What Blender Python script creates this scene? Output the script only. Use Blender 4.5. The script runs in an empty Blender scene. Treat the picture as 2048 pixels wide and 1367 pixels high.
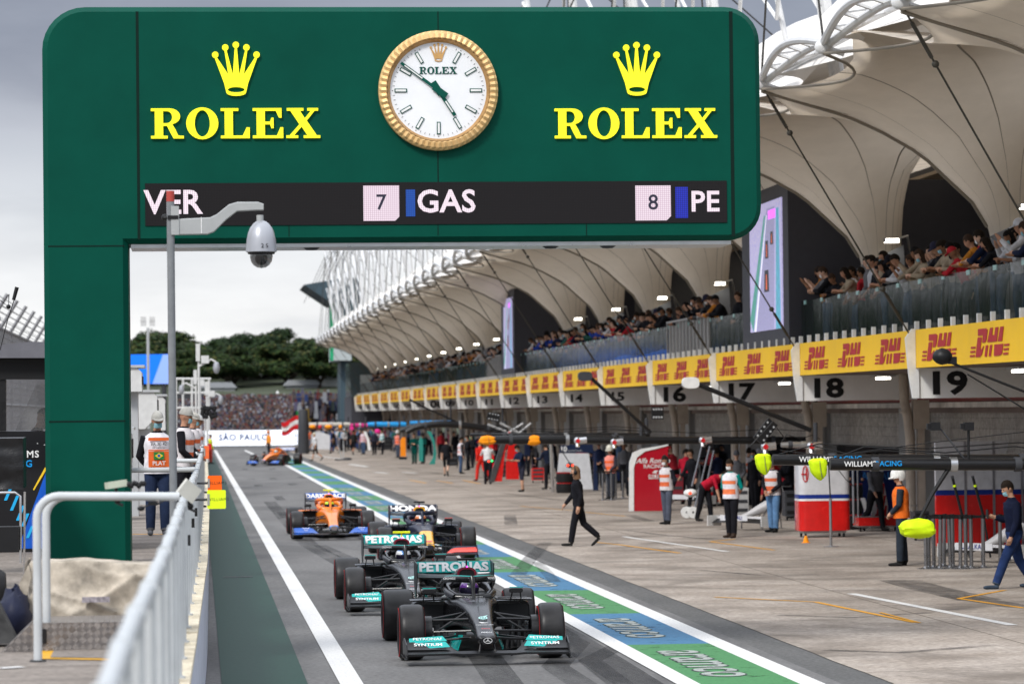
import bpy, bmesh, math, random
from math import sin, cos, pi, radians, sqrt, atan2
from mathutils import Vector, Matrix, noise
random.seed(7)
SC = bpy.context.scene
COL = SC.collection
# ---------------------------------------------------------------- camera
FPX = 7000.0                       # focal length in pixels of the 2048 px wide photograph
vY = Vector((388-1024, 683.5-829, -FPX)).normalized()
u0 = Vector((-0.009, 1, 0)); vZ = (u0 - vY*u0.dot(vY)).normalized()
vX = vY.cross(vZ)
R_wc = Matrix((vX, vY, vZ))        # rows: world axes in camera space -> cam-to-world
cam = bpy.data.cameras.new('camera'); camo = bpy.data.objects.new('camera', cam); COL.objects.link(camo)
camo.matrix_world = Matrix.Translation((0, 0, 3)) @ R_wc.to_4x4()
cam.sensor_width = 36; cam.lens = FPX/2048*36; cam.clip_start = 1; cam.clip_end = 5000
cam.dof.use_dof = True; cam.dof.focus_distance = 44; cam.dof.aperture_fstop = 3.2
SC.camera = camo
def pray(px, py):
    return R_wc @ Vector((px-1024, 683.5-py, -FPX))
def g(px, py, z=0.0):              # the point of the plane at height z seen at photo pixel px, py
    d = pray(px, py); t = (z-3)/d.z
    return Vector((d.x*t, d.y*t, z))
def at(px, py, Y):                 # the point at distance Y
    d = pray(px, py); t = Y/d.y
    return Vector((d.x*t, Y, 3+d.z*t))
# ---------------------------------------------------------------- world and sun
W = bpy.data.worlds.new('World'); SC.world = W; W.use_nodes = True
nt = W.node_tree; nt.nodes.clear()
def N(tree, typ, **kw):
    n = tree.nodes.new(typ)
    for k, v in kw.items():
        if k.startswith('i_'):
            n.inputs[int(k[2:]) if k[2:].isdigit() else k[2:].replace('_', ' ')].default_value = v
        else: setattr(n, k, v)
    return n
out = N(nt, 'ShaderNodeOutputWorld'); bg = N(nt, 'ShaderNodeBackground', i_1=1.0)
sky = N(nt, 'ShaderNodeTexSky', sky_type='NISHITA', sun_disc=False)
sky.sun_elevation = radians(42); sky.sun_rotation = radians(215)
tc = N(nt, 'ShaderNodeTexCoord'); mp = N(nt, 'ShaderNodeMapping'); mp.inputs['Scale'].default_value = (2.2, 2.2, 9.0)
nz = N(nt, 'ShaderNodeTexNoise', i_Scale=2.3, i_Detail=7.0, i_Roughness=0.55)
sep = N(nt, 'ShaderNodeSeparateXYZ')
rampz = N(nt, 'ShaderNodeValToRGB')
rampz.color_ramp.elements[0].position = 0.0; rampz.color_ramp.elements[0].color = (0.80, 0.82, 0.84, 1)
rampz.color_ramp.elements[1].position = 1.0; rampz.color_ramp.elements[1].color = (1.75, 1.83, 1.95, 1)
for p_, c_ in ((0.03, (0.88, 0.885, 0.89, 1)), (0.055, (0.82, 0.84, 0.87, 1)), (0.075, (0.60, 0.62, 0.68, 1)), (0.092, (0.34, 0.36, 0.43, 1)), (0.15, (0.34, 0.37, 0.44, 1)), (0.45, (1.35, 1.42, 1.55, 1))):
    e_ = rampz.color_ramp.elements.new(p_); e_.color = c_
add = N(nt, 'ShaderNodeMath', operation='MULTIPLY_ADD'); add.inputs[1].default_value = 0.11
rc = N(nt, 'ShaderNodeValToRGB'); rc.color_ramp.elements[0].color = (0.66, 0.68, 0.73, 1); rc.color_ramp.elements[1].color = (1.12, 1.11, 1.10, 1)
rc.color_ramp.elements[0].position = .35; rc.color_ramp.elements[1].position = .65
mul = N(nt, 'ShaderNodeMixRGB', blend_type='MULTIPLY', i_0=1.0)
skm = N(nt, 'ShaderNodeMixRGB', blend_type='MULTIPLY', i_0=1.0); skm.inputs[2].default_value = (0.1, 0.1, 0.1, 1)
mx = N(nt, 'ShaderNodeMixRGB', i_0=0.93)
L = nt.links.new
L(tc.outputs['Generated'], mp.inputs['Vector']); L(mp.outputs[0], nz.inputs['Vector'])
L(tc.outputs['Generated'], sep.inputs[0]); L(nz.outputs['Fac'], add.inputs[0])
off = N(nt, 'ShaderNodeMath', operation='SUBTRACT'); off.inputs[1].default_value = 0.057
L(sep.outputs['Z'], off.inputs[0]); L(off.outputs[0], add.inputs[2])
L(add.outputs[0], rampz.inputs[0]); L(nz.outputs['Fac'], rc.inputs[0])
L(rampz.outputs[0], mul.inputs[1]); L(rc.outputs[0], mul.inputs[2])
L(sky.outputs[0], skm.inputs[1]); L(skm.outputs[0], mx.inputs[1]); L(mul.outputs[0], mx.inputs[2])
L(mx.outputs[0], bg.inputs[0]); L(bg.outputs[0], out.inputs[0])
sun = bpy.data.lights.new('sun', 'SUN'); sun.energy = 2.4; sun.angle = radians(12); sun.color = (1, .97, .92)
suno = bpy.data.objects.new('sun', sun); COL.objects.link(suno)
suno.rotation_euler = (radians(48), 0, radians(-35))
SC.view_settings.view_transform = 'Standard'; SC.view_settings.look = 'None'; SC.view_settings.gamma = 1
SC.view_settings.exposure = 0.15
SC.render.engine = 'CYCLES'; SC.cycles.use_denoising = True
SC.cycles.max_bounces = 6; SC.cycles.diffuse_bounces = 3; SC.cycles.glossy_bounces = 3; SC.cycles.transparent_max_bounces = 16
SC.cycles.caustics_reflective = False; SC.cycles.caustics_refractive = False
# ---------------------------------------------------------------- materials
MATS = {}
def mat(name, col, rough=.55, metal=0.0, var=.10, scale=6.0, emit=0.0, bump=0.0, spec=None, coat=0.0, alpha=None, det=5.0):
    if name in MATS: return MATS[name]
    m = bpy.data.materials.new(name); m.use_nodes = True; t = m.node_tree; b = t.nodes['Principled BSDF']
    c = tuple(col)+(1,) if len(col) == 3 else tuple(col)
    b.inputs['Base Color'].default_value = c; b.inputs['Roughness'].default_value = rough; b.inputs['Metallic'].default_value = metal
    b.inputs['Specular IOR Level'].default_value = spec if spec is not None else (.16 if rough > .4 else .3)
    if coat: b.inputs['Coat Weight'].default_value = coat; b.inputs['Coat Roughness'].default_value = .08
    if var or bump:
        k = t.nodes.new('ShaderNodeTexCoord'); n = N(t, 'ShaderNodeTexNoise', i_Scale=scale, i_Detail=det, i_Roughness=.6)
        t.links.new(k.outputs['Object'], n.inputs['Vector'])
        if var:
            r = t.nodes.new('ShaderNodeValToRGB'); r.color_ramp.elements[0].position = .3; r.color_ramp.elements[1].position = .7
            r.color_ramp.elements[0].color = tuple(x*(1-var) for x in c[:3])+(1,); r.color_ramp.elements[1].color = tuple(min(1, x*(1+var)) for x in c[:3])+(1,)
            t.links.new(n.outputs['Fac'], r.inputs[0]); t.links.new(r.outputs[0], b.inputs['Base Color'])
            q = N(t, 'ShaderNodeMapRange', i_3=max(.03, rough-.08), i_4=min(1, rough+.08)); t.links.new(n.outputs['Fac'], q.inputs[0]); t.links.new(q.outputs[0], b.inputs['Roughness'])
        if bump:
            u = N(t, 'ShaderNodeBump', i_Strength=bump, i_Distance=.02); t.links.new(n.outputs['Fac'], u.inputs['Height']); t.links.new(u.outputs[0], b.inputs['Normal'])
    if emit: b.inputs['Emission Color'].default_value = c; b.inputs['Emission Strength'].default_value = emit
    if alpha is not None: b.inputs['Alpha'].default_value = alpha
    MATS[name] = m; return m
BLK = mat('black_plastic', (.008, .008, .009), .5, spec=.3); WHT = mat('white_paint', (.75, .75, .74), .4)
DGR = mat('dark_grey_paint', (.05, .052, .058), .55); MET = mat('brushed_metal', (.45, .46, .47), .3, .9)
RUB = mat('tyre_rubber', (.015, .0145, .015), .5, var=.25, scale=9, bump=.15); CARB = mat('carbon_black', (.007, .007, .008), .38, spec=.3, coat=.08, var=.3, scale=30)
RED = mat('red_paint', (.55, .015, .02), .35); YEL = mat('yellow_paint', (.85, .55, .03), .45); STEEL = mat('dark_steel', (.16, .16, .165), .3, .9)
LGR = mat('light_grey_paint', (.42, .43, .44), .4, var=.06)
# ---------------------------------------------------------------- mesh helpers
class MB:
    def __init__(s): s.v = []; s.f = []; s.fm = []; s.m = 0; s.X = None
    def pt(s, p):
        p = Vector(p)
        if s.X is not None: p = s.X @ p
        s.v.append(p); return len(s.v)-1
    def face(s, idx): s.f.append(tuple(idx)); s.fm.append(s.m)
    def poly(s, pts): s.face([s.pt(p) for p in pts]); return s
    def box(s, c, d, rz=0, taper=1.0):
        hx, hy, hz = d[0]/2, d[1]/2, d[2]/2; cz, sz = cos(rz), sin(rz); i = []
        for z in (-1, 1):
            k = taper if z > 0 else 1
            for x, y in ((-1, -1), (1, -1), (1, 1), (-1, 1)):
                a, b = x*hx*k, y*hy*k
                i.append(s.pt((c[0]+a*cz-b*sz, c[1]+a*sz+b*cz, c[2]+z*hz)))
        for q in ((0, 3, 2, 1), (4, 5, 6, 7), (0, 1, 5, 4), (1, 2, 6, 5), (2, 3, 7, 6), (3, 0, 4, 7)): s.face([i[k] for k in q])
        return s
    def b2(s, a, b): return s.box([(a[k]+b[k])/2 for k in range(3)], [abs(b[k]-a[k]) for k in range(3)])
    def tube(s, pts, r, n=8, cap=True, flat=1.0):
        pts = [Vector(p) for p in pts]; R = r if isinstance(r, (list, tuple)) else [r]*len(pts); rings = []
        pn = None
        for i, p in enumerate(pts):
            d = (pts[min(i+1, len(pts)-1)]-pts[max(i-1, 0)]).normalized()
            if pn is None:
                a = Vector((0, 0, 1)) if abs(d.z) < .9 else Vector((1, 0, 0)); pn = d.cross(a).normalized()
            else: pn = (pn-d*pn.dot(d)).normalized()
            q = d.cross(pn)
            rings.append([s.pt(p+(pn*cos(2*pi*k/n)+q*sin(2*pi*k/n)*flat)*R[i]) for k in range(n)])
        for a, b in zip(rings, rings[1:]):
            for k in range(n): s.face((a[k], a[(k+1) % n], b[(k+1) % n], b[k]))
        if cap: s.face(rings[0][::-1]); s.face(rings[-1])
        return s
    def loft(s, rings, cap=True, closed=True):
        R = [[s.pt(p) for p in r] for r in rings]; n = len(R[0])
        for a, b in zip(R, R[1:]):
            for k in range(n if closed else n-1): s.face((a[k], a[(k+1) % n], b[(k+1) % n], b[k]))
        if cap: s.face(R[0][::-1]); s.face(R[-1])
        return s
    def lathe(s, prof, c=(0, 0, 0), axis='z', n=20, mats=None):
        R = []
        for (r, h) in prof:
            ring = []
            for k in range(n):
                a = 2*pi*k/n; x, y = r*cos(a), r*sin(a)
                q = (x, y, h) if axis == 'z' else ((h, x, y) if axis == 'x' else (x, h, y))
                ring.append(s.pt((c[0]+q[0], c[1]+q[1], c[2]+q[2])))
            R.append(ring)
        for i, (a, b) in enumerate(zip(R, R[1:])):
            if mats: s.m = mats[i]
            for k in range(n): s.face((a[k], a[(k+1) % n], b[(k+1) % n], b[k]))
        return s
    def ball(s, c, r, n=10, m=7):
        rr = r if isinstance(r, (list, tuple)) else (r, r, r)
        R = [[(c[0]+rr[0]*sin(pi*j/m)*cos(2*pi*k/n), c[1]+rr[1]*sin(pi*j/m)*sin(2*pi*k/n), c[2]+rr[2]*cos(pi*j/m)) for k in range(n)] for j in range(m+1)]
        return s.loft(R, cap=False)
    def prism(s, poly, fn, t0, t1):     # poly 2D, fn(u, v, t) -> point
        a = [s.pt(fn(u, v, t0)) for u, v in poly]; b = [s.pt(fn(u, v, t1)) for u, v in poly]; n = len(poly)
        s.face(a[::-1]); s.face(b)
        for k in range(n): s.face((a[k], a[(k+1) % n], b[(k+1) % n], b[k]))
        return s
    def grid(s, fn, nu, nv):
        G = [[s.pt(fn(i/nu, j/nv)) for j in range(nv+1)] for i in range(nu+1)]
        for i in range(nu):
            for j in range(nv): s.face((G[i][j], G[i+1][j], G[i+1][j+1], G[i][j+1]))
        return s
    def build(s, name, mats, parent=None, smooth=False, loc=None, fix=True, angle=None):
        me = bpy.data.meshes.new(name); me.from_pydata([tuple(p) for p in s.v], [], s.f)
        mats = mats if isinstance(mats, (list, tuple)) else [mats]
        for m in mats: me.materials.append(m)
        me.polygons.foreach_set('material_index', [min(k, len(mats)-1) for k in s.fm])
        if fix:
            bm = bmesh.new(); bm.from_mesh(me)
            bmesh.ops.remove_doubles(bm, verts=bm.verts, dist=1e-5)
            bmesh.ops.recalc_face_normals(bm, faces=bm.faces); bm.to_mesh(me); bm.free()
        if smooth:
            me.polygons.foreach_set('use_smooth', [True]*len(me.polygons))
            try: me.set_sharp_from_angle(angle=radians(angle or 40))
            except Exception: pass
        me.update()
        o = bpy.data.objects.new(name, me); COL.objects.link(o)
        if parent is not None: o.parent = parent
        if loc is not None: o.location = loc
        return o
def tag(o, label=None, cat=None, group=None, kind=None):
    if label: o['label'] = label
    if cat: o['category'] = cat
    if group: o['group'] = group
    if kind: o['kind'] = kind
    return o
def thing(name, label, cat, loc=(0, 0, 0), rz=0, group=None):
    o = bpy.data.objects.new(name, None); COL.objects.link(o); o.empty_display_size = .2
    o.location = loc; o.rotation_euler = (0, 0, rz); return tag(o, label, cat, group)
def struct(name, mb, m, **k): return tag(mb.build(name, m, **k), kind='structure')
CH = {}
def reindex():
    CH.clear()
    for o in COL.objects:
        if o.parent: CH.setdefault(o.parent.name, []).append(o)
def dup(o, loc=None, rz=None, parent=None):
    c = o.copy(); COL.objects.link(c)
    if parent is not None: c.parent = parent
    if loc is not None: c.location = loc
    if rz is not None: c.rotation_euler = (0, 0, rz)
    for ch in CH.get(o.name, []): dup(ch, parent=c)
    return c
_tc = {}
def text(s, size, m, loc, rot=(pi/2, 0, 0), parent=None, name='lettering', bold=0.0, ext=0.0, align='CENTER', sx=1.0, sp=1.0, shear=0.0, mb=None):
    key = (s, bold, ext, align, sp, shear)
    if key not in _tc:
        cu = bpy.data.curves.new('t', 'FONT'); cu.body = s; cu.size = 1; cu.offset = bold; cu.extrude = ext; cu.align_x = align; cu.align_y = 'CENTER'
        cu.resolution_u = 3; cu.space_character = sp; cu.shear = shear
        o = bpy.data.objects.new('t', cu); COL.objects.link(o); dg = bpy.context.evaluated_depsgraph_get()
        me = bpy.data.meshes.new_from_object(o.evaluated_get(dg)); _tc[key] = me
        bpy.data.objects.remove(o); bpy.data.curves.remove(cu)
    me = _tc[key].copy(); me.name = name; me.materials.clear(); me.materials.append(m)
    me.transform(Matrix.Diagonal((size*sx, size, size, 1)))
    o = bpy.data.objects.new(name, me); COL.objects.link(o); o.location = loc; o.rotation_euler = rot
    if parent is not None: o.parent = parent
    return o
# ---------------------------------------------------------------- ground
def gmat(name, c1, c2, s1, fine, stretch=(1, 1, 1), rough=.85, dark=None, dscale=.3, bump=.25, joints=None, spots=None, dlo=.52):
    m = bpy.data.materials.new(name); m.use_nodes = True; t = m.node_tree; b = t.nodes['Principled BSDF']; l = t.links.new
    b.inputs['Roughness'].default_value = rough; b.inputs['Specular IOR Level'].default_value = .2
    k = t.nodes.new('ShaderNodeTexCoord'); mp = N(t, 'ShaderNodeMapping'); mp.inputs['Scale'].default_value = stretch; l(k.outputs['Object'], mp.inputs[0])
    n1 = N(t, 'ShaderNodeTexNoise', i_Scale=s1, i_Detail=8.0, i_Roughness=.65); l(mp.outputs[0], n1.inputs['Vector'])
    r = t.nodes.new('ShaderNodeValToRGB'); r.color_ramp.elements[0].position = .32; r.color_ramp.elements[1].position = .68
    r.color_ramp.elements[0].color = c1+(1,); r.color_ramp.elements[1].color = c2+(1,); l(n1.outputs['Fac'], r.inputs[0]); cur = r.outputs[0]
    n2 = N(t, 'ShaderNodeTexNoise', i_Scale=fine, i_Detail=3.0, i_Roughness=.7); l(k.outputs['Object'], n2.inputs['Vector'])
    r2 = t.nodes.new('ShaderNodeValToRGB'); r2.color_ramp.elements[0].position = .3; r2.color_ramp.elements[1].position = .7
    r2.color_ramp.elements[0].color = (.55, .55, .55, 1); r2.color_ramp.elements[1].color = (1.4, 1.4, 1.4, 1); l(n2.outputs['Fac'], r2.inputs[0])
    m1 = N(t, 'ShaderNodeMixRGB', blend_type='MULTIPLY', i_0=.8); l(cur, m1.inputs[1]); l(r2.outputs[0], m1.inputs[2]); cur = m1.outputs[0]
    if dark:
        n3 = N(t, 'ShaderNodeTexNoise', i_Scale=dscale, i_Detail=7.0, i_Roughness=.6, i_Distortion=.6); l(mp.outputs[0], n3.inputs['Vector'])
        q = N(t, 'ShaderNodeMapRange', i_1=dlo, i_2=.74); l(n3.outputs['Fac'], q.inputs[0])
        m2 = N(t, 'ShaderNodeMixRGB'); m2.inputs[2].default_value = dark+(1,); l(q.outputs[0], m2.inputs[0]); l(cur, m2.inputs[1]); cur = m2.outputs[0]
    if joints:
        br = N(t, 'ShaderNodeTexBrick', offset=0.0); br.inputs['Scale'].default_value = 1; br.inputs['Mortar Size'].default_value = .018; br.inputs['Mortar Smooth'].default_value = .3
        br.inputs['Brick Width'].default_value = joints[0]; br.inputs['Row Height'].default_value = joints[1]; l(k.outputs['Object'], br.inputs['Vector'])
        m3 = N(t, 'ShaderNodeMixRGB', blend_type='MULTIPLY'); m3.inputs[2].default_value = (.45, .43, .4, 1); l(br.outputs['Fac'], m3.inputs[0]); l(cur, m3.inputs[1]); cur = m3.outputs[0]
    l(cur, b.inputs['Base Color'])
    u = N(t, 'ShaderNodeBump', i_Strength=bump, i_Distance=.01); l(n2.outputs['Fac'], u.inputs['Height']); l(u.outputs[0], b.inputs['Normal'])
    return m
def paint(name, col, wear=.45, wscale=5.0, rough=.6, stretch=(1, 1, 1)):
    m = mat(name, col, rough, var=.0); t = m.node_tree; l = t.links.new; b = t.nodes['Principled BSDF']
    k = t.nodes.new('ShaderNodeTexCoord'); mp = N(t, 'ShaderNodeMapping'); mp.inputs['Scale'].default_value = stretch; l(k.outputs['Object'], mp.inputs[0])
    n = N(t, 'ShaderNodeTexNoise', i_Scale=wscale, i_Detail=9.0, i_Roughness=.75); l(mp.outputs[0], n.inputs['Vector'])
    n3 = N(t, 'ShaderNodeTexNoise', i_Scale=wscale*14, i_Detail=3.0); l(k.outputs['Object'], n3.inputs['Vector'])
    q = N(t, 'ShaderNodeMapRange', i_1=wear-.14, i_2=wear+.02, i_3=0.0, i_4=1.0); l(n.outputs['Fac'], q.inputs[0]); l(q.outputs[0], b.inputs['Alpha'])
    r = t.nodes.new('ShaderNodeValToRGB'); r.color_ramp.elements[0].position = .25; r.color_ramp.elements[1].position = .75
    r.color_ramp.elements[0].color = tuple(x*.72 for x in col)+(1,); r.color_ramp.elements[1].color = tuple(min(1, x*1.12) for x in col)+(1,)
    l(n3.outputs['Fac'], r.inputs[0]); l(r.outputs[0], b.inputs['Base Color']); return m
ASPH = gmat('asphalt', (.125, .122, .12), (.19, .186, .182), .35, 14.0, (1, .35, 1), dark=(.075, .074, .074), dscale=.30, dlo=.47)
ASPB = gmat('asphalt_border', (.09, .09, .088), (.125, .123, .12), .8, 16.0, (1, .4, 1))
CONC = gmat('apron_concrete', (.27, .225, .185), (.44, .385, .335), .8, 10.0, (.8, .8, 1), dark=(.12, .10, .082), dscale=.42, joints=(5.2, 6.54), rough=.8, dlo=.44)
PLAT = gmat('platform_concrete', (.17, .145, .125), (.27, .235, .205), 1.5, 14.0, (.5, 1.6, 1), dark=(.11, .095, .085), dscale=.7, joints=(3.1, 3.6))
GRAS = gmat('far_grass', (.05, .075, .03), (.10, .12, .05), .05, 2.0)
m_ = MB(); m_.poly([(-1500, -60, -.05), (1500, -60, -.05), (1500, 3000, -.05), (-1500, 3000, -.05)]); struct('ground', m_, GRAS, fix=False)
def strip(name, xa, xb, y0, y1, z, m, ny=1, jit=0):
    mb = MB(); mb.poly([(xa, y0, z), (xb, y0, z), (xb, y1, z), (xa, y1, z)]); return struct(name, mb, m, fix=False)
strip('track_asphalt', -40, 60, 1, 345, -.004, ASPB)
WX = [(1, -.135), (16, -.12), (20, -.08), (23.2, -.057), (27.7, -.007), (31.6, .03), (39, .10), (43, .14), (63, .245), (90, .36), (160, .55), (300, .8)]
def wx(y, T=WX):
    if y <= T[0][0]: return T[0][1]
    for (a, b), (c, d) in zip(T, T[1:]):
        if y <= c: return b+(d-b)*(y-a)/(c-a)
    return T[-1][1]
mb = MB(); ys = [1, 10]+[12+2*k for k in range(30)]+[80, 100, 130, 160, 200, 250, 300]
for a, b in zip(ys, ys[1:]): mb.poly([(wx(a), a, 0), (5.2, a, 0), (5.2, b, 0), (wx(b), b, 0)])
mb.poly([(5.2, 1, 0), (7.0, 1, 0), (7.0, 300, 0), (5.2, 300, 0)]); struct('pit_lane', mb, ASPH, fix=False)
random.seed(3); mb = MB()
n_ = 160
for k in range(n_):
    a, b = 1+k*2, 3+k*2
    e = lambda y: 7.54+.05*noise.noise((y*.35, 3, 0))+.02*noise.noise((y*1.7, 9, 0))
    mb.poly([(e(a), a, .004), (19, a, .004), (19, b, .004), (e(b), b, .004)])
struct('apron', mb, CONC, fix=False)
WPT = paint('worn_white_road_paint', (.72, .71, .69), .34, 3.0); GRT = paint('green_mat_paint', (.014, .052, .037), .32, 1.2, stretch=(1, .25, 1))
GRP = paint('green_road_paint', (.065, .235, .085), .42, 2.2); BLP = paint('blue_road_paint', (.055, .18, .32), .42, 2.2)
YLP = paint('orange_yellow_road_paint', (.72, .34, .03), .40, 3.5); GLP = paint('grey_white_road_lettering', (.38, .41, .38), .46, 4.0)
mb = MB(); mb.poly([(1.58, 1, .012), (1.84, 1, .012), (1.84, 296, .012), (1.60, 296, .012)]); struct('white_line', mb, WPT, fix=False)
for xa, xb in ((5.22, 5.47), (6.53, 6.80)): strip('white_line', xa, xb, 1, 250, .012, WPT)
m_ = MB(); m_.poly([(4.3, 252, .012), (4.55, 252, .012), (4.3, 292, .012), (4.1, 292, .012)]); struct('white_line', m_, WPT, fix=False)
mb = MB()
for a, b in zip(ys, ys[1:]):
    if b > 260: break
    mb.poly([(.27+.0012*(min(a, 100)-30), a, .008), (1.22+.0012*(min(a, 160)-30), a, .008), (1.22+.0012*(min(b, 160)-30), b, .008), (.27+.0012*(min(b, 100)-30), b, .008)])
struct('green_verge', mb, GRT, fix=False)
DKM = paint('dark_rubber_marks', (.045, .045, .047), .47, 1.1, .7, (1, .12, 1))
for n_ in DKM.node_tree.nodes:
    if n_.type == 'MAP_RANGE': n_.inputs[1].default_value = .32; n_.inputs[2].default_value = .72; n_.inputs[4].default_value = .66
def ribbon(pts, w, z, m, name='tyre_mark'):
    mb = MB(); P = [Vector(p) for p in pts]; L_, R_ = [], []
    for i, p in enumerate(P):
        d = (P[min(i+1, len(P)-1)]-P[max(0, i-1)]).normalized(); q = Vector((-d.y, d.x, 0))*w/2
        L_.append((p.x+q.x, p.y+q.y, z)); R_.append((p.x-q.x, p.y-q.y, z))
    for i in range(len(P)-1): mb.poly([R_[i], R_[i+1], L_[i+1], L_[i]])
    return struct(name, mb, m, fix=False)
# panels of the sponsor strip
P0, PP = 44.4, 6.86
gm_, bm_ = MB(), MB()
for k in range(-6, 30):
    y0 = P0+k*PP; (bm_ if k % 2 == 0 else gm_).poly([(5.47, y0, .012), (6.53, y0, .012), (6.53, y0+PP, .012), (5.47, y0+PP, .012)])
struct('green_strip_panels', gm_, GRP, fix=False); struct('blue_strip_panels', bm_, BLP, fix=False)
OLM = mat('lettering_outline_dark', (.05, .07, .06), .7)
for k in range(-6, 14):
    for q, (dz, bo, mm) in enumerate(((.015, .035, OLM), (.018, .012, GLP))):
        if q == 0 and k > 3: continue
        o = text('aramco', 1.02, mm, (6.0+.0, P0+(k+.5)*PP, dz), (0, 0, -pi/2), name='road_lettering', bold=bo, sx=1.42); tag(o, kind='structure')
# darker tyre tracks
random.seed(5)
ribbon([(3.0, 12, 0), (3.1, 30, 0), (3.6, 45, 0), (3.2, 62, 0), (2.6, 80, 0), (2.55, 120, 0)], .42, .003, DKM)
ribbon([(4.6, 10, 0), (4.75, 30, 0), (4.9, 46, 0), (4.7, 70, 0), (3.7, 95, 0)], .55, .003, DKM)
ribbon([(4.3, 20, 0), (4.2, 41, 0), (4.9, 45, 0), (4.95, 52, 0)], .34, .005, DKM)
ribbon([g(1036, 1150), g(1060, 1118), g(1092, 1085)], .30, .021, DKM); ribbon([g(1110, 1165), g(1075, 1125)], .22, .022, DKM)
ribbon([g(1240, 1290), g(1180, 1320), g(1240, 1367)], .3, .006, DKM)
for (x, y) in ((548, 958), (605, 955), (490, 939), (546, 938), (503, 959), (518, 972), (588, 970), (563, 1000), (575, 1035)):
    p = g(x, y); ribbon([p, p+Vector((0, 6 if y > 990 else 3.5, 0))], .34, .007, DKM, 'asphalt_patch')
for a, b, w in (((640, 1090), (705, 1120), .3), ((650, 1080), (610, 1040), .25)): ribbon([g(*a), g(*b)], w, .006, DKM)
def pline(pts, w, m, z=.010, name='box_marking'):
    return ribbon([g(*p) for p in pts], w, z, m, name)
pline([(1430, 1194), (1632, 1204), (1830, 1245)], .09, YLP); pline([(1840, 1246), (1760, 1225)], .05, YLP, .013)
pline([(1703, 1187), (2025, 1250)], .16, WPT); pline([(1247, 1073), (1455, 1103)], .14, WPT)
pline([(1170, 1024), (1250, 1032)], .09, YLP); pline([(1190, 1084), (1245, 1090), (1360, 1106)], .10, YLP); pline([(1250, 1092), (1345, 1101)], .16, DKM, .008)
pline([(1470, 1078), (1420, 1083), (1548, 1100)], .10, YLP); pline([(2048, 1216), (1918, 1197), (2010, 1180)], .10, YLP)
pline([(820, 960), (853, 966)], .12, YLP); pline([(873, 961), (905, 966)], .12, YLP); pline([(925, 960), (960, 967)], .12, YLP); pline([(1160, 1022), (1040, 1012)], .08, YLP)
pline([(620, 910), (690, 918)], .25, WPT); pline([(700, 928), (735, 933)], .3, WPT); pline([(750, 944), (775, 946)], .3, WPT); pline([(806, 944), (832, 946)], .3, WPT)
pline([(1797, 1160), (1850, 1175), (1960, 1200)], .7, DKM, .009); pline([(1260, 1030), (1300, 1042)], .3, DKM, .009); pline([(1020, 1030), (1022, 1050)], .35, DKM, .009)
pline([(1600, 1120), (1700, 1121)], .12, DKM, .009)
pline([(1250, 1060), (1330, 1070), (1420, 1078)], .18, DKM, .009); pline([(1400, 1140), (1520, 1150), (1640, 1149)], .16, DKM, .009); pline([(1560, 1230), (1700, 1235), (1860, 1225)], .2, DKM, .009); pline([(1650, 1300), (1800, 1305), (1990, 1290)], .25, DKM, .009)
pline([(1900, 1190), (2048, 1215)], .5, DKM, .0095); pline([(1000, 985), (1120, 1000), (1200, 1001)], .2, DKM, .009); pline([(800, 935), (900, 950), (1000, 958)], .3, DKM, .009)
# drain grate on the green verge
mb = MB(); p = g(475, 1154)
for k in range(22): mb.box((p.x-.26+k*.025, p.y, .012), (.012, .5, .006))
tag(mb.build('drain_grate', BLK), 'slotted black drain grate in the green verge', 'drain')
# ---------------------------------------------------------------- pit wall and platform
ZP = 1.22
mb = MB(); mb.poly([(-60, 1, ZP), (-.13, 1, ZP), (-.13, 20, ZP), (-60, 20, ZP)])
ys2 = [20]+[y for y in ys if y > 20]
for a, b in zip(ys2, ys2[1:]): mb.poly([(-60, a, ZP), (wx(a)-.12, a, ZP), (wx(b)-.12, b, ZP), (-60, b, ZP)])
struct('platform', mb, PLAT, fix=False)
WALLF = mat('whitewashed_wall', (.50, .52, .60), .7, var=.18, scale=3.0, bump=.4); CRM = gmat('cream_coping', (.50, .44, .32), (.66, .59, .46), 3.0, 20.0, dark=(.25, .20, .13), dscale=1.2, rough=.75)
pw = thing('pit_wall', 'low whitewashed pit wall with cream coping between platform and lane', 'wall', (0, 0, 0))
a_ = MB(); b_ = MB()
for i, (y0, y1) in enumerate(zip(ys, ys[1:])):
    x0, x1 = wx(y0), wx(y1)
    a_.poly([(x0-.004, y0, 0), (x1-.004, y1, 0), (x1-.004, y1, ZP-.02), (x0-.004, y0, ZP-.02)])
    for (p, q, r, s) in (((x0+.012, y0, ZP-.03), (x1+.012, y1, ZP-.03), (x1+.012, y1, ZP+.015), (x0+.012, y0, ZP+.015)), ((x0+.012, y0, ZP+.015), (x1+.012, y1, ZP+.015), (x1-.20, y1, ZP+.015), (x0-.20, y0, ZP+.015)), ((x0-.20, y0, ZP+.015), (x1-.20, y1, ZP+.015), (x1-.20, y1, ZP-.02), (x0-.20, y0, ZP-.02)), ((x0+.012, y0, ZP-.03), (x0-.004, y0, ZP-.03), (x1-.004, y1, ZP-.03), (x1+.012, y1, ZP-.03))): b_.poly([p, q, r, s])
a_.build('wall_face', WALLF, pw, fix=False); b_.build('coping', CRM, pw, fix=False)
RX = [(6, -.25), (10, -.228), (11.75, -.222), (15.5, -.18), (20, -.145), (27.3, -.105), (32.8, -.065), (43, 0.02), (63, .12), (90, .23), (160, .42)]
RAILM = mat('grey_rail_paint', (.50, .52, .53), .42, var=.08, scale=4)
gr = thing('guard_rail', 'long grey tubular guard rail standing on the pit wall', 'railing', (0, 0, 0))
mb = MB(); yy = [7+1.85*k for k in range(80)]
mb.tube([(wx(y, RX), y, 2.29+.006*sin(y*2)) for y in yy], .033, 10)
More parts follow.
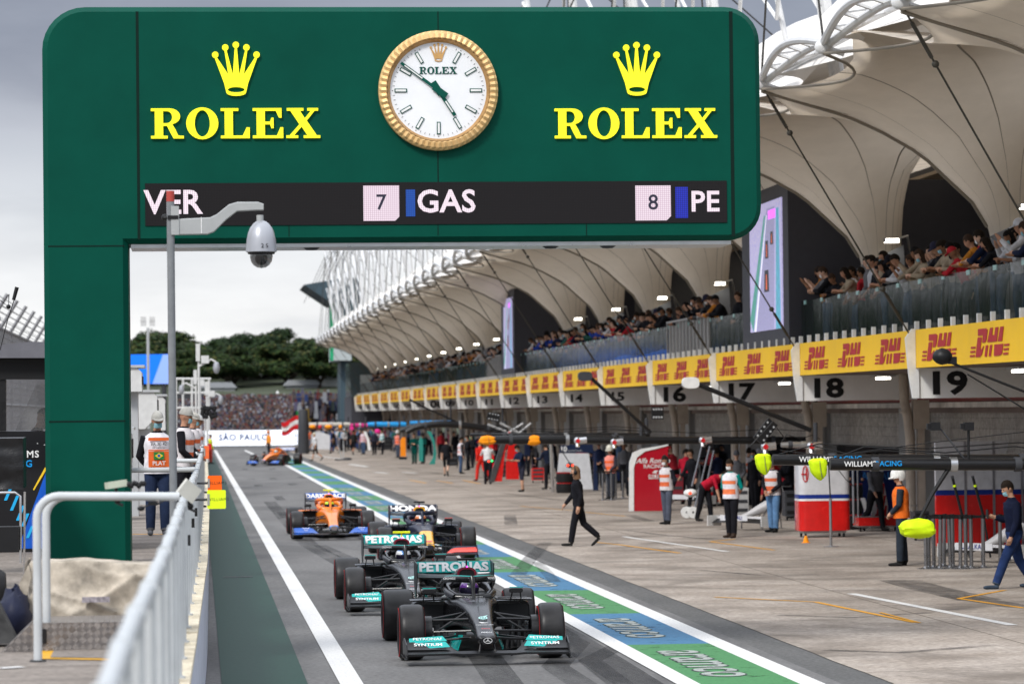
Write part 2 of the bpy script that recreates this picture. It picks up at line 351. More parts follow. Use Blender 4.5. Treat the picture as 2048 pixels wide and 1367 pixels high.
for y in yy[:30]: mb.tube([(wx(y, RX), y-.07, 2.29), (wx(y, RX), y+.07, 2.29)], .041, 10)
mb.build('top_rail', RAILM, gr, smooth=True)
for y in yy:
    mb = MB(); x = wx(y, RX); mb.tube([(x-.0, y, ZP+.01), (x, y, 2.29)], .032, 10); mb.tube([(x, y, ZP+.012), (x, y, ZP+.03)], .055, 10); mb.build('post', RAILM, gr, smooth=True)
mb = MB()
for y in (29.5, 38.0, 34.2): mb.box((wx(y, RX)+.035, y, 1.95), (.03, .05, .09))
mb.build('bracket', BLK, gr)
# hand rail loops at the gate
def loop_rail(Y, px0, label):
    x0 = at(px0, 1200, Y).x; z1 = at(px0, 992, Y).z; x1 = wx(Y, RX)
    r = .16; P = [(x0, Y, ZP)]+[(x0+r-r*cos(a), Y, z1-r+r*sin(a)) for a in [k*pi/12 for k in range(7)]]+[(x1-.01, Y+.05, z1-.015)]
    t = thing('hand_rail', label, 'railing', (0, 0, 0), group='hand rails at the gate')
    m = MB(); m.tube(P, .031, 12); m.build('tube', RAILM, t, smooth=True); m = MB(); m.tube([(x0, Y, ZP), (x0, Y, ZP+.012)], .06, 12); m.build('foot_plate', DGR, t)
loop_rail(25.7, 75, 'grey bent hand rail nearest the camera beside the metal step')
loop_rail(26.9, 93, 'grey bent hand rail just behind the nearest one by the metal step')
for y, nm in ((47, 'beside the masked marshal'), (56, 'behind the masked marshal'), (66, 'far along the marshals'), (78, 'farthest down the pit wall')):
    m = MB(); x1 = wx(y, RX); z1 = 2.27; w_ = 1.15 if y < 50 else .5; m.tube([(x1-w_, y, ZP), (x1-w_, y, z1-.12), (x1-w_+.12, y, z1), (x1, y, z1)], .035, 10)
    tag(m.build('hand_rail', RAILM, smooth=True), 'short white cross rail joining the guard rail '+nm, 'railing', 'cross rails on the pit wall')
# yellow framed pad
mb = MB(); q = [g(*p, z=ZP+.006) for p in ((76, 1316), (236, 1319), (262, 1294), (90, 1291))]; c = sum(q, Vector())/4
mb.poly(q); struct('gate_pad', mb, YLP if 0 else mat('gate_pad_yellow', (.62, .33, .03), .6, var=.15), fix=False)
mb = MB(); mb.poly([(p-c)*.82+c+Vector((.03, 0, .004)) for p in q]); struct('gate_pad_infill', mb, PLAT, fix=False)
pline_ = ribbon([g(0, 1337, ZP), g(45, 1334, ZP)], .1, ZP+.008, WPT); ribbon([g(262, 1068, ZP), g(330, 1068, ZP)], .12, ZP+.006, YLP)
# ---------------------------------------------------------------- diamond plate step and tarpaulin
def plate_mat():
    m = mat('diamond_plate', (.30, .27, .25), .38, .85, var=.12, scale=8); t = m.node_tree; b = t.nodes['Principled BSDF']; l = t.links.new
    k = t.nodes.new('ShaderNodeTexCoord'); hs = []
    for r in (pi/4, -pi/4):
        mp = N(t, 'ShaderNodeMapping'); mp.inputs['Rotation'].default_value = (0, r, 0); mp.inputs['Scale'].default_value = (1, 1, 1); l(k.outputs['Object'], mp.inputs[0])
        w = N(t, 'ShaderNodeTexWave', i_Scale=22.0); l(mp.outputs[0], w.inputs['Vector']); hs.append(w)
    ck = N(t, 'ShaderNodeTexChecker', i_Scale=26.0); mpc = N(t, 'ShaderNodeMapping'); mpc.inputs['Rotation'].default_value = (0, pi/4, 0); mpc.inputs['Scale'].default_value = (1, .001, 1); l(k.outputs['Object'], mpc.inputs[0]); l(mpc.outputs[0], ck.inputs['Vector'])
    mx = N(t, 'ShaderNodeMixRGB'); l(ck.outputs['Fac'], mx.inputs[0]); l(hs[0].outputs['Fac'], mx.inputs[1]); l(hs[1].outputs['Fac'], mx.inputs[2])
    u = N(t, 'ShaderNodeBump', i_Strength=.9, i_Distance=.01); l(mx.outputs[0], u.inputs['Height']); l(u.outputs[0], b.inputs['Normal']); return m
DPL = plate_mat()
st = thing('metal_step', 'grey diamond plate step with a sloped left end before the tarpaulin', 'step', (-.8, 27.2, ZP))
mb = MB(); xa, xb = at(62, 1290, 26.8).x, -.2
mb.prism([(xa, 0), (xb, 0), (xb, .215), (xa, .215)], lambda u, v, t: (u+.8, t-27.2, v), 26.8, 27.7); mb.build('tread', DPL, st)
mb = MB(); mb.prism([(xa-.225, 0), (xa-.002, 0), (xa-.002, .212)], lambda u, v, t: (u+.8, t-27.2, v), 26.8, 27.7); mb.build('ramp', DPL, st)
mb = MB(); mb.box((xa+.10+.8, -.404, .115), (.035, .006, .11)); mb.build('slot', BLK, st)
TRP = mat('dirty_canvas', (.40, .35, .285), .9, var=.5, scale=5, det=10, bump=.3)
tp = thing('covered_equipment', 'low equipment stack under a dirty beige canvas cover', 'cover', (-.85, 28.7, ZP))
L_, R_ = at(62, 1200, 28.6).x+.85, -.3+.85
def tarp(u, v):
    # v 0..1 front bottom -> front top -> back ; u along x
    x = L_+(R_-L_)*u; sag = .02*sin(u*5)+.012*noise.noise((u*6, 1, 0))
    H = .60+sag
    if v < .6: s = v/.6; y = -.45+.10*s; z = H*s
    else: s = (v-.6)/.4; y = -.35+.8*s; z = H+.02*sin(s*pi)-.03*s
    fv = v/.6 if v < .6 else 1; am = sin(pi*min(1, fv*.92+.06)) if v < .6 else .12
    w = am*(.075*(1-abs(sin(x*2.6+fv*2.3+.6*noise.noise((x*1.5, v*2, 0)))))**1.6+.055*(1-abs(sin(x*3.4-fv*3.1+1.2)))**2.2+.035*(1-abs(sin(x*1.3+fv*6+2*noise.noise((x, v, 3)))))**3+.02*noise.noise((x*9, v*9, 2)))
    return (x, y-w*(1.1 if v < .6 else .2), max(.01, z+w*.5*(0 if v < .05 else 1)))
mb = MB(); mb.grid(tarp, 90, 60); tc_ = mb.build('cover', TRP, tp, smooth=True, angle=80)
mb = MB()
def side(u, v):
    x = L_-.02-.12*(1-v)*(1-abs(u-.5))-.03*noise.noise((u*5, v*4, 2)); return (x, -.45+.9*u, .6*v+.02)
mb.grid(side, 20, 20); mb.poly([(L_, -.46, .60), (L_-.16, -.47, .28), (L_-.19, -.47, .20), (L_-.05, -.5, .18), (L_+.02, -.49, .5)]); mb.build('cover_flap', TRP, tp, smooth=True)
mb = MB(); mb.box(((L_+R_)/2+.02, -.525, .315), (.22, .006, .045)); mb.build('printed_label', [mat('faded_label', (.30, .27, .29), .7, var=.5, scale=30)], tp)
# ---------------------------------------------------------------- signal boards over the wall
def board(px, py, w, h, Y, m, txt, label, dk=BLK):
    p = at(px, py, Y); k = Y/FPX; t = thing('signal_board', label, 'sign', p, group='boards hung on the pit wall')
    q = MB(); W_, H_ = w*k/2, h*k/2; r = .012; P = []
    for cx, cz, a0 in ((W_-r, H_-r, 0), (-W_+r, H_-r, 90), (-W_+r, -H_+r, 180), (W_-r, -H_+r, 270)): P += [(cx+r*cos(radians(a0+a)), cz+r*sin(radians(a0+a))) for a in (0, 30, 60, 90)]
    q.prism(P, lambda u, v, t_: (u, t_, v), -.008, .008); q.build('panel', m, t)
    q = MB(); q.box((-W_+.012, -.0115, 0), (.022, .006, H_*1.2)); q.build('hinge_strip', mat('grey_strip', (.3, .3, .28), .5), t)
    if txt: text(txt, .036*Y/30, dk, (W_*.18, -.010, 0), parent=t, sx=.95, sp=1.25)
    q = MB(); q.tube([(-W_, .02, 0), (-W_-.12, .03, 0)], .012, 8); q.build('handle', DGR, t)
board(433, 998, 37, 37, 33, mat('fluorescent_yellow', (.72, .90, .02), .45, var=.03), 'WILLIAMS', 'fluorescent yellow square board hung over the lane side of the pit wall')
board(429.5, 965.5, 28, 30, 40, mat('fluorescent_orange', (.90, .13, .01), .45, var=.03), 'WILLIAMS', 'fluorescent orange square board just beyond the yellow one on the wall')
board(413, 904, 10, 26, 62, mat('board_red_orange', (.85, .16, .05), .5), '', 'small orange white and blue board far along the pit wall')
board(419, 893, 8, 12, 66, RED, '', 'small red board farthest along the pit wall')
# boxes clamped to the rail
def clamp_box(px, py, s, Y, tilt, m, label, rz=.3):
    p = at(px, py, Y); t = thing('clamp_light', label, 'lamp', p); q = MB(); q.X = Matrix.Rotation(tilt, 4, 'Y') @ Matrix.Rotation(rz, 4, 'Z')
    q.box((0, 0, 0), s); q.build('housing', m, t); q = MB(); q.tube([(0, .02, -.02), (.0, .05, -.14), (.05, .03, -.16)], .012, 8); q.ball((.01, .05, -.12), .025); q.build('clamp', BLK, t, smooth=True)
clamp_box(378, 981, (.15, .05, .13), 27.3, radians(38), mat('putty_grey', (.55, .54, .49), .5), 'pale grey tilted square lamp box clamped to the guard rail')
clamp_box(232, 968, (.15, .10, .05), 26.8, radians(-8), mat('putty_green', (.46, .50, .40), .5), 'small pale green lamp box with black clamp on the hand rail')
mb = MB(); p = at(282, 1016, 26.5); mb.tube([at(282, 1016, 26.5), at(300, 1008, 26.5), at(318, 1006, 26.5), at(340, 994, 26.6)], .006, 6); mb.ball(p, (.028, .02, .02)); mb.box(at(306, 1006, 26.5), (.07, .03, .03))
tag(mb.build('microphone', BLK, smooth=True), 'small black microphone on a bent arm below the hand rail', 'microphone')
mb = MB()
for k in range(7): mb.ball(at(258+k*5, 968+3*sin(k*2), 26.7), (.018, .015, .022))
tag(mb.build('cable_clip', BLK, smooth=True), 'black cable clips bunched on the hand rail beside the green lamp box', 'clip')
# ---------------------------------------------------------------- clock gantry
YG = 41.0
KG = lambda px: at(px, 250, YG).x
ZT = at(800, 13, YG).z; ZB = at(800, 484, YG).z
XL, XM, XR = KG(85), at(258, 700, YG).x, KG(1522)
def gpan(px, py): p = at(px, py, YG); return (p.x, p.z)
GRN = mat('deep_green_enamel', (.0, .062, .041), .5, var=.10, scale=1.3, spec=.09); GRND = mat('seam_dark', (.0, .012, .008), .6)
gt = thing('clock_gantry', 'large green gantry spanning the pit lane with a gold clock and lit yellow lettering', 'gantry', (0, YG, 0))
def rounded(cs, inset):
    P = []; n = len(cs)
    for i, (x, z, r, sx_, sz_) in enumerate(cs):   # sx_, sz_: inward direction
        cx, cz = x+sx_*r, z+sz_*r; rr = max(r-inset, 0) if r else 0
        if not r: P.append((x+sx_*inset, z+sz_*inset)); continue
        a0 = atan2(-sz_, -sx_)
        a = [a0+(k/8-.5)*pi/2 for k in range(9)]
        if (sx_*sz_ > 0): pass
        P += [(cx+rr*cos(t), cz+rr*sin(t)) for t in a]
    return P
r1 = .44
cs = [(XM, ZB, 0, -1, 1), (XR, ZB, .40, -1, 1), (XR, ZT, .42, -1, -1), (XL, ZT, .5, 1, -1), (XL, ZP, 0, 1, 0), (XM, ZP, 0, -1, 0)]
outer = rounded(cs, 0); inner = rounded(cs, .062)
f_ = MB(); f_.loft([[(x, 0, z) for x, z in inner], [(x, .075, z) for x, z in outer], [(x, 1.05, z) for x, z in outer], [(x, 1.12, z) for x, z in inner]])
f_.build('frame', GRN, gt, angle=20)
def seam(a, b, w=.009):
    (x0, z0), (x1, z1) = gpan(*a), gpan(*b)
    MB().b2((min(x0, x1)-w/2, -.003, min(z0, z1)-w/2), (max(x0, x1)+w/2, .02, max(z0, z1)+w/2)).build('panel_seam', GRND, gt)
seam((276, 24), (276, 478)); seam((876, 24), (876, 62)); seam((876, 303), (876, 367)); seam((1464, 24), (1464, 472)); seam((578, 447), (578, 472)); seam((1173, 447), (1173, 470)); seam((876, 447), (876, 470)); seam((97, 492), (248, 492)); seam((99, 842), (250, 842))
(sx0, sz1), (sx1, sz0) = gpan(290, 367), gpan(1454, 445)
LEDM = bpy.data.materials.new('led_panel'); LEDM.use_nodes = True; t = LEDM.node_tree; b = t.nodes['Principled BSDF']; b.inputs['Roughness'].default_value = .6; b.inputs['Specular IOR Level'].default_value = .08
k = t.nodes.new('ShaderNodeTexCoord'); v = N(t, 'ShaderNodeTexVoronoi', i_Scale=55.0, i_Randomness=0.0); t.links.new(k.outputs['Object'], v.inputs['Vector'])
r = t.nodes.new('ShaderNodeValToRGB'); r.color_ramp.elements[0].color = (.040, .034, .035, 1); r.color_ramp.elements[1].color = (.014, .013, .014, 1); r.color_ramp.elements[1].position = .5; t.links.new(v.outputs['Distance'], r.inputs[0]); t.links.new(r.outputs[0], b.inputs['Base Color'])
mb = MB(); mb.b2((sx0, -.012, sz0), (sx1, .03, sz1)); led = mb.build('led_display', LEDM, gt)
def ledmat(name, c1, c2, em):
    m = bpy.data.materials.new(name); m.use_nodes = True; t = m.node_tree; b = t.nodes['Principled BSDF']; b.inputs['Roughness'].default_value = .6; b.inputs['Specular IOR Level'].default_value = .1
    k = t.nodes.new('ShaderNodeTexCoord'); v = N(t, 'ShaderNodeTexVoronoi', i_Scale=42.0, i_Randomness=0.0); t.links.new(k.outputs['Object'], v.inputs['Vector'])
    r = t.nodes.new('ShaderNodeValToRGB'); r.color_ramp.elements[0].color = c1+(1,); r.color_ramp.elements[1].color = c2+(1,); r.color_ramp.elements[0].position = .25; r.color_ramp.elements[1].position = .62
    t.links.new(v.outputs['Distance'], r.inputs[0]); t.links.new(r.outputs[0], b.inputs['Emission Color']); b.inputs['Base Color'].default_value = (.02, .02, .02, 1); b.inputs['Emission Strength'].default_value = em; return m
LW = ledmat('led_white_pink', (1.0, .90, .97), (.62, .46, .56), 1.0); LB = ledmat('led_blue', (.01, .16, .75), (.0, .04, .3), .8); LB2 = ledmat('led_blue_deep', (.02, .04, .85), (.0, .01, .3), .8)
sc_ = YG/FPX
def ledtxt(s, px, py, hpx, bold=.02, al='LEFT', m=LW, sp=1.0): x, z = gpan(px, py); return text(s, hpx*sc_*1.62, m, (x, -.016, z), parent=led, align=al, bold=bold, sp=sp, name='display_text')
ledtxt('VER', 289, 407, 41); ledtxt('GAS', 833, 405, 39, sp=1.02); ledtxt('PE', 1380, 405, 36, sp=1.05)
for (x0, x1, y0, y1, m) in ((727, 798, 371, 442, 0), (1271, 1341, 371, 441, 0), (812, 830, 379, 433, 1), (1351, 1375, 374, 436, 2)):
    (a, zb), (c, zt) = gpan(x0, y1), gpan(x1, y0); mb = MB()
    cut = .05 if m == 0 else .001; mb.prism([(a, zb), (c-cut, zb), (c, zb+cut), (c, zt), (a, zt)], lambda u, v, t: (u, t, v), -.016, -.010).build('display_block', [LW, LB, LB2][m], led)
NUM = mat('led_dark_digit', (.03, .03, .05), .6)
for s, px in (('7', 762), ('8', 1306)): x, z = gpan(px, 406); text(s, 27*sc_*1.6, NUM, (x, -.019, z), parent=led, bold=.012, name='display_text')
mb = MB(); (x0, z0), (x1, z1) = gpan(260, 487), gpan(1474, 479); zz = ZB
mb.b2((XM+.03, .10, zz-.045), (XR-.36, 1.0, zz-.002)); mb.build('underside_trim', MET, gt)
for px in (625, 1107, 1222): x, _ = gpan(px, 480); MB().lathe([(.0, -.03), (.06, -.025), (.10, .0)], (x, .35, zz-.045), n=14).build('underside_lamp', DGR, gt)
YLIT = mat('lit_yellow_letter', (.95, .88, .02), .4, emit=.30, var=.0); GOLD = mat('gold', (.80, .53, .24), .36, .35, var=.06); GOLDP = mat('gold_print', (.55, .32, .12), .5); DGN = mat('dial_green', (.0, .07, .05), .45)
def O_(cx, cy, rx, ry, n=28): return [(cx+rx*cos(2*pi*k/n), cy+ry*sin(2*pi*k/n)) for k in range(n)]
GLY = {'L': (.92, [[(0, 0), (0, .09), (.12, .09), (.12, .91), (0, .91), (0, 1), (.55, 1), (.55, .91), (.38, .91), (.38, .09), (.68, .09), (.80, .36), (.90, .36), (.90, 0)]]),
 'E': (.97, [[(0, 0), (0, .09), (.12, .09), (.12, .91), (0, .91), (0, 1), (.90, 1), (.90, .68), (.82, .68), (.72, .91), (.38, .91), (.38, .55), (.54, .55), (.58, .68), (.65, .68), (.65, .33), (.58, .33), (.54, .46), (.38, .46), (.38, .09), (.75, .09), (.86, .36), (.95, .36), (.95, 0)]]),
 'X': (1.08, [[(0, 0), (0, .09), (.10, .09), (.41, .46), (.13, .91), (.02, .91), (.02, 1), (.54, 1), (.54, .91), (.43, .91), (.58, .66), (.77, .91), (.66, .91), (.66, 1), (1.0, 1), (1.0, .91), (.89, .91), (.64, .58), (.95, .09), (1.06, .09), (1.06, 0), (.54, 0), (.54, .09), (.66, .09), (.48, .38), (.24, .09), (.37, .09), (.37, 0)]])}
def ringprism(mb, o, i, fn, t0, t1):
    n = len(o); A = [[mb.pt(fn(u, v, t)) for u, v in q] for q in (o, i) for t in (t0, t1)]
    for a, b in ((A[0], A[2]), (A[2], A[3]), (A[3], A[1]), (A[1], A[0])):
        for k in range(n): mb.face((a[k], a[(k+1) % n], b[(k+1) % n], b[k]))
def rolex(mb, cx, cz, W_, H_, fn_, t0, t1):
    pen = 0; U = []; fn = fn_
    tot = 1.02+1.05+.92+.97+1.06+.30*1; g_ = .075; s = W_/tot; ox = cx-W_/2; hz = cz-H_/2
    F = lambda dx: (lambda u, v, t: fn(ox+(dx+u)*s, hz+v*H_, t))
    # R: stem with bowl and leg, keyhole polygon
    bowl = [(.12, .91), (0, .91), (0, 1), (.58, 1)]+[(.58+.33*cos(a), .735+.265*sin(a)) for a in [pi/2-k*pi/10 for k in range(1, 9)]]+[(.66, .475), (.76, .30), (.84, .11), (.90, .09), (1.02, .09), (1.02, 0), (.70, 0), (.60, .20), (.50, .42), (.38, .42), (.38, .09), (.52, .09), (.52, 0), (0, 0), (0, .09), (.12, .09)]
    hole = [(.38, .91), (.50, .91)]+[(.50+.16*cos(a), .71+.20*sin(a)) for a in [pi/2-k*pi/8 for k in range(1, 8)]]+[(.50, .51), (.38, .51)]
    P = bowl[:]; P = P[:0]+bowl
    key = P+[(.12, .70)]+[hole[-1]][:0]
    mb.prism(bowl[:1]+bowl[1:]+[(.12, .7), (.3799, .7)]+[(.3799, .51)]+hole[::-1][1:-1]+[(.38, .91), (.38, .7002), (.12, .7002)], F(0), t0, t1)
    d = 1.02+g_; ringprism(mb, O_(.5, .5, .50, .53), O_(.5, .5, .235, .44), F(d), t0, t1); d += 1.0+g_
    for c in 'LEX':
        w, polys = GLY[c]
        for p in polys: mb.prism(p, F(d), t0, t1)
        d += w+g_
def crown(mb, cx, cz, W_, H_, t0, t1):
    tips = [(-.42, .76), (-.215, .90), (0, .95), (.215, .90), (.42, .76)]
    P = [(-.20, .07), (-.245, .25)]
    vall = [(-.16, .42), (-.065, .42), (.065, .42), (.16, .42)]
    for i, (x, z) in enumerate(tips):
        P += [(x-.022, z), (x+.022, z)]
        if i < 4: P.append(vall[i])
    P += [(.245, .25), (.20, .07)]
    P += [(.20*cos(a), .07-.065*sin(a)) for a in [k*pi/8 for k in range(1, 8)]]
    fn = lambda u, v, t: (cx+u*W_, t, cz+(v-.5)*H_)
    # base ellipse hole cut by a keyhole
    H = [(.17*cos(a), .125+.052*sin(a)) for a in [-pi/2+2*pi*k/20 for k in range(20)]]
    n = len(P)-4
    P2 = P[:-4]+[(.0005, .006)]+[(.0005, .074)]+H[1:]+[(-.0005, .074), (-.0005, .006)]+P[-3:]
    mb.prism(P2, fn, t0, t1)
    for x, z in tips: mb.prism(O_(x, z+.035, .066*1.0, .066*W_/H_*1.0, 18), fn, t0-.002, t1+.002)
for px, wpx, cpx in ((473, 340, 472), (1273, 333, 1273)):
    mb = MB(); x, z = gpan(px, 247); rolex(mb, x, z, wpx*sc_, 60*sc_, lambda u, v, t: (u, t, v), -.035, .002); mb.build('lettering', YLIT, gt)
    mb = MB(); x, z = gpan(cpx, 141); crown(mb, x, z, 98*sc_, 104*sc_, -.035, .002); mb.build('crown_emblem', YLIT, gt)
# clock
cx, cz = gpan(876, 182); RC = 120.5*sc_
ck = thing('clock', None, None, (0, 0, 0)); ck.parent = gt
for key_ in list(ck.keys()): del ck[key_]
mb = MB(); NB = 60; R0, R1 = [], []
prof = [(1.0, -.02), (.995, -.075), (.95, -.105), (.875, -.12), (.845, -.10)]
rings = []
for (rr, yy_) in prof:
    ring = []
    for k in range(NB*2):
        a = 2*pi*k/(NB*2); dd = (.0 if k % 2 else .022)*(1 if .85 < rr < .96 else .3); ring.append((cx+rr*RC*cos(a), yy_-dd, cz+rr*RC*sin(a)))
    rings.append(ring)
mb.loft(rings, cap=False); mb.build('bezel', GOLD, ck, fix=True)
mb = MB(); mb.lathe([(.85*RC, -.12), (.80*RC, -.05)], (cx, 0, cz), 'y', 64); mb.lathe([(1.0*RC, -.03), (1.0*RC, .02)], (cx, 0, cz), 'y', 64); mb.build('inner_rim', mat('gold_dark', (.50, .28, .10), .4, .5), ck, smooth=True)
mb = MB(); mb.lathe([(0.001, -.055), (.815*RC, -.055)], (cx, 0, cz), 'y', 64); mb.build('dial', mat('dial_white', (.80, .81, .83), .35, var=.03), ck)
mb = MB(); r_ = RC/.1205*.0001*10
u_ = RC/120.5
def bar(mb, a, r0, r1, w, y0=-.066, y1=-.058):
    ca, sa = sin(a), cos(a)
    mb.prism([(-w/2, r0), (w/2, r0), (w/2, r1), (-w/2, r1)], lambda u, v, t: (cx+v*ca+u*sa, t, cz+v*sa-u*ca), y0, y1)
TKD = mat('tick_dark', (.12, .12, .12), .5)
for k in range(60):
    a = 2*pi*k/60
    if k == 0: continue
    if k % 5 == 0:
        mk = MB(); bar(mk, a, 63*u_, 88*u_, 7.5*u_); mk.m = 1; bar(mk, a, 65*u_, 86*u_, 4.2*u_, -.069, -.0665); mk.build('hour_marker', [DGN, WHT], ck); tk = MB(); tk.prism(O_(cx+92*u_*sin(a), cz+92*u_*cos(a), 1.1*u_, 1.1*u_, 8), lambda u, v, t: (u, t, v), -.06, -.057); tk.build('minute_mark', TKD, ck)
    elif 3 < k < 57: tk = MB(); bar(tk, a, 88*u_, 92*u_, .7*u_, -.060, -.057); tk.build('minute_mark', TKD, ck)

mb = MB(); ah, am = radians(147), radians(-53.5)
bar(mb, am, -20*u_, 93*u_, 6*u_, -.084, -.078); bar(mb, am, -20*u_, 12*u_, 13*u_, -.0845, -.0775); mb.build('minute_hand', DGN, ck)
mb = MB(); bar(mb, ah, -20*u_, 60*u_, 7*u_, -.076, -.071); bar(mb, ah, -20*u_, 10*u_, 13*u_, -.0765, -.0705); mb.build('hour_hand', DGN, ck)
mb = MB(); bar(mb, am, 40*u_, 84*u_, 2.4*u_, -.087, -.085); bar(mb, ah, 26*u_, 52*u_, 3*u_, -.0785, -.0772); mb.build('hand_inlays', WHT, ck)
mb = MB(); x, z = gpan(876, 142); rolex(mb, x, z, 76*sc_, 14*sc_, lambda u, v, t: (u, t, v), -.064, -.056); mb.build('dial_lettering', DGN, ck)
mb = MB(); x, z = gpan(876, 107); crown(mb, x, z, 36*sc_, 36*sc_, -.064, -.056); mb.build('dial_crown', GOLDP, ck)
# ---------------------------------------------------------------- camera pole
YP = 33.0; kp = YP/FPX
def pp(px, py, dy=0): return at(px, py, YP+dy)
cp = thing('camera_pole', 'tall grey pole with a red cap carrying a domed surveillance camera', 'camera', (0, 0, 0))
POLE = mat('grey_pole_paint', (.19, .20, .21), .45, var=.10, scale=14); ARM = mat('arm_grey', (.36, .37, .37), .42, var=.06)
b0 = Vector((pp(346, 1000).x+.005, YP, ZP)); b1 = pp(345, 384); b1.x = b0.x-.005
mb = MB(); mb.tube([b0, b1], .036, 16, flat=1); mb.build('pole', POLE, cp, smooth=True)
mb = MB(); mb.tube([b1-Vector((0, 0, .09)), b1+Vector((0, 0, .01))], .0375, 16); mb.build('red_cap', mat('faded_red', (.38, .06, .05), .6), cp, smooth=True)
mb = MB(); mb.box(pp(350, 441), (.075, .09, .27)); mb.build('mount_plate', ARM, cp)
top = [(357, 438), (420, 435), (433, 429), (458, 409), (475, 404), (516, 404), (527, 408)]; bot = [(357, 470), (415, 469), (428, 464), (452, 440), (474, 423), (512, 421), (527, 421)]
mb = MB()
rings = []
for a, b in zip(top, bot):
    A, B = pp(*a), pp(*b); rings.append([A+Vector((0, -.035, -.008)), A+Vector((0, -.025, 0)), A+Vector((0, .025, 0)), A+Vector((0, .035, -.008)), B+Vector((0, .035, .008)), B+Vector((0, .025, 0)), B+Vector((0, -.025, 0)), B+Vector((0, -.035, .008))])
mb.loft(rings); mb.build('arm', ARM, cp, smooth=True, angle=30)
c = pp(520, 430); mb = MB(); mb.lathe([(.033, 0), (.033, -.085)], c, n=16); mb.build('neck', ARM, cp, smooth=True)
SIL = mat('silver_camera_paint', (.38, .39, .42), .3, .3, var=.04)
mb = MB(); c = Vector((pp(522, 440).x, YP, pp(522, 443).z))
mb.lathe([(0.02, .01), (.05, .0), (.075, -.02), (.105, -.06), (.125, -.11), (.136, -.165), (.142, -.235), (.146, -.285), (.13, -.29)], c, n=32); mb.build('camera_housing', SIL, cp, smooth=True, angle=60)
mb = MB(); mb.lathe([(.13, -.288), (.126, -.305), (.10, -.31)], c, n=32); mb.build('collar', BLK, cp, smooth=True)
GLS = bpy.data.materials.new('smoked_glass'); GLS.use_nodes = True; q = GLS.node_tree.nodes['Principled BSDF']; q.inputs['Base Color'].default_value = (.02, .02, .022, 1); q.inputs['Roughness'].default_value = .04; q.inputs['Alpha'].default_value = .72; q.inputs['Coat Weight'].default_value = 1
mb = MB(); mb.lathe([(.105, -.30), (.107, -.33), (.098, -.375), (.075, -.41), (.04, -.432), (.002, -.438)], c, n=32); mb.build('dome', GLS, cp, smooth=True)
mb = MB(); mb.ball(c+Vector((0, 0, -.35)), .06, 16, 10); mb.build('lens_unit', BLK, cp, smooth=True)
text('2 5', .055, BLK, c+Vector((.03, -.147, -.235)), parent=cp, bold=.01)
mb = MB(); mb.tube([pp(327, 436), pp(360, 435)], .02, 8); mb.box(pp(346, 435), (.10, .10, .035)); mb.ball(pp(330, 435, .03), .035); mb.build('strap', BLK, cp)
mb = MB(); mb.box(pp(403, 451), (.008, .078, .15)); mb.build('cable_tie', WHT, cp)
# ---------------------------------------------------------------- racing cars
def sring(y, cx, cz, hw, hh, e=3.0, n=24):
    P = []
    for k in range(n):
        a = 2*pi*k/n; c, s = cos(a), sin(a)
        P.append((cx+hw*math.copysign(abs(c)**(2/e), c), y, cz+hh*math.copysign(abs(s)**(2/e), s)))
    return P
def carmat(name, col, rough=.22, metal=.0): return mat(name, col, rough, metal, var=.05, scale=12, coat=.22)
STR = mat('tyre_stripe_red', (.45, .015, .015), .6, var=.35, scale=30); RIM = mat('wheel_rim_black', (.015, .015, .016), .35, .5); TREAD = mat('tyre_tread', (.018, .017, .0175), .42, var=.5, scale=4.5, bump=.25, spec=.3)
def make_tyre(w):
    pr = [(.165, -w/2+.03), (.20, -w/2+.008), (.255, -w/2-.004), (.295, -w/2+.002), (.318, -w/2+.018), (.331, -w/2+.045), (.335, -w/4), (.336, 0), (.335, w/4), (.331, w/2-.045), (.318, w/2-.018), (.295, w/2-.002), (.255, w/2+.004), (.20, w/2-.008), (.165, w/2-.03)]
    mb = MB(); mb.lathe(pr, (0, 0, 0), 'x', 56, mats=[0]*4+[1]*6+[0]*4); return mb
def helmet_driver(label, M_, hc, hc2, suit, rz):
    t = thing('person', label, 'person', M_ @ Vector((0, 1.75, .30)), rz)
    body = MB(); body.loft([sring(-.02, 0, .16, .20, .10), sring(.05, 0, .22, .21, .10), sring(.14, 0, .24, .20, .10)]); body.tube([(0, .05, .3), (0, .03, .42)], .06)
    for s in (1, -1): body.tube([(s*.19, .05, .26), (s*.23, -.18, .18), (s*.12, -.42, .22)], [.06, .05, .035])
    o = body.build('body', suit); rem(o, .02); o.parent = t
    mb = MB(); mb.ball((0, -.01, .455), (.125, .15, .135), 20, 14)
    h = mb.build('helmet', [hc, hc2], t, smooth=True)
    for p in h.data.polygons:
        c = p.center
        if c.z > .53 or (abs(c.x) < .03 and c.y < 0 and c.z > .49): p.material_index = 1
    mb = MB(); mb.grid(lambda u, v: ((.128)*sin((u-.5)*2.3), -.01-.153*cos((u-.5)*2.3), .415+.07*v), 12, 2); mb.build('visor', mat('visor_dark', (.02, .018, .04), .08, .3, var=0), t, smooth=True)
    return t
def rem(o, vs, smooth=True):
    md = o.modifiers.new('r', 'REMESH'); md.mode = 'VOXEL'; md.voxel_size = vs; md.use_smooth_shade = smooth
    dg = bpy.context.evaluated_depsgraph_get(); dg.update()
    me = bpy.data.meshes.new_from_object(o.evaluated_get(dg)); me.name = o.data.name
    old = o.data; o.modifiers.clear(); o.data = me
    if not len(me.materials):
        for m in old.materials: me.materials.append(m)
    bpy.data.meshes.remove(old); return o
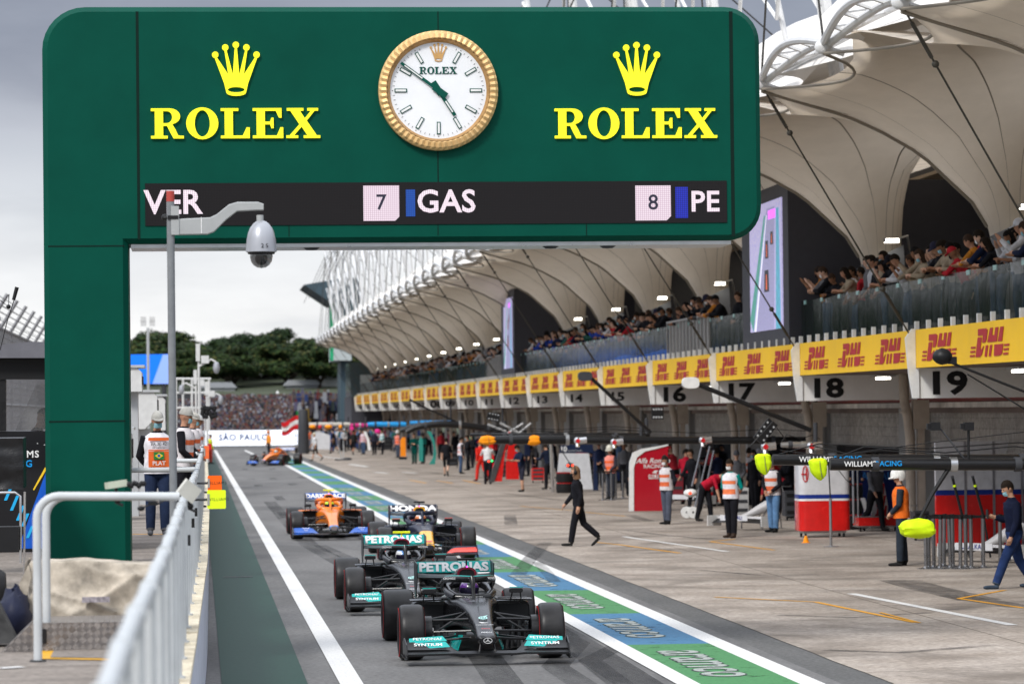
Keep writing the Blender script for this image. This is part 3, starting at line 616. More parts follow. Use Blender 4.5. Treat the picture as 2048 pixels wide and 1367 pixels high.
def make_car(label, x, y, rz, C, group='racing cars leaving the pit lane'):
    t = thing('racing_car', label, 'racing car', (x, y, 0), rz, group)
    B, A = C['body'], C['accent']
    mb = MB(); mb.loft([sring(-1.03, 0, .285, .05, .025), sring(-1.01, 0, .29, .10, .048), sring(-.90, 0, .30, .118, .06, 2.8), sring(-.6, 0, .355, .118, .082, 3.2), sring(-.3, 0, .41, .125, .105, 3.6), sring(0, 0, .45, .15, .135, 4), sring(.5, 0, .485, .19, .17, 4.5), sring(.95, 0, .50, .235, .19, 4.5), sring(1.22, 0, .485, .30, .20, 4), sring(1.5, 0, .455, .36, .22, 4), sring(2.3, 0, .44, .36, .25, 4), sring(3.2, 0, .38, .26, .22, 4), sring(4.2, 0, .33, .12, .12, 3)])
    body = mb.build('body', [B, C.get('nose', B), C.get('nose2', B)], t, smooth=True, angle=50)
    for p in body.data.polygons:
        if p.center.y < C.get('nosey', -9): p.material_index = 1
        if p.center.y < C.get('nosey2', -9): p.material_index = 2
    mb = MB(); mb.loft([sring(-1.036, 0, .285, .085, .045, 2.2), sring(-.93, 0, .295, .122, .064, 2.6)]); mb.build('nose_tip', C.get('tip', B), t, smooth=True)
    # cockpit rim, headrest
    mb = MB()
    mb.tube([(-.20, 1.25, .68), (-.27, 1.5, .72), (-.27, 1.95, .755), (-.20, 2.15, .80), (0, 2.2, .84), (.20, 2.15, .80), (.27, 1.95, .755), (.27, 1.5, .72), (.20, 1.25, .68), (0, 1.16, .67), (-.20, 1.25, .68)], .055, 10); mb.build('cockpit_rim', C.get('rim', B), t, smooth=True)
    mb = MB(); mb.poly([(-.25, 1.2, .69), (.25, 1.2, .69), (.26, 2.15, .72), (-.26, 2.15, .72)]); mb.build('cockpit_opening', BLK, t)
    # airbox and engine cover
    mb = MB(); mb.loft([sring(2.12, 0, .925, .122, .092, 2.6), sring(2.2, 0, .92, .128, .10, 2.6), sring(2.5, 0, .86, .13, .14, 3), sring(3.0, 0, .72, .14, .20, 3), sring(3.6, 0, .58, .10, .17, 3), sring(4.25, 0, .45, .04, .10, 3)]); mb.build('engine_cover', C['cover'], t, smooth=True)
    mb = MB(); mb.loft([sring(2.10, 0, .925, .125, .096, 2.6), sring(2.10, 0, .925, .098, .070, 2.6), sring(2.16, 0, .925, .094, .066, 2.6)], cap=False); mb.build('airbox_lip', C['airbox'], t, smooth=True)
    mb = MB(); mb.poly(sring(2.117, 0, .925, .1, .072, 2.6)); mb.box((0, 2.11, .925), (.008, .006, .13)); mb.build('airbox_inlet', BLK, t)
    mb = MB(); mb.loft([[(-.006, 2.6, .8), (.006, 2.6, .8), (.006, 2.6, .9), (-.006, 2.6, .9)], [(-.006, 3.7, .6), (.006, 3.7, .6), (.006, 3.7, .86), (-.006, 3.7, .86)]]); mb.build('shark_fin', B, t)
    mb = MB(); mb.box((0, 2.17, 1.065), (.018, .05, .10)); mb.box((0, 2.16, 1.118), (.27 if C['tcam'] else .23, .07, .03)); mb.build('camera_bar', C['tcam'] or BLK, t)
    mb = MB(); mb.ball((0, 2.09, 1.028), .010, 8, 6); mb.build('marker_light', mat('magenta_light', (1, .05, .9), .5, emit=3, var=0), t)
    # sidepods
    for s in (1, -1):
        mb = MB(); mb.loft([sring(1.48, s*.50, .47, .24, .155, 5), sring(1.6, s*.50, .465, .25, .17, 5), sring(2.2, s*.47, .44, .25, .19, 4.5), sring(3.0, s*.36, .36, .2, .16, 4), sring(3.9, s*.2, .28, .10, .1, 3)]); o = mb.build('sidepod', C.get('pod', B), t, smooth=True)
        mb = MB(); mb.poly(sring(1.472, s*.52, .49, .205, .095, 5)); mb.build('inlet', BLK, o)
        mb = MB(); mb.loft([[(s*.30, 1.30, .645), (s*.76, 1.42, .625), (s*.77, 1.42, .640), (s*.30, 1.30, .665)], [(s*.30, 1.55, .655), (s*.76, 1.60, .632), (s*.77, 1.60, .652), (s*.30, 1.55, .675)]]); mb.build('pod_wing', C.get('podw', B), o)
        # mirror
        mb = MB(); mb.loft([sring(1.16, s*.545, .765, .082, .024, 5, 16), sring(1.19, s*.545, .765, .088, .031, 5, 16), sring(1.27, s*.545, .765, .08, .026, 5, 16)]); mb.tube([(s*.50, 1.21, .74), (s*.48, 1.26, .64)], .010, 6); mb.tube([(s*.60, 1.21, .74), (s*.62, 1.3, .62)], .008, 6)
        mb.loft([[(s*.32, 1.22, .672), (s*.69, 1.26, .672), (s*.69, 1.26, .680), (s*.32, 1.22, .680)], [(s*.32, 1.32, .676), (s*.69, 1.34, .676), (s*.69, 1.34, .684), (s*.32, 1.32, .684)]]); m = mb.build('mirror', BLK, t, smooth=True, angle=30)
        mb = MB(); mb.tube([(s*.46, 1.17, .803), (s*.63, 1.17, .803)], .006, 6); mb.build('mirror_edge', A, m)
        # bargeboards and turning vanes
        mb = MB()
        for k, (yy_, xx, h) in enumerate(((.55, .34, .30), (.75, .42, .38), (.95, .52, .42), (1.15, .62, .40), (1.32, .72, .36))):
            mb.loft([[(s*xx, yy_, .07), (s*(xx+.012), yy_, .07), (s*(xx+.03), yy_, h), (s*(xx+.018), yy_, h)], [(s*(xx+.06), yy_+.22, .07), (s*(xx+.072), yy_+.22, .07), (s*(xx+.09), yy_+.22, h*.92), (s*(xx+.078), yy_+.22, h*.92)]])
        for k in range(3): mb.box((s*.55, 1.2, .16+k*.09), (.38, .10, .008))
        mb.build('bargeboard', CARB, t)
        mb = MB(); mb.loft([[(s*.27, .1, .10), (s*.28, .1, .10), (s*.22, .1, .28), (s*.21, .1, .28)], [(s*.34, .75, .10), (s*.35, .75, .10), (s*.24, .75, .30), (s*.23, .75, .30)]]); mb.build('turning_vane', A if C.get('tv') else CARB, t)
        # halo-side suspension, front
        f = MB()
        for p in (((s*.17, -.28, .50), (s*.70, 0, .47)), ((s*.20, .42, .53), (s*.70, .03, .47)), ((s*.13, -.22, .27), (s*.72, 0, .22)), ((s*.20, .5, .26), (s*.72, .03, .22)), ((s*.17, .10, .56), (s*.69, .02, .24)), ((s*.14, -.30, .36), (s*.70, -.12, .34))):
            f.tube(p, .0145, 8, flat=1.0)
        f.box((s*.26, -.26, .33), (.13, .05, .035)); f.build('front_suspension', C.get('susp', CARB), t, smooth=True)
        f = MB()
        for p in (((s*.16, 3.3, .42), (s*.62, 3.7, .44)), ((s*.14, 4.0, .40), (s*.62, 3.72, .44)), ((s*.14, 3.2, .22), (s*.62, 3.7, .22)), ((s*.12, 4.0, .2), (s*.62, 3.72, .22)), ((s*.14, 3.5, .5), (s*.60, 3.7, .26))): f.tube(p, .016, 8)
        f.build('rear_suspension', CARB, t, smooth=True)
        for (yy_, w, xo) in ((0, .305, .8475), (3.7, .405, .7975)):
            tb = make_tyre(w); wl = bpy.data.objects.new('wheel', None); COL.objects.link(wl); wl.parent = t; wl.location = (s*xo, yy_, .337)
            tb.build('tyre', [RUB, TREAD], wl, smooth=True, angle=60)
            for sg in (1, -1): mb = MB(); mb.lathe([(.280, sg*(w/2+.0040)), (.299, sg*(w/2+.0010))], (0, 0, 0), 'x', 56); mb.build('stripe', STR, wl, smooth=True)
            mb = MB(); mb.lathe([(.172, w/2-.02), (.165, w/2-.05), (.05, w/2-.07), (.03, w/2-.03), (.001, w/2-.03)], (0, 0, 0), 'x', 32); mb.lathe([(.172, -w/2+.02), (.165, -w/2+.05), (.05, -w/2+.07), (.03, -w/2+.03), (.001, -w/2+.03)], (0, 0, 0), 'x', 32)
            for k in range(10): a = pi*2*k/10; mb.tube([(s*(w/2-.04), .04*cos(a), .04*sin(a)), (s*(w/2-.03), .165*cos(a), .165*sin(a))], .012, 6)
            mb.build('rim', RIM, wl, smooth=True)
        mb = MB(); mb.lathe([(.15, 0), (.19, .01), (.19, .10), (.12, .10)], (s*.70-(.10 if s > 0 else 0), 0, .337), 'x', 28); mb.box((s*.665, -.12, .34), (.07, .10, .17)); mb.build('brake_duct', C.get('duct', CARB), t, smooth=True, angle=30)
        # front wing
        def wing(x0, x1, yc, zc, ch, tilt, th=.008, curl=.06, n=14, bend=0.0):
            m = MB(); G = []
            for k in range(n+1):
                u = k/n; xx = x0+(x1-x0)*u; cz_ = zc-curl*(1-min(1, u/.32))**2+bend*u; yy_ = yc+.16*(1-u)*0-.02*u; c2 = ch*(.80+.2*u); tt = tilt*(.75+.25*u)
                dy, dz = c2*cos(tt), c2*sin(tt)
                G.append([(s*xx, yy_, cz_), (s*xx, yy_+dy*.5, cz_+dz*.5-ch*.06), (s*xx, yy_+dy, cz_+dz), (s*xx, yy_+dy, cz_+dz+th*.5), (s*xx, yy_+dy*.5, cz_+dz*.5-ch*.06+th), (s*xx, yy_, cz_+th)])
            return m.loft(G)
        fl = C['flap']
        wing(.27, .975, -1.04, .135, .13, .32, curl=.035).build('wing_flap', C.get('flap0', CARB), t, smooth=True, angle=35)
        wing(.33, .965, -.945, .178, .12, .50, curl=.075).build('wing_flap', C.get('flap1', CARB), t, smooth=True, angle=35)
        wing(.37, .955, -.870, .212, .11, .62, curl=.09, bend=-.012).build('wing_flap', fl[0], t, smooth=True, angle=35)
        wing(.42, .945, -.800, .252, .10, .72, curl=.085, bend=-.03).build('wing_flap', fl[1], t, smooth=True, angle=35)
        if C.get('panel'):
            m = MB()
            for (xa, xb, y0, z0, y1, z1) in ((.44, .94, -.900, .205, -.805, .262), (.47, .92, -.800, .270, -.720, .325)):
                dz = -.026
                m.prism([(0, 0), (1, 0), (1, 1), (0, 1)], lambda u, v, tt: (s*(xa+(xb-xa)*u+(.05*v if u < .5 else 0)), (y0+(y1-y0)*v)-.010-tt, (z0+(z1-z0)*v)+dz*u+.004+tt), 0, .003)
            m.build('wing_panel', C['panel'], t)
            c3 = s*.70
            text(C['wt'][0], .060, WHT, (c3, -.776, .300), (radians(38), 0, 0) if s > 0 else (radians(38), 0, 0), parent=t, bold=.01, sx=1.2)
            text(C['wt'][1], .078, WHT, (c3, -.868, .238), (radians(32), 0, 0), parent=t, bold=.02, sx=1.05)
        m = MB(); m.prism([(-1.16, .075), (-.60, .075), (-.58, .26), (-.74, .315), (-1.05, .25), (-1.17, .13)], lambda u, v, tt: (s*(tt+.0*v+.03*(u+1.2)), u, v), .955, .968); m.loft([[(s*.96, -1.16, .07), (s*.99, -1.14, .075), (s*.99, -1.14, .085), (s*.96, -1.16, .08)], [(s*.97, -.62, .08), (s*1.01, -.58, .11), (s*1.01, -.58, .12), (s*.97, -.62, .09)]]); m.build('wing_endplate', C.get('endp', CARB), t)
        m = MB(); m.tube([(s*.075, -.93, .25), (s*.10, -.98, .13)], [.012, .018], 8); m.build('wing_pylon', CARB, t)
        # rear wing endplates
        m = MB(); m.prism([(4.02, .985), (4.66, 1.01), (4.68, .72), (4.55, .45), (4.42, .42), (4.30, .62), (4.05, .74)], lambda u, v, tt: (s*(tt-.03*max(0, .7-v)), u, v), .505, .517); m.build('rear_endplate', C.get('rendp', CARB), t)
    m = MB(); G = []
    for k in range(25):
        xx = -.975+1.95*k/24; ax = abs(xx); yy_ = -1.17+.03*ax**2; zc = .115+(.018 if ax < .22 else .018*max(0, 1-(ax-.22)/.12))-.02*max(0, ax-.35)+.028*min(1, max(0, (ax-.22)/.2)); ch = .24
        G.append([(xx, yy_, zc-.012), (xx, yy_+.12, zc-.016), (xx, yy_+ch, zc+.02), (xx, yy_+ch, zc+.028), (xx, yy_+.12, zc+.014), (xx, yy_, zc+.012)])
    m.loft(G); m.build('front_wing', CARB, t, smooth=True, angle=35)
    # floor, diffuser, plank
    m = MB(); P = [(-.20, .55), (-.62, 1.25), (-.76, 1.45), (-.78, 3.1), (-.55, 3.45), (-.5, 4.25), (.5, 4.25), (.55, 3.45), (.78, 3.1), (.76, 1.45), (.62, 1.25), (.20, .55)]
    m.prism(P, lambda u, v, tt: (u, v, tt), .055, .075); m.b2((-.14, -.2+.8, .035), (.14, 3.9, .052)); m.build('floor', CARB, t)
    m = MB()
    for k in range(13): xx = -.495+.99*k/12
    def plane(y0, z0, y1, z1, droop=0):
        G = []
        for k in range(13):
            xx = -.50+1.0*k/12; d = droop*(1-(xx/.5)**2)
            G.append([(xx, y0, z0-d), (xx, (y0+y1)/2, (z0+z1)/2-.012-d), (xx, y1, z1-d), (xx, y1, z1+.008-d), (xx, (y0+y1)/2, (z0+z1)/2-.002-d), (xx, y0, z0+.012-d)])
        return MB().loft(G)
    plane(4.12, .795, 4.36, .835, .015).build('rear_wing', C.get('rw', CARB), t, smooth=True, angle=35)
    plane(4.36, .850, 4.46, .990).build('rear_flap', C['rwflap'], t, smooth=True, angle=35)
    text(C['rt'], C.get('rts', .155), C.get('rtm', WHT), (C.get('rtx', 0), 4.392, .922), (radians(56), 0, 0), parent=t, bold=C.get('rtb', .022), sx=C.get('rtsx', 1), sp=C.get('rtsp', 1.0))
    m = MB(); m.box((0, 4.3, .64), (.02, .16, .42)); m.b2((-.12, 4.45, .25), (.12, 4.6, .34)); m.build('wing_support', CARB, t)
    # halo
    m = MB(); H = [(-.29, 2.2, .74), (-.315, 2.02, .83), (-.30, 1.75, .885), (-.235, 1.45, .905), (-.13, 1.27, .91), (0, 1.20, .905), (.13, 1.27, .91), (.235, 1.45, .905), (.30, 1.75, .885), (.315, 2.02, .83), (.29, 2.2, .74)]
    m.tube(H, .042, 12); m.tube([(0, 1.22, .91), (0, 1.16, .85), (0, 1.08, .75), (0, .98, .64)], [.06, .032, .024, .028], 12)
    m.build('halo', C['halo'], t, smooth=True)
    m = MB(); m.tube([(x_*1.02, y_-.012, z_+.038) for x_, y_, z_ in H[1:-1]], .008, 8); m.build('halo_edge', C.get('haloe', C['halo']), t, smooth=True)
    m = MB(); m.tube([(0, .35, .66), (0, .34, .80), (0, .30, .81)], .005, 6); m.build('pitot_tube', BLK, t)
    for s_, p, sz, mt, rx in C.get('decals', []): text(s_, sz, mt, p, (rx, 0, 0), parent=t, bold=.01, name='decal')
    for fn in C.get('extra', []): fn(t)
    reindex_no = None
    M_ = t.matrix_basis.copy(); M_ = Matrix.Translation((x, y, 0)) @ Matrix.Rotation(rz, 4, 'Z')
    helmet_driver(C['dl'], M_, C['h1'], C['h2'], C['suit'], rz)
    return t
TEAL = carmat('teal_paint', (.0, .36, .33)); GB = mat('gloss_black', (.006, .006, .007), .25, spec=.35, coat=.10, var=.1); BURG = carmat('burgundy', (.16, .01, .025)); ORA = carmat('papaya_orange', (.85, .21, .012)); BLU = carmat('racing_blue', (.01, .09, .42)); NAVM = mat('matte_navy', (.012, .016, .035), .38); RBY = carmat('warm_yellow', (.85, .42, .01)); RBR = carmat('fluo_red', (.75, .045, .02)); LBLUE = carmat('light_blue', (.05, .25, .65)); SILG = carmat('anthracite_grey', (.05, .052, .058))
SMW = mat('decal_white', (.7, .7, .7), .5)
def star(t):
    m = MB(); q = lambda u, v, tt: (u, -1.040-tt-.0*v+.20*0, .287+v)
    ringprism(m, O_(0, 0, .052, .034, 28), O_(0, 0, .046, .029, 28), q, 0, .004)
    for a in (90, 210, 330):
        ca, sa = cos(radians(a)), sin(radians(a)); m.prism([(-sa*.006, ca*.004), (ca*.05, sa*.032), (sa*.006, -ca*.004)], q, 0, .0045)
    m.build('emblem', SMW, t)
    m = MB(); q = lambda u, v, tt: (u*.9+.0, -.35+v*.9*.95, .512+v*.18+tt)
    ringprism(m, O_(0, 0, .06, .07), O_(0, 0, .045, .055), q, .003, .006); m.prism([(.0, .07), (.075, .13), (.03, .03)], q, .003, .006); ringprism(m, O_(0, 0, .03, .035), O_(0, 0, .02, .025), q, .003, .006); m.build('nose_badge', mat('badge_teal_white', (.45, .8, .76), .4), t)
    m = MB(); m.prism([(-.03, -.02), (.05, .0), (.01, .012), (-.06, .04)], lambda u, v, tt: (u, -.50+v, .462+v*.2+tt), .002, .005); m.build('nose_badge', SMW, t)
def bull(t):
    m = MB(); m.prism([(-.06, -.02), (0, -.035), (.06, -.02), (.075, .025), (.03, .01), (0, .02), (-.03, .01), (-.075, .025)], lambda u, v, tt: (u, -.80+v*1.5, .403+v*.35+tt), .002, .006); m.build('nose_badge', RBR, t)
nrx = radians(14)
def merc(num, tc, dl, h1, h2): return dict(body=GB, accent=TEAL, cover=GB, airbox=BURG, tcam=tc, podw=GB, tv=1, flap=[CARB, CARB], panel=TEAL, wt=('PETRONAS', 'SYNTIUM'), rwflap=TEAL, rt='PETRONAS', rts=.185, rtsx=1.02, rtb=.045, halo=GB, haloe=TEAL, suit=GB, h1=h1, h2=h2, dl=dl, endp=CARB, extra=[star],
    decals=[(num, (0.0, .62, .665), .20, SILG, radians(12)), ('CROWDSTRIKE', (0, -.60, .448), .030, SMW, nrx), ('PIRELLI', (0, -.86, .374), .042, SMW, radians(20)), ('TeamViewer', (0, 1.02, .70), .045, SMW, radians(10)), ('INEOS', (.0, -.74, .412), .036, mat('decal_red', (.7, .03, .04), .5), nrx), ('CROWDSTRIKE', (-.235, 1.32, .915), .035, SMW, (radians(80))), ('CROWDSTRIKE', (.235, 1.32, .915), .035, SMW, (radians(80)))])
m1 = merc('44', None, 'driver in a purple and dark helmet in the nearest black car', mat('helmet_purple', (.10, .03, .20), .2, coat=1), mat('helmet_green_black', (.015, .03, .02), .2, coat=1))
m2 = merc('77', mat('camera_bar_yellow', (.80, .85, .02), .4), 'driver in a white and blue helmet in the second black car', mat('helmet_white', (.6, .6, .62), .2, coat=1), mat('helmet_blue', (.03, .15, .4), .2, coat=1))
make_car('leading black racing car with teal wing panels and burgundy air intake', 3.45, 42.5, 0, m1)
make_car('second black racing car with a yellow camera bar, behind the leading one', 3.24, 53.0, 0, m2)
rb = dict(body=NAVM, accent=RBR, cover=RBR, airbox=RBY, tcam=None, flap=[RBR, NAVM], flap0=NAVM, flap1=RBR, nose=RBY, nosey=-.15, nose2=RBY, rwflap=NAVM, rt='HONDA', rts=.185, rtsx=1.48, rtb=.06, halo=NAVM, suit=NAVM, h1=mat('helmet_orange_white', (.65, .2, .06), .3, coat=1), h2=mat('helmet_white', (.6, .6, .62)), dl='driver in an orange and white helmet in the dark blue car', endp=NAVM, rendp=NAVM, tip=mat('nose_dark', (.02, .02, .03), .4), rim=NAVM, podw=NAVM, extra=[bull],
    decals=[('ORACLE', (0, .72, .665), .05, SMW, nrx), ('PUMA   TAG', (0, 1.05, .70), .05, SMW, nrx), ('Mobil 1', (0, .45, .655), .045, SMW, nrx), ('SIEMENS', (0, .2, .625), .04, SMW, nrx), ('33', (0, -.1, .56), .10, SMW, nrx)])
make_car('matte navy racing car with yellow nose and red striped front wing', 4.70, 71.4, 0, rb)
def mcl(tc, dl, h1, h2): return dict(body=ORA, accent=BLK, cover=ORA, airbox=ORA, tcam=tc, pod=BLK, podw=ORA, flap=[BLU, BLU], flap0=BLU, flap1=BLU, nose=ORA, nosey=-.3, nose2=LBLUE, nosey2=-.93, tip=mat('mcl_tip', (.2, .16, .16), .4), rwflap=BLU, rt='DARKTRACE', rts=.165, rtsx=1.05, rtb=.045, halo=ORA, suit=ORA, h1=h1, h2=h2, dl=dl, decals=[('UNIFI', (0, .5, .66), .06, NUM, nrx), ('4', (0, .8, .69), .09, NUM, nrx), ('chrome', (0, -.55, .46), .04, NUM, nrx), ('Splunk', (.66, -.80, .285), .06, SMW, radians(34)), ('Splunk', (-.66, -.80, .285), .06, SMW, radians(34)), ('Gulf', (.66, -.88, .24), .05, SMW, radians(30)), ('Gulf', (-.66, -.88, .24), .05, SMW, radians(30))])
make_car('bright orange racing car with blue front wing and yellow camera bar', 3.28, 84.0, 0, mcl(MATS['camera_bar_yellow'], 'driver in a fluorescent yellow helmet in the nearer orange car', mat('helmet_fluo', (.55, .75, .03), .25, coat=1), BLK))
make_car('farthest orange racing car turning out across the pit lane', 4.25, 204.0, radians(-17), mcl(None, 'driver in a pale turquoise helmet in the farthest orange car', mat('helmet_turq', (.2, .6, .55), .25, coat=1), SMW))
# ---------------------------------------------------------------- pit building
BS = 13.08
def YK(k): return 67.2+BS*(19-k)
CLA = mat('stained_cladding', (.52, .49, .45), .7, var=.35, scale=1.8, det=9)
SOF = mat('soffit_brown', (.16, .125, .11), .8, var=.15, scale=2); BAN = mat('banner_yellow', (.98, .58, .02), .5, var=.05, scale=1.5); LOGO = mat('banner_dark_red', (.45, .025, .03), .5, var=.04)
FIN = mat('board_white', (.86, .85, .83), .5, var=.07, scale=1.5); SHUT = gmat('shutter_beige', (.27, .25, .225), (.33, .31, .28), 1.2, 8.0, dark=(.20, .18, .16), dscale=1.5, rough=.65)
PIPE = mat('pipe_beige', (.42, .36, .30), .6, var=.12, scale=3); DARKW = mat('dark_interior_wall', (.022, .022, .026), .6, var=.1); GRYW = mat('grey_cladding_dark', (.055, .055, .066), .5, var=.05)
PIER = mat('pier_grey', (.30, .295, .285), .6, var=.08, scale=2); LAMP = mat('lit_lamp', (1, .95, .82), .5, emit=6, var=0)
GLASS = bpy.data.materials.new('balustrade_glass'); GLASS.use_nodes = True; t = GLASS.node_tree; b = t.nodes['Principled BSDF']
b.inputs['Roughness'].default_value = .10; b.inputs['Specular IOR Level'].default_value = .8
k = t.nodes.new('ShaderNodeTexCoord'); mp_ = N(t, 'ShaderNodeMapping'); mp_.inputs['Scale'].default_value = (1, 1.6, 1.0); n = N(t, 'ShaderNodeTexNoise', i_Scale=1.6, i_Detail=4.0, i_Distortion=1.2)
t.links.new(k.outputs['Object'], mp_.inputs[0]); t.links.new(mp_.outputs[0], n.inputs['Vector'])
u = N(t, 'ShaderNodeBump', i_Strength=.10, i_Distance=.04); t.links.new(n.outputs['Fac'], u.inputs['Height']); t.links.new(u.outputs[0], b.inputs['Normal'])
b.inputs['Base Color'].default_value = (.015, .032, .025, 1); b.inputs['Alpha'].default_value = .30
pb = thing('pit_building', 'long pit building with numbered garage boards, yellow banners and a glass-fronted balcony', 'building', (0, 0, 0))
YN, YF_ = 40.0, YK(1)+1
mb = MB(); mb.b2((14.08, YN, 3.80), (20.5, YF_, 4.44)); mb.build('balcony_slab', CLA, pb)
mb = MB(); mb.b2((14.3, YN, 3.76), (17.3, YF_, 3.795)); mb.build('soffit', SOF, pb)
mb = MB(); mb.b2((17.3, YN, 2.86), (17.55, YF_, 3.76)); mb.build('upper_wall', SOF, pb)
mb = MB(); mb.b2((17.05, YN, 2.98), (17.3, YF_, 3.10)); mb.build('drip_ledge', CLA, pb)
mb = MB(); mb.b2((17.15, YN, 3.11), (17.29, YF_, 3.20)); mb.build('red_band', mat('faded_red_band', (.26, .06, .05), .6, var=.3, scale=.4), pb)
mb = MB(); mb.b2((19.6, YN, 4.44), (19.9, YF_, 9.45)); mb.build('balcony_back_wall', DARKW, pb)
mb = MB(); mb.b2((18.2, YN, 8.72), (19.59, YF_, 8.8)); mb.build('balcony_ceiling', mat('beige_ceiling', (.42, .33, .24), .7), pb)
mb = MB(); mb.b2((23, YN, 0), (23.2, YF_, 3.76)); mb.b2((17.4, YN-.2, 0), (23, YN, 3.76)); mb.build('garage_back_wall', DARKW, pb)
def dhl(mb, X, yc, zc, W_, H_):
    # letters read towards -Y; u 0..1 along -Y, v up
    fn = lambda u, v, t: (t, yc+W_/2-(u+(v-.45)*.10)*W_, zc+(v-.5)*H_)
    for p in ([(.14, 1), (.36, 1), (.41, .94), (.41, .62), (.38, .50), (.30, .50), (.30, .76), (.16, .76)], [(.47, 1), (.545, 1), (.545, .74), (.61, .74), (.61, 1), (.69, 1), (.69, .50), (.44, .50)], [(.74, 1), (.83, 1), (.83, .50), (.72, .50)],
              [(.16, .70), (.27, .70), (.27, .22), (.36, .40), (.33, .08), (.28, 0), (.16, 0)], [(.41, .40), (.47, .40), (.47, 0), (.41, 0)], [(.52, .40), (.58, .40), (.58, 0), (.52, 0)], [(.64, .40), (.87, .40), (.87, .06), (.81, 0), (.66, 0)]): mb.prism(p, fn, X-.006, X)
    for q in range(3):
        for (a, b_) in ((0, .13), (.90, 1.03)): z = .02+q*.15; mb.prism([(a, z), (b_, z), (b_, z+.07), (a, z+.07)], fn, X-.006, X)
def cond(o, n_): return o
for k in range(1, 21):
    y0 = YK(k); y1 = y0-BS
    if k < 20:
        mb = MB(); mb.b2((14.0, y1+.22, 3.76), (14.06, y0-.05, 4.50)); bn = mb.build('banner', BAN, pb)
        for q in range(3): mb = MB(); dhl(mb, 13.994, y0-2.25-q*4.2, 4.13, 2.9, .50); mb.build('banner_logo', LOGO, bn)
    mb = MB(); mb.b2((14.06, y0-.04, 3.17), (16.75, y0+.04, 3.755)); fb = mb.build('number_board', FIN, pb)
    mb = MB(); mb.prism([(13.93, 4.52), (13.80, 4.34), (13.86, 3.62), (13.93, 3.17), (14.055, 3.17), (14.055, 3.74), (13.995, 3.74), (13.995, 4.52)], lambda u, v, t: (u, t, v), y0-.10, y0+.0); mb.build('board_bracket', WHT, pb)
    big = k in (8, 16, 17, 18, 19)
    if k < 20: text('%02d' % k, .60 if big else .40, BLK, (14.20, y0-.046, 3.44 if k > 15 else 3.46), parent=fb, name='number', bold=.038 if big else .03, sx=1.38, align='LEFT')
    mb = MB(); yp = y0-1.2; mb.tube([(16.34, yp, 0), (16.34, yp, 2.0), (16.335, yp, 2.35), (16.29, yp, 2.75), (16.22, yp, 3.1), (16.20, yp, 3.76)], .115, 12)
    for z in (1.75, 2.25, 2.9): mb.tube([(16.345-.0 if z < 2.5 else 16.23, yp, z), (16.345 if z < 2.5 else 16.22, yp, z+.03)], .125, 12)
    mb.build('drain_pipe', PIPE, pb, smooth=True)
    mb = MB(); mb.b2((16.5, yp-.10, 0), (16.66, yp+.10, 2.5)); mb.b2((16.40, yp-.16, 2.5), (16.76, yp+.16, 3.16)); mb.build('support_post', PIPE, pb)
    mb = MB(); mb.b2((17.28, y0+1.75, 0), (17.6, y0+4.7, 2.97)); mb.b2((17.2, y0+1.7, 0), (17.27, y0+2.5, 2.97)); mb.build('pier', PIER, pb)
    mb = MB(); nsl = 6
    for q in range(4): mb.b2((17.42-.004*(q % 2), y1+4.7, 2.04+q*.235), (17.47, y0+1.65, 2.04+q*.235+.23))
    mb.b2((17.36, y1+4.7, 2.0), (17.40, y1+4.8, 2.97)); mb.b2((17.38, y1+4.8, 1.99), (17.45, y0+1.6, 2.04)); mb.build('roller_shutter', SHUT, pb)
    if k > 5: mb = MB(); mb.b2((15.2, y0-3.9, 3.62), (15.36, y0-3.0, 3.67)); mb.build('soffit_lamp', LAMP, pb); mb = MB(); mb.b2((15.1, y0-4.0, 3.68), (15.46, y0-2.9, 3.72)); mb.build('lamp_tray', MET, pb)
    if k < 20:
        mb = MB(); pitch = BS/12
        for q in range(12):
            if 15 <= k and False: pass
            ya, yb = y0-q*pitch-.01, y0-(q+1)*pitch+.01
            if (k == 16 and 1 <= q <= 8) or (k == 11 and 1 <= q <= 7):
                if q == 1: mb.build('glass_panel', GLASS, pb); mb = MB()
                continue
            mb.b2((14.34, yb, 4.52), (14.355, ya, 5.52))
        gp_ = mb.build('glass_panel', GLASS, pb)
        if k in (16, 11):
            mb = MB(); ya, yb = y0-pitch*1.05, y0-pitch*(8.95 if k == 16 else 7.95)
            n_ = 12
            for q in range(n_+1): yq = ya+(yb-ya)*q/n_; mb.b2((14.30, yq-.04, 4.5), (14.34, yq+.04, 5.62))
            mb.b2((14.29, yb, 5.60), (14.36, ya, 5.66)); mb.b2((14.36, yb, 4.5), (14.37, ya, 5.6)); mb.build('slatted_panel', mat('slat_grey', (.30, .29, .28), .5), pb)
        if k > 4:
            for q in range(6): mb = MB(); mb.b2((14.335, y0-pitch*(2*q+1)-.14, 5.44), (14.36, y0-pitch*(2*q+1)+.14, 5.53)); mb.build('glass_clip', mat('clip_cyan', (.30, .50, .47), .3), gp_)
# comb posts along the banner top
n_ = 0; rest = MB(); y = 54.2; pitch = BS/12
while y < YK(1):
    mb = MB() if n_ < 100 else rest
    mb.b2((14.02, y-.045, 4.45), (14.10, y+.045, 4.67))
    if n_ < 100: mb.build('comb_post', WHT, pb)
    y += pitch; n_ += 1
tag(rest.build('comb_post', WHT, pb), kind='stuff')
mb = MB(); mb.grid(lambda u, v: (14.42+.03*sin(u*50), 119.5-14*u, 4.5+(.30+.05*sin(u*9))*v), 60, 2); tag(mb.build('blue_cloth', mat('bright_blue_cloth', (.01, .16, .75), .6), smooth=True), 'bright blue cloth hung behind the balcony glass above board 15', 'cloth')
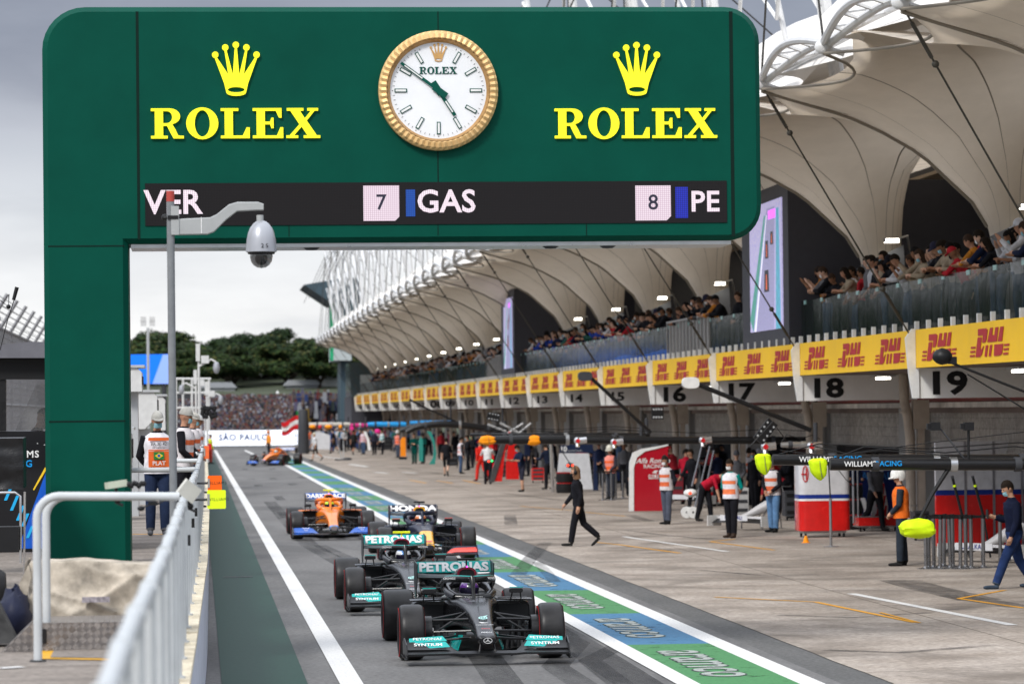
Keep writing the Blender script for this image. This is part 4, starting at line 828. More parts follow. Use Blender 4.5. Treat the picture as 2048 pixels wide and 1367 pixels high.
# garage interiors: back panels, a base colour for each bay
random.seed(11)
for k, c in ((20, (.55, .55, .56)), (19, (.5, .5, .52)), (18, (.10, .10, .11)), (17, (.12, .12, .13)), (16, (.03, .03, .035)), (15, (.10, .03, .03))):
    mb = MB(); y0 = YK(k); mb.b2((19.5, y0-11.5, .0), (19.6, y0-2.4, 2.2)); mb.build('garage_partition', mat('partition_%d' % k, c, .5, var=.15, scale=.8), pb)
# far end block
mb = MB(); mb.b2((13.6, YF_+.3, 0), (17.2, YF_+14, 4.4)); fe = mb.build('end_block', GRYW, pb); mb = MB(); mb.b2((13.55, YF_+.2, 4.4), (17.6, YF_+10, 7.4)); mb.build('glass_cabin', mat('blue_grey_glass', (.07, .10, .11), .15), pb)
mb = MB(); mb.b2((14.4, YF_+.15, 4.5), (15.6, YF_+.19, 6.3)); mb.build('cabin_window', mat('pale_window', (.5, .55, .55), .3), pb)
# ---------------------------------------------------------------- tensile canopies
MEMB = bpy.data.materials.new('canopy_membrane'); MEMB.use_nodes = True; t = MEMB.node_tree; b = t.nodes['Principled BSDF']; o_ = t.nodes['Material Output']
b.inputs['Roughness'].default_value = .85; b.inputs['Specular IOR Level'].default_value = .15
k = t.nodes.new('ShaderNodeTexCoord'); n = N(t, 'ShaderNodeTexNoise', i_Scale=1.1, i_Detail=9.0, i_Roughness=.65); t.links.new(k.outputs['Object'], n.inputs['Vector'])
r = t.nodes.new('ShaderNodeValToRGB'); r.color_ramp.elements[0].position = .3; r.color_ramp.elements[1].position = .7; r.color_ramp.elements[0].color = (.62, .56, .48, 1); r.color_ramp.elements[1].color = (.76, .69, .60, 1)
t.links.new(n.outputs['Fac'], r.inputs[0]); t.links.new(r.outputs[0], b.inputs['Base Color'])
tl = N(t, 'ShaderNodeBsdfTranslucent'); tl.inputs[0].default_value = (.74, .63, .50, 1); ms = N(t, 'ShaderNodeMixShader', i_0=.36); t.links.new(b.outputs[0], ms.inputs[1]); t.links.new(tl.outputs[0], ms.inputs[2]); t.links.new(ms.outputs[0], o_.inputs[0])
SEAM = mat('membrane_seam', (.26, .23, .19), .8, var=0); CABLE = mat('dark_cable', (.03, .028, .025), .5, var=0); TOPM = mat('upper_membrane', (.74, .71, .67), .7, var=.08, scale=1.5); WTUBE = mat('white_steel_tube', (.66, .66, .66), .35, var=.05)
GCONE = mat('base_cone_grey', (.25, .26, .28), .5, var=.05)
PR = [(.45, 6.15), (.52, 6.45), (.8, 6.92), (1.4, 7.44), (1.9, 7.88), (2.75, 8.32), (3.4, 8.58), (5.1, 9.02), (6.5, 9.25), (8.0, 9.42), (11, 9.5)]
PB = [(.45, 6.15), (.47, 6.9), (.52, 7.6), (.66, 8.3), (1.0, 8.85), (2.0, 9.25), (4, 9.4), (11, 9.5)]
def pr_(T, r):
    for (a, b), (c, d) in zip(T, T[1:]):
        if r <= c: return b+(d-b)*(r-a)/(c-a)
    return T[-1][1]
def P_(r, dx=-1.0): w = ((1-dx)/2)**1.2; return pr_(PR, r)*w+pr_(PB, r)*(1-w)
FX, BX, CX = 10.7, 21.6, 15.8
def front(yo):           # yo: y relative to node line, nodes every 6.54
    t_ = (yo/6.54) % 1.0; return FX+.85*sin(pi*t_**.62)
def edge_dip(yo): t_ = (yo/6.54) % 1.0; return -.22*sin(pi*t_**.62)
def make_canopy():
    t = thing('roof_canopy', 'x', 'canopy', (CX, 0, 0), group='tensile canopies along the pit building')
    seams = [180] + [180+s*a for s in (1, -1) for a in (20, 42, 68, 92, 112, 130, 148, 164)]
    angs = []
    for a in range(0, 360, 5): angs.append((a, 0))
    angs = sorted([(a % 360, 0) for a in range(0, 360, 5)]+[((a+d) % 360, s_) for a in seams for d, s_ in (((-.25, 1), (.25, 0)) if 90 < a % 360 < 270 else ((-.6, 1), (.6, 0)))])
    A = []; last = -9
    for a, s_ in angs:
        if abs(a-last) < .2: continue
        A.append((a, s_)); last = a
    def ray(a):
        # direction: a=180 faces the lane, skewed towards the front node
        r_ = radians(a); dx, dy = cos(r_), sin(r_)
        w = max(0, -dx)
        lo, hi = .5, 14.0
        for _ in range(26):
            m = (lo+hi)/2; X = CX+dx*m; fr = min(1, max(0, (CX-X)/(CX-FX))); Y = dy*m-1.3*fr
            inside = X < BX and abs(dy*m) < 6.54 and X > front(Y+1.3)
            if inside: lo = m
            else: hi = m
        return dx, dy, lo
    mb = MB(); rows = []; nr = 26
    for a, s_ in A:
        dx, dy, R = ray(a); row = []
        for j in range(nr+1):
            s = j/nr; r_ = .45+(R-.45)*s**1.7; X = CX+dx*r_; fr = min(1, max(0, (CX-X)/(CX-FX))); Y = dy*r_-1.3*fr
            e = max(0, (s-.72)/.28)**2 if dx < -.35 else 0
            isfront = X-front(Y+1.3) < .02 or dx < -.6
            ang = a; rip = 0
            z = P_(r_, dx)+(edge_dip(Y+1.3)*e)
            row.append(mb.pt((X-CX, Y, z)))
        rows.append(row)
    n = len(rows)
    for i in range(n):
        mb.m = 1 if (A[i][1] == 1) else 0
        for j in range(nr): mb.face((rows[i][j], rows[(i+1) % n][j], rows[(i+1) % n][j+1], rows[i][j+1]))
    mb.build('membrane', [MEMB, SEAM], t, smooth=True, fix=False, angle=80)
    mb = MB(); pts = []
    for j in range(16):
        s = j/15; r_ = .55+(5.1-.55)*s; X = CX-r_; fr = (CX-X)/(CX-FX); pts.append((X-CX, -1.3*fr, P_(r_)-.05))
    mb.tube(pts, .032, 6); mb.build('valley_cable', SEAM, t, smooth=True)
    # edge cables
    for a in (0, 1):
        mb = MB(); pts = []
        for q in range(17): yo = (a-1)*6.54+6.54*q/16; pts.append((front(yo if q < 16 else 0)-CX if 0 < q < 16 else FX-CX, -1.3+yo, 9.04+(edge_dip(yo) if 0 < q < 16 else 0)-.03))
        mb.tube(pts, .028, 6); mb.build('edge_cable', SEAM, t, smooth=True)
        mb = MB(); C1, C2, C3 = [], [], []
        for q in range(13):
            s = q/12; y = -1.3+(a-1)*6.54+6.54*s; w = sin(pi*s)
            C1.append((FX-CX+.10+.15*w, y, 9.18+.20*w)); C2.append((FX-CX-.12*w, y, 9.20+.30*w)); C3.append((FX-CX+.05+1.0*w, y, 9.24+.42*w))
        for c in (C1, C2, C3): mb.tube(c, .07, 8)
        for q in (2, 4, 6, 8, 10):
            mb.tube([C1[q], C2[q]], .035, 5); mb.tube([C2[q], C3[q]], .035, 5)
            mb.tube([C1[q], C3[q+1]], .035, 5)
        mb.build('edge_truss', WTUBE, t, smooth=True)
        mb = MB(); c = (FX-CX, -1.3-6.54*a, 9.12); mb.ball(c, (.16, .10, .13), 8, 6); mb.tube([c, (c[0]+.35, c[1], c[2]-.12)], .05, 6); mb.build('edge_node', WTUBE, t, smooth=True)
    mb = MB()
    def top(u, v):
        Y = -1.3-6.54+13.08*u; yo = Y+1.3; X = front(yo)+.25+3.6*v; return (X-CX, Y, 9.28+(.35+1.9*(.5+.5*cos(2*pi*yo/13.08)))*(1-(1-v)**2)+.45*v)
    mb.grid(top, 36, 8); mb.build('upper_membrane', TOPM, t, smooth=True, fix=False)
    # ladder mast
    mb = MB(); ml = []
    for s in (-.26, .26):
        pts = [(12.35-CX-.95*(q/8)**.8, -1.3+1.1+s, 9.4+7.6*q/8) for q in range(9)]; mb.tube(pts, .10, 8); ml.append(pts)
    for q in range(0, 9): mb.tube([ml[0][q], ml[1][q]], .055, 6)
    for q in range(0, 8): mb.box([(ml[0][q][i]*.5+ml[1][q+1][i]*.5) for i in range(3)], (.06, .60, .16))
    mb.build('ladder_mast', WTUBE, t, smooth=True, angle=35)
    for s in (1, -1):
        mb = MB(); mb.tube([(11.3-CX, -.2, 16.9), (12.0-CX, -.2+s*6.54, 13.2), (12.6-CX, -.2+s*6.54*1.0, 10.2)], .06, 6); mb.tube([(11.6-CX, -.2, 14.6), (12.3-CX, -.2+s*6.54, 11.2)], .045, 6); mb.tube([(12.4-CX, -.2, 10.0), (11.7-CX, -.2+s*6.54, 14.0)], .045, 6); mb.build('lattice_brace', WTUBE, t, smooth=True)
    for (tx, ty, tz) in ((FX-CX, -1.3, 9.2), (FX-CX, -7.84, 9.2), (3.5, -.2, 9.6), (FX-CX-1.2, -.2, 12.5)):
        mb = MB(); mb.tube([(11.4-CX, -.2, 16.6), (tx, ty, tz)], .022, 5); mb.build('stay_cable', CABLE, t)
    # tie rod down to the banner
    mb = MB(); a = Vector((FX-CX+.05, -1.3, 9.0)); b_ = Vector((13.93-CX, .78, 4.36)); mb.tube([a, b_], .017, 6)
    mb.tube([a.lerp(b_, .04), a.lerp(b_, .15)], .032, 6); mb.tube([a.lerp(b_, .82), a.lerp(b_, .93)], .032, 6); mb.ball(a.lerp(b_, .17), .06, 8, 5); mb.ball(a.lerp(b_, .80), .06, 8, 5); mb.build('tie_rod', mat('rod_olive_steel', (.07, .065, .055), .5, .3), t, smooth=True)
    mb = MB(); mb.lathe([(.46, 4.45), (.46, 5.5), (.50, 5.9), (.56, 6.20), (.44, 6.22)], (0, 0, 0), n=28); mb.build('column', GCONE, t, smooth=True)
    mb = MB(); mb.prism([(-.62, 6.24), (.38, 6.70), (.42, 5.9), (-.1, 5.66)], lambda u, v, tt: (u, tt, v), -.72, -.66); mb.build('column_fin', GCONE, t)
    mb = MB(); mb.box((.05, -1.0, 6.80), (.36, .20, .09)); mb.tube([(.2, -1.0, 6.83), (.45, -.85, 6.9), (.60, -.4, 6.5)], .03, 6); fl = mb.build('floodlight', MET, t)
    mb = MB(); mb.b2((-.11, -1.08, 6.74), (.21, -.92, 6.752)); mb.box((.05, -1.105, 6.80), (.30, .01, .06)); mb.build('lamp_glass', LAMP, fl)
    return t
cano = make_canopy(); reindex()
NMW = {1: 'farthest', 20: 'nearest'}
for k in range(20, 0, -1):
    yf = 79.5+BS*(18-k); o = cano if k == 20 else dup(cano)
    o.location = (CX, yf, 0)
    o['label'] = 'flared beige canopy of the roof above garage board %02d' % k if k < 20 else 'nearest flared beige canopy cut off by the upper right corner'
# ---------------------------------------------------------------- big screens on the balcony
SCRM = mat('screen_lilac', (.50, .46, .72), .4, emit=.5, var=.38, scale=14)
def big_screen(yn, yf, xw, label):
    t = thing('big_screen', label, 'screen', (14.2, yn, 4.5), group='video screens on the balcony')
    H = 3.9; Wd = yf-yn
    mb = MB(); mb.b2((-.15, 0, 0), (.5, Wd, H)); mb.build('cabinet', GRYW, t)
    mb = MB(); mb.b2((.5, -.0, 0), (xw, .12, H)); mb.build('side_wall', GRYW, t)
    mb = MB(); mb.b2((.9+.9, -.02, 0), (1.7+.9, -.003, 2.15)); mb.build('door', BLK, t)
    mb = MB(); mb.b2((-.175, .75, .42), (-.152, Wd-1.4, H-.35)); s = mb.build('display', SCRM, t)
    yl, yr, zb, zt = Wd-1.4, .75, .42, H-.35
    def q(name, pts, m, e=.003):
        mb = MB(); mb.poly([(-.175-e, yl+(yr-yl)*u, zb+(zt-zb)*v) for u, v in pts]); mb.build(name, m, s, fix=False)
    q('picture_lane', [(.15, 0), (.75, 0), (.80, .95), (.55, .95)], mat('screen_lane', (.38, .36, .58), .4, emit=.4, var=.4, scale=22), .003)
    q('picture_verge', [(.0, .1), (.10, .0), (.52, .9), (.47, .9)], mat('screen_green', (.10, .40, .33), .4, emit=.35, var=.2, scale=5), .004)
    q('picture_edge', [(.80, 0), (.95, 0), (.92, .93), (.84, .93)], mat('screen_cyan', (.12, .45, .60), .4, emit=.4, var=.3, scale=6), .005)
    q('picture_line', [(.14, 0), (.19, 0), (.56, .9), (.545, .9)], mat('screen_white', (.85, .83, .95), .4, emit=.7, var=0), .006)
    q('picture_lights', [(.60, .86), (.82, .86), (.82, .93), (.60, .93)], mat('screen_magenta', (.75, .15, .95), .4, emit=1.0, var=0), .007)
    for (a, b_, c, d) in ((.46, .30, .15, .17), (.50, .56, .10, .14), (.66, .66, .09, .10)):
        mm = mat('screen_dark_car', (.03, .03, .05), .4, emit=0, var=0); m2_ = mat('screen_orange', (.8, .15, .05), .4, emit=.5, var=.3, scale=9)
        q('picture_car', [(a, b_), (a+c, b_), (a+c*.9, b_+d), (a+c*.1, b_+d)], mm, .008); q('picture_car_nose', [(a+c*.35, b_+d*.1), (a+c*.65, b_+d*.1), (a+c*.58, b_+d*.8), (a+c*.42, b_+d*.8)], m2_, .010)
    return t
big_screen(81.9, 88.9, 6.0, 'nearer grey video screen standing on the balcony above board 17 and 18')
big_screen(153.2, 159.6, 5.2, 'farther grey video screen standing on the balcony above board 12')
# ---------------------------------------------------------------- far end: tower, LED board, stands, trees
SLATE = mat('slate_blue', (.055, .085, .105), .45, var=.05); PGR = mat('pale_grey_wall', (.42, .46, .46), .6)
tw = thing('control_tower', 'slate control tower with a wedge roof beyond the pit building', 'tower', (0, 320, 0))
def a3(px, py, Y=320): p = at(px, py, Y); return (p.x, p.z)
mb = MB(); mb.prism([a3(608, 569), a3(690, 555), a3(720, 556), a3(720, 606), a3(664, 606)], lambda u, v, t_: (u, t_, v), 0, 14); mb.build('wedge_roof', SLATE, tw)
mb = MB(); mb.prism([a3(668, 604), a3(704, 604), a3(704, 720), a3(668, 720)], lambda u, v, t_: (u, t_, v), 1, 12); mb.build('shaft', PGR, tw)
mb = MB(); mb.prism([a3(684, 721), a3(704, 721), a3(704, 860), a3(684, 860)], lambda u, v, t_: (u, t_, v), 3, 10); mb.build('base_wall', SLATE, tw)
mb = MB(); mb.prism([a3(662, 604), a3(668, 604), a3(668, 720), a3(662, 720)], lambda u, v, t_: (u, t_, v), 1, 3); mb.build('green_edge', mat('edge_green', (.02, .35, .16), .5), tw)
mb = MB(); mb.prism([a3(688, 560), a3(716, 560), a3(716, 640), a3(688, 640)], lambda u, v, t_: (u, t_, v), -.3, .95); mb.build('glazing', mat('blue_grey_glass', (.07, .10, .11), .15), tw)
for px, h in ((672, 468), (686, 500), (690, 510)): mb = MB(); x, z = a3(px, h); x2, z2 = a3(px, 556); mb.tube([(x2, 5, z2), (x, 5, z)], .10, 5); mb.build('antenna', LGR, tw)
lb = thing('led_board', 'long white illuminated board with city name across the end of the pit lane', 'sign', (0, 328, 0))
p0, p1 = at(409, 892, 328), at(598, 858, 328)
mb = MB(); mb.b2((p0.x, -.1, 0), (p1.x, .25, p1.z)); mb.build('cabinet', DGR, lb)
mb = MB(); mb.b2((p0.x+.05, -.13, .08), (p1.x-.05, -.105, p1.z-.04)); mb.build('display', mat('led_white', (.85, .88, .95), .5, emit=.75, var=0), lb)
text('SÃO PAULO', .80, mat('navy_text', (.0, .035, .16), .5, var=0), (at(487, 875, 328).x, -.15, at(484, 874.5, 328).z), parent=lb, bold=.03, sp=1.12, sx=.98)
for s, y_ in (('THE WORLD', 870), ('MEETS HERE', 880)): p = at(565, y_, 328); text(s, .42, mat('pale_blue_text', (.35, .42, .62), .5, var=0), (p.x, -.15, p.z), parent=lb, sp=1.2)
p = at(422, 877, 328); text('VISIT', .34, MATS['pale_blue_text'], (p.x, -.15, p.z), parent=lb)
# terrain and crowd bank
m_ = MB(); m_.poly([(-80, 338, .5), (120, 338, .5), (120, 425, 5.2), (-80, 425, 5.2)]); m_.poly([(-60, 425, 5.2), (300, 425, 5.2), (300, 540, 11), (-60, 540, 11)]); m_.poly([(-60, 540, 11), (300, 540, 11), (400, 900, 12), (-80, 900, 12)]); struct('hillside', m_, gmat('dry_hillside', (.03, .038, .02), (.065, .075, .045), .15, 2.0), fix=False)
random.seed(21); cols = [(.26, .27, .30), (.03, .03, .05), (.12, .03, .03), (.03, .05, .14), (.20, .13, .03), (.02, .02, .03), (.07, .06, .07), (.10, .10, .14), (.03, .04, .04), (.10, .09, .15)]
cm = [mat('crowd_cloth_%s' % 'abcdefghij'[i], c, .8, var=0) for i, c in enumerate(cols)]+[mat('crowd_skin', (.13, .08, .065), .7, var=0)]
mb = MB()
def crowd(n, x0, x1, y0, y1, zf, h=.95):
    for _ in range(n):
        y = random.uniform(y0, y1); x = random.uniform(x0, x1); z = zf(y); mb.m = random.randrange(10); w = random.uniform(.15, .23); hh = random.uniform(.8, 1.15)*h
        c = [(x-w, y, z), (x+w, y, z), (x+w*.9, y, z+hh), (x+w*.35, y, z+hh+.08), (x-w*.35, y, z+hh+.08), (x-w*.9, y, z+hh)]
        mb.prism([(a-x, c_-z) for a, _, c_ in c], lambda u, v, t_: (x+u, y+t_, z+v), -.12, .12)
        mb.m = 10 if random.random() < .4 else random.choice([1, 5, 7, 8, 0, 2]); mb.box((x, y, z+hh+.2), (.20, .2, .26))
crowd(4600, -2, 22, 342, 424, lambda y: .25+(y-338)*.048, .75)
tag(mb.build('crowd', cm, fix=False), 'dense mass of colourful spectators on the far bank above the white board', 'crowd', kind='stuff')
mb = MB(); random.seed(31)
crowd(330, 9.5, 17.5, 332, 336, lambda y: random.uniform(.9, 4.3), .8)
tag(mb.build('crowd', cm, fix=False), 'spectators packed in the scaffold stand beside the pit building end', 'crowd', kind='stuff')
sc_f = thing('scaffold_stand', 'brown scaffold grandstand at the far end beside the pit building', 'grandstand', (0, 334, 0)); SCAF = mat('scaffold_brown', (.16, .12, .09), .7)
for k in range(4):
    mb = MB(); z = .8+k*.95; mb.b2((9.3, -.5+k*1.0, z-.12), (17.6, .6+k*1.0, z)); mb.build('tier', SCAF, sc_f)
for k in range(9): mb = MB(); x = 9.3+k*1.03; mb.tube([(x, -.8, 0), (x, -.8, 4.9)], .05, 5); mb.build('upright', SCAF, sc_f)
for k in range(5): mb = MB(); mb.tube([(9.3, -.85, .8+k*.95), (17.6, -.85, .8+k*.95)], .035, 5); mb.build('rail', SCAF, sc_f)
def tent(px, py, w, h, Y, label, m=WHT):
    p = at(px, py, Y); t = thing('tent', label, 'tent', p); k_ = Y/FPX; W_, H_ = w*k_/2, h*k_
    mb = MB(); mb.loft([[(-W_, -W_, 0), (W_, -W_, 0), (W_, W_, 0), (-W_, W_, 0)], [(-W_*.3, -W_*.3, H_*.45), (W_*.3, -W_*.3, H_*.45), (W_*.3, W_*.3, H_*.45), (-W_*.3, W_*.3, H_*.45)], [(-.03, -.03, H_), (.03, -.03, H_), (.03, .03, H_), (-.03, .03, H_)]]); mb.build('roof', m, t)
    for sx_ in (1, -1):
        for sy in (1, -1): mb = MB(); mb.tube([(sx_*W_*.95, sy*W_*.95, 0), (sx_*W_*.95, sy*W_*.95, -H_*1.2)], .06, 5); mb.build('pole', LGR, t)
tent(555, 799, 36, 18, 432, 'white pointed tent under the trees above the crowd'); tent(520, 800, 20, 9, 436, 'small white tent left of the pointed one under the trees')
for i, (x0, x1, y0, y1, m, Y, lab) in enumerate(((404, 470, 775, 800, LGR, 440, 'long grey-white shed under the trees left of the tent'), (572, 640, 770, 803, mat('shed_grey', (.25, .26, .27), .6), 445, 'dark grey shed under the trees right of the tent'), (640, 705, 755, 800, mat('pale_block', (.38, .39, .38), .6), 450, 'pale building among the trunks near the pit building end'))):
    a, b_ = at(x0, y1, Y), at(x1, y0, Y); t = thing('shed', lab, 'building', (0, Y, 0)); mb = MB(); mb.b2((a.x, 0, a.z-2), (b_.x, 5, b_.z)); mb.build('wall', m, t)
    mb = MB(); mb.prism([(a.x-.3, b_.z), (b_.x+.3, b_.z), (b_.x-.4, b_.z+.7), (a.x+.4, b_.z+.7)], lambda u, v, t_: (u, t_, v), -.3, 5.3); mb.build('roof', mat('roof_grey', (.3, .31, .33), .5), t)
LEAF = [mat('foliage_dark', (.012, .026, .008), .8, var=.5, scale=.6), mat('foliage_mid', (.026, .046, .012), .8, var=.5, scale=.6), mat('foliage_olive', (.060, .066, .020), .8, var=.4, scale=.6)]; BARK = mat('bark', (.055, .045, .036), .9, var=.3)
def make_tree(seed, H, Wd, mi):
    rnd = random.Random(seed); t = thing('tree', 'x', 'tree', (0, 0, 0), group='trees beyond the far end of the pit lane')
    mb = MB(); tips = []
    th = H*.34; mb.tube([(0, 0, 0), (.15, 0, th*.5), (.0, .1, th)], [.42, .32, .26], 8)
    for k in range(6):
        a = 2*pi*k/6+rnd.uniform(-.3, .3); R = Wd*rnd.uniform(.22, .40); z1 = th+H*rnd.uniform(.18, .42); p1 = (R*cos(a)*.5, R*sin(a)*.5, th+(z1-th)*.55); p2 = (R*cos(a), R*sin(a), z1)
        mb.tube([(0, .1, th*.85), p1, p2], [.2, .13, .05], 6); tips.append(p2)
    mb.build('trunk', BARK, t, smooth=True)
    cl = [(Vector(p), rnd.uniform(.18, .26)*Wd) for p in tips]
    for k in range(15):
        a = rnd.uniform(0, 2*pi); R = Wd*.42*sqrt(rnd.random()); cl.append((Vector((R*cos(a), R*sin(a), th+H*(.16+.47*rnd.random()*(1.12-(R/Wd)**2*2.2)))), rnd.uniform(.12, .22)*Wd))
    mb = MB()
    for c, r_ in cl:
        n_ = int(120*r_*r_/1.5)+60
        for _ in range(n_):
            d = Vector((rnd.gauss(0, 1), rnd.gauss(0, 1), rnd.gauss(0, 1))).normalized(); q = c+Vector((d.x, d.y, d.z*.75))*r_*(rnd.random()**.28)*rnd.uniform(.85, 1.12)
            s = rnd.uniform(.16, .36); u_ = Vector((rnd.gauss(0, 1), rnd.gauss(0, 1), rnd.gauss(0, .6))).normalized(); v_ = u_.cross(d).normalized() if abs(u_.dot(d)) < .95 else Vector((0, 0, 1))
            u_ = (u_-d*u_.dot(d)*.6).normalized(); x_ = rnd.random()
            mb.m = 0 if x_ < .45 else (1 if x_ < .82 else 2)
            mb.poly([q-u_*s-v_*s*.4, q+v_*s*.9, q+u_*s+v_*s*.2, q-v_*s*.8])
    mb.build('crown', [LEAF[0], LEAF[1 if mi else 0], LEAF[2 if mi else 1]], t, fix=False)
    return t
protos = [make_tree(1, 11, 9, 0), make_tree(2, 10, 10.5, 1), make_tree(3, 12, 8.5, 0), make_tree(4, 9, 9, 1)]; reindex()
TR = [(250, 690, 3), (290, 684, 1), (330, 680, 1), (372, 690, 0), (415, 683, 0), (455, 690, 2), (492, 676, 0), (525, 684, 1), (555, 672, 2), (590, 684, 0), (622, 694, 1), (655, 692, 0), (690, 700, 2), (725, 705, 1), (270, 712, 0), (400, 712, 3), (470, 705, 3), (575, 700, 3), (640, 708, 3), (760, 712, 0)]
used = set(); lab = ['far left, above the blue screen', 'behind the camera pole', 'just right of the camera pole', 'left of the mast of cameras', 'right of the mast of cameras', 'above the start of the white board', 'over the word on the white board', 'left of the white tent', 'directly above the white tent', 'right of the white tent', 'above the striped flag', 'below the tip of the control tower', 'behind the control tower foot', 'behind the pit building end', 'low beside the gantry leg', 'low behind the mast of cameras', 'low in front of the row above the board', 'low between the tent and the flag', 'low above the scaffold stand', 'mostly hidden behind the balcony end']
for i, (px, ty, pi_) in enumerate(TR):
    o = protos[pi_] if pi_ not in used else dup(protos[pi_]); used.add(pi_)
    Y = 462+(i % 5)*9 if i < 14 else 445+(i % 3)*6; hz = 829-.009*(px-388); zt = 3+(hz-ty)*Y/FPX; zb = 5.2; H = [11, 10, 12, 9][pi_]*.93
    sc = (zt-zb)/H; o.location = (at(px, 800, Y).x, Y, zb); o.rotation_euler = (0, 0, i*1.3); o.scale = (sc*1.55, sc*1.3, sc)
    o['label'] = ('dark rounded' if pi_ in (0, 2) else 'olive spreading')+' tree '+lab[i]
# tree top at far left edge
tl_ = dup(protos[0], (at(0, 700, 155).x-2.9, 155, 1.0)); tl_['label'] = 'dark tree top poking up at the left edge behind the catch fence'; tl_.scale = (.75, .75, 0.98*(at(0, 560, 155).z-1)/11)
# ---------------------------------------------------------------- people
import numpy as np
def nrm(v): return Vector(v).normalized()
POSES = {
 # lean, head pitch, head yaw, legs ((thigh fwd, knee bend),(…)), arms ((upper dir),(fore dir)) for s=+1 (their left, +x) and s=-1
 'stand': dict(lean=2, hp=8, legs=((3, 3), (-3, 2)), arms=(((.22, .02, -1), (.10, -.25, -1)), ((.20, .05, -1), (.08, -.2, -1)))),
 'folded': dict(lean=2, hp=10, legs=((5, 4), (-4, 3)), arms=(((.25, -.25, -1), (-.9, -.45, .12)), ((.25, -.28, -1), (-.9, -.40, .0)))),
 'behind': dict(lean=1, hp=12, legs=((4, 2), (-4, 2)), arms=(((.28, .22, -1), (-.55, .30, -.6)), ((.28, .22, -1), (-.55, .25, -.6)))),
 'front': dict(lean=2, hp=12, legs=((4, 3), (-3, 2)), arms=(((.22, -.12, -1), (-.55, -.5, -.55)), ((.22, -.12, -1), (-.55, -.5, -.55)))),
 'walk': dict(lean=5, hp=6, legs=((15, 6), (-15, 34)), arms=(((.15, .35, -1), (.02, -.2, -1)), ((.15, -.35, -1), (.0, -.65, -.8)))),
 'walk2': dict(lean=4, hp=25, legs=((28, 6), (-16, 18)), arms=(((.18, -.1, -1), (.0, -.35, -.9)), ((.18, .1, -1), (-.1, -.9, .25)))),
 'bend': dict(lean=62, hp=80, legs=((12, 6), (-10, 6)), arms=(((.1, -.45, -1), (.0, -.25, -1)), ((.1, -.4, -1), (-.1, -.2, -1)))),
 'lean': dict(lean=26, hp=30, legs=((2, 4), (10, 18)), arms=(((.2, -.65, -.72), (-.90, -.55, .10)), ((.2, -.62, -.75), (-.75, -.70, .0)))),
 'phone': dict(lean=14, hp=18, legs=((3, 4), (-3, 2)), arms=(((.25, -.75, -.55), (-.35, -.70, .75)), ((.25, -.70, -.6), (-.35, -.70, .75)))),
 'camera': dict(lean=8, hp=5, legs=((3, 3), (-4, 2)), arms=(((.35, -.6, -.7), (-.45, -.45, .85)), ((.35, -.6, -.7), (-.45, -.45, .85)))),
 'work': dict(lean=12, hp=35, legs=((6, 5), (-6, 5)), arms=(((.15, -.5, -.9), (-.15, -1, .1)), ((.15, -.45, -.9), (-.2, -1, .15)))),
}
_pm = {}
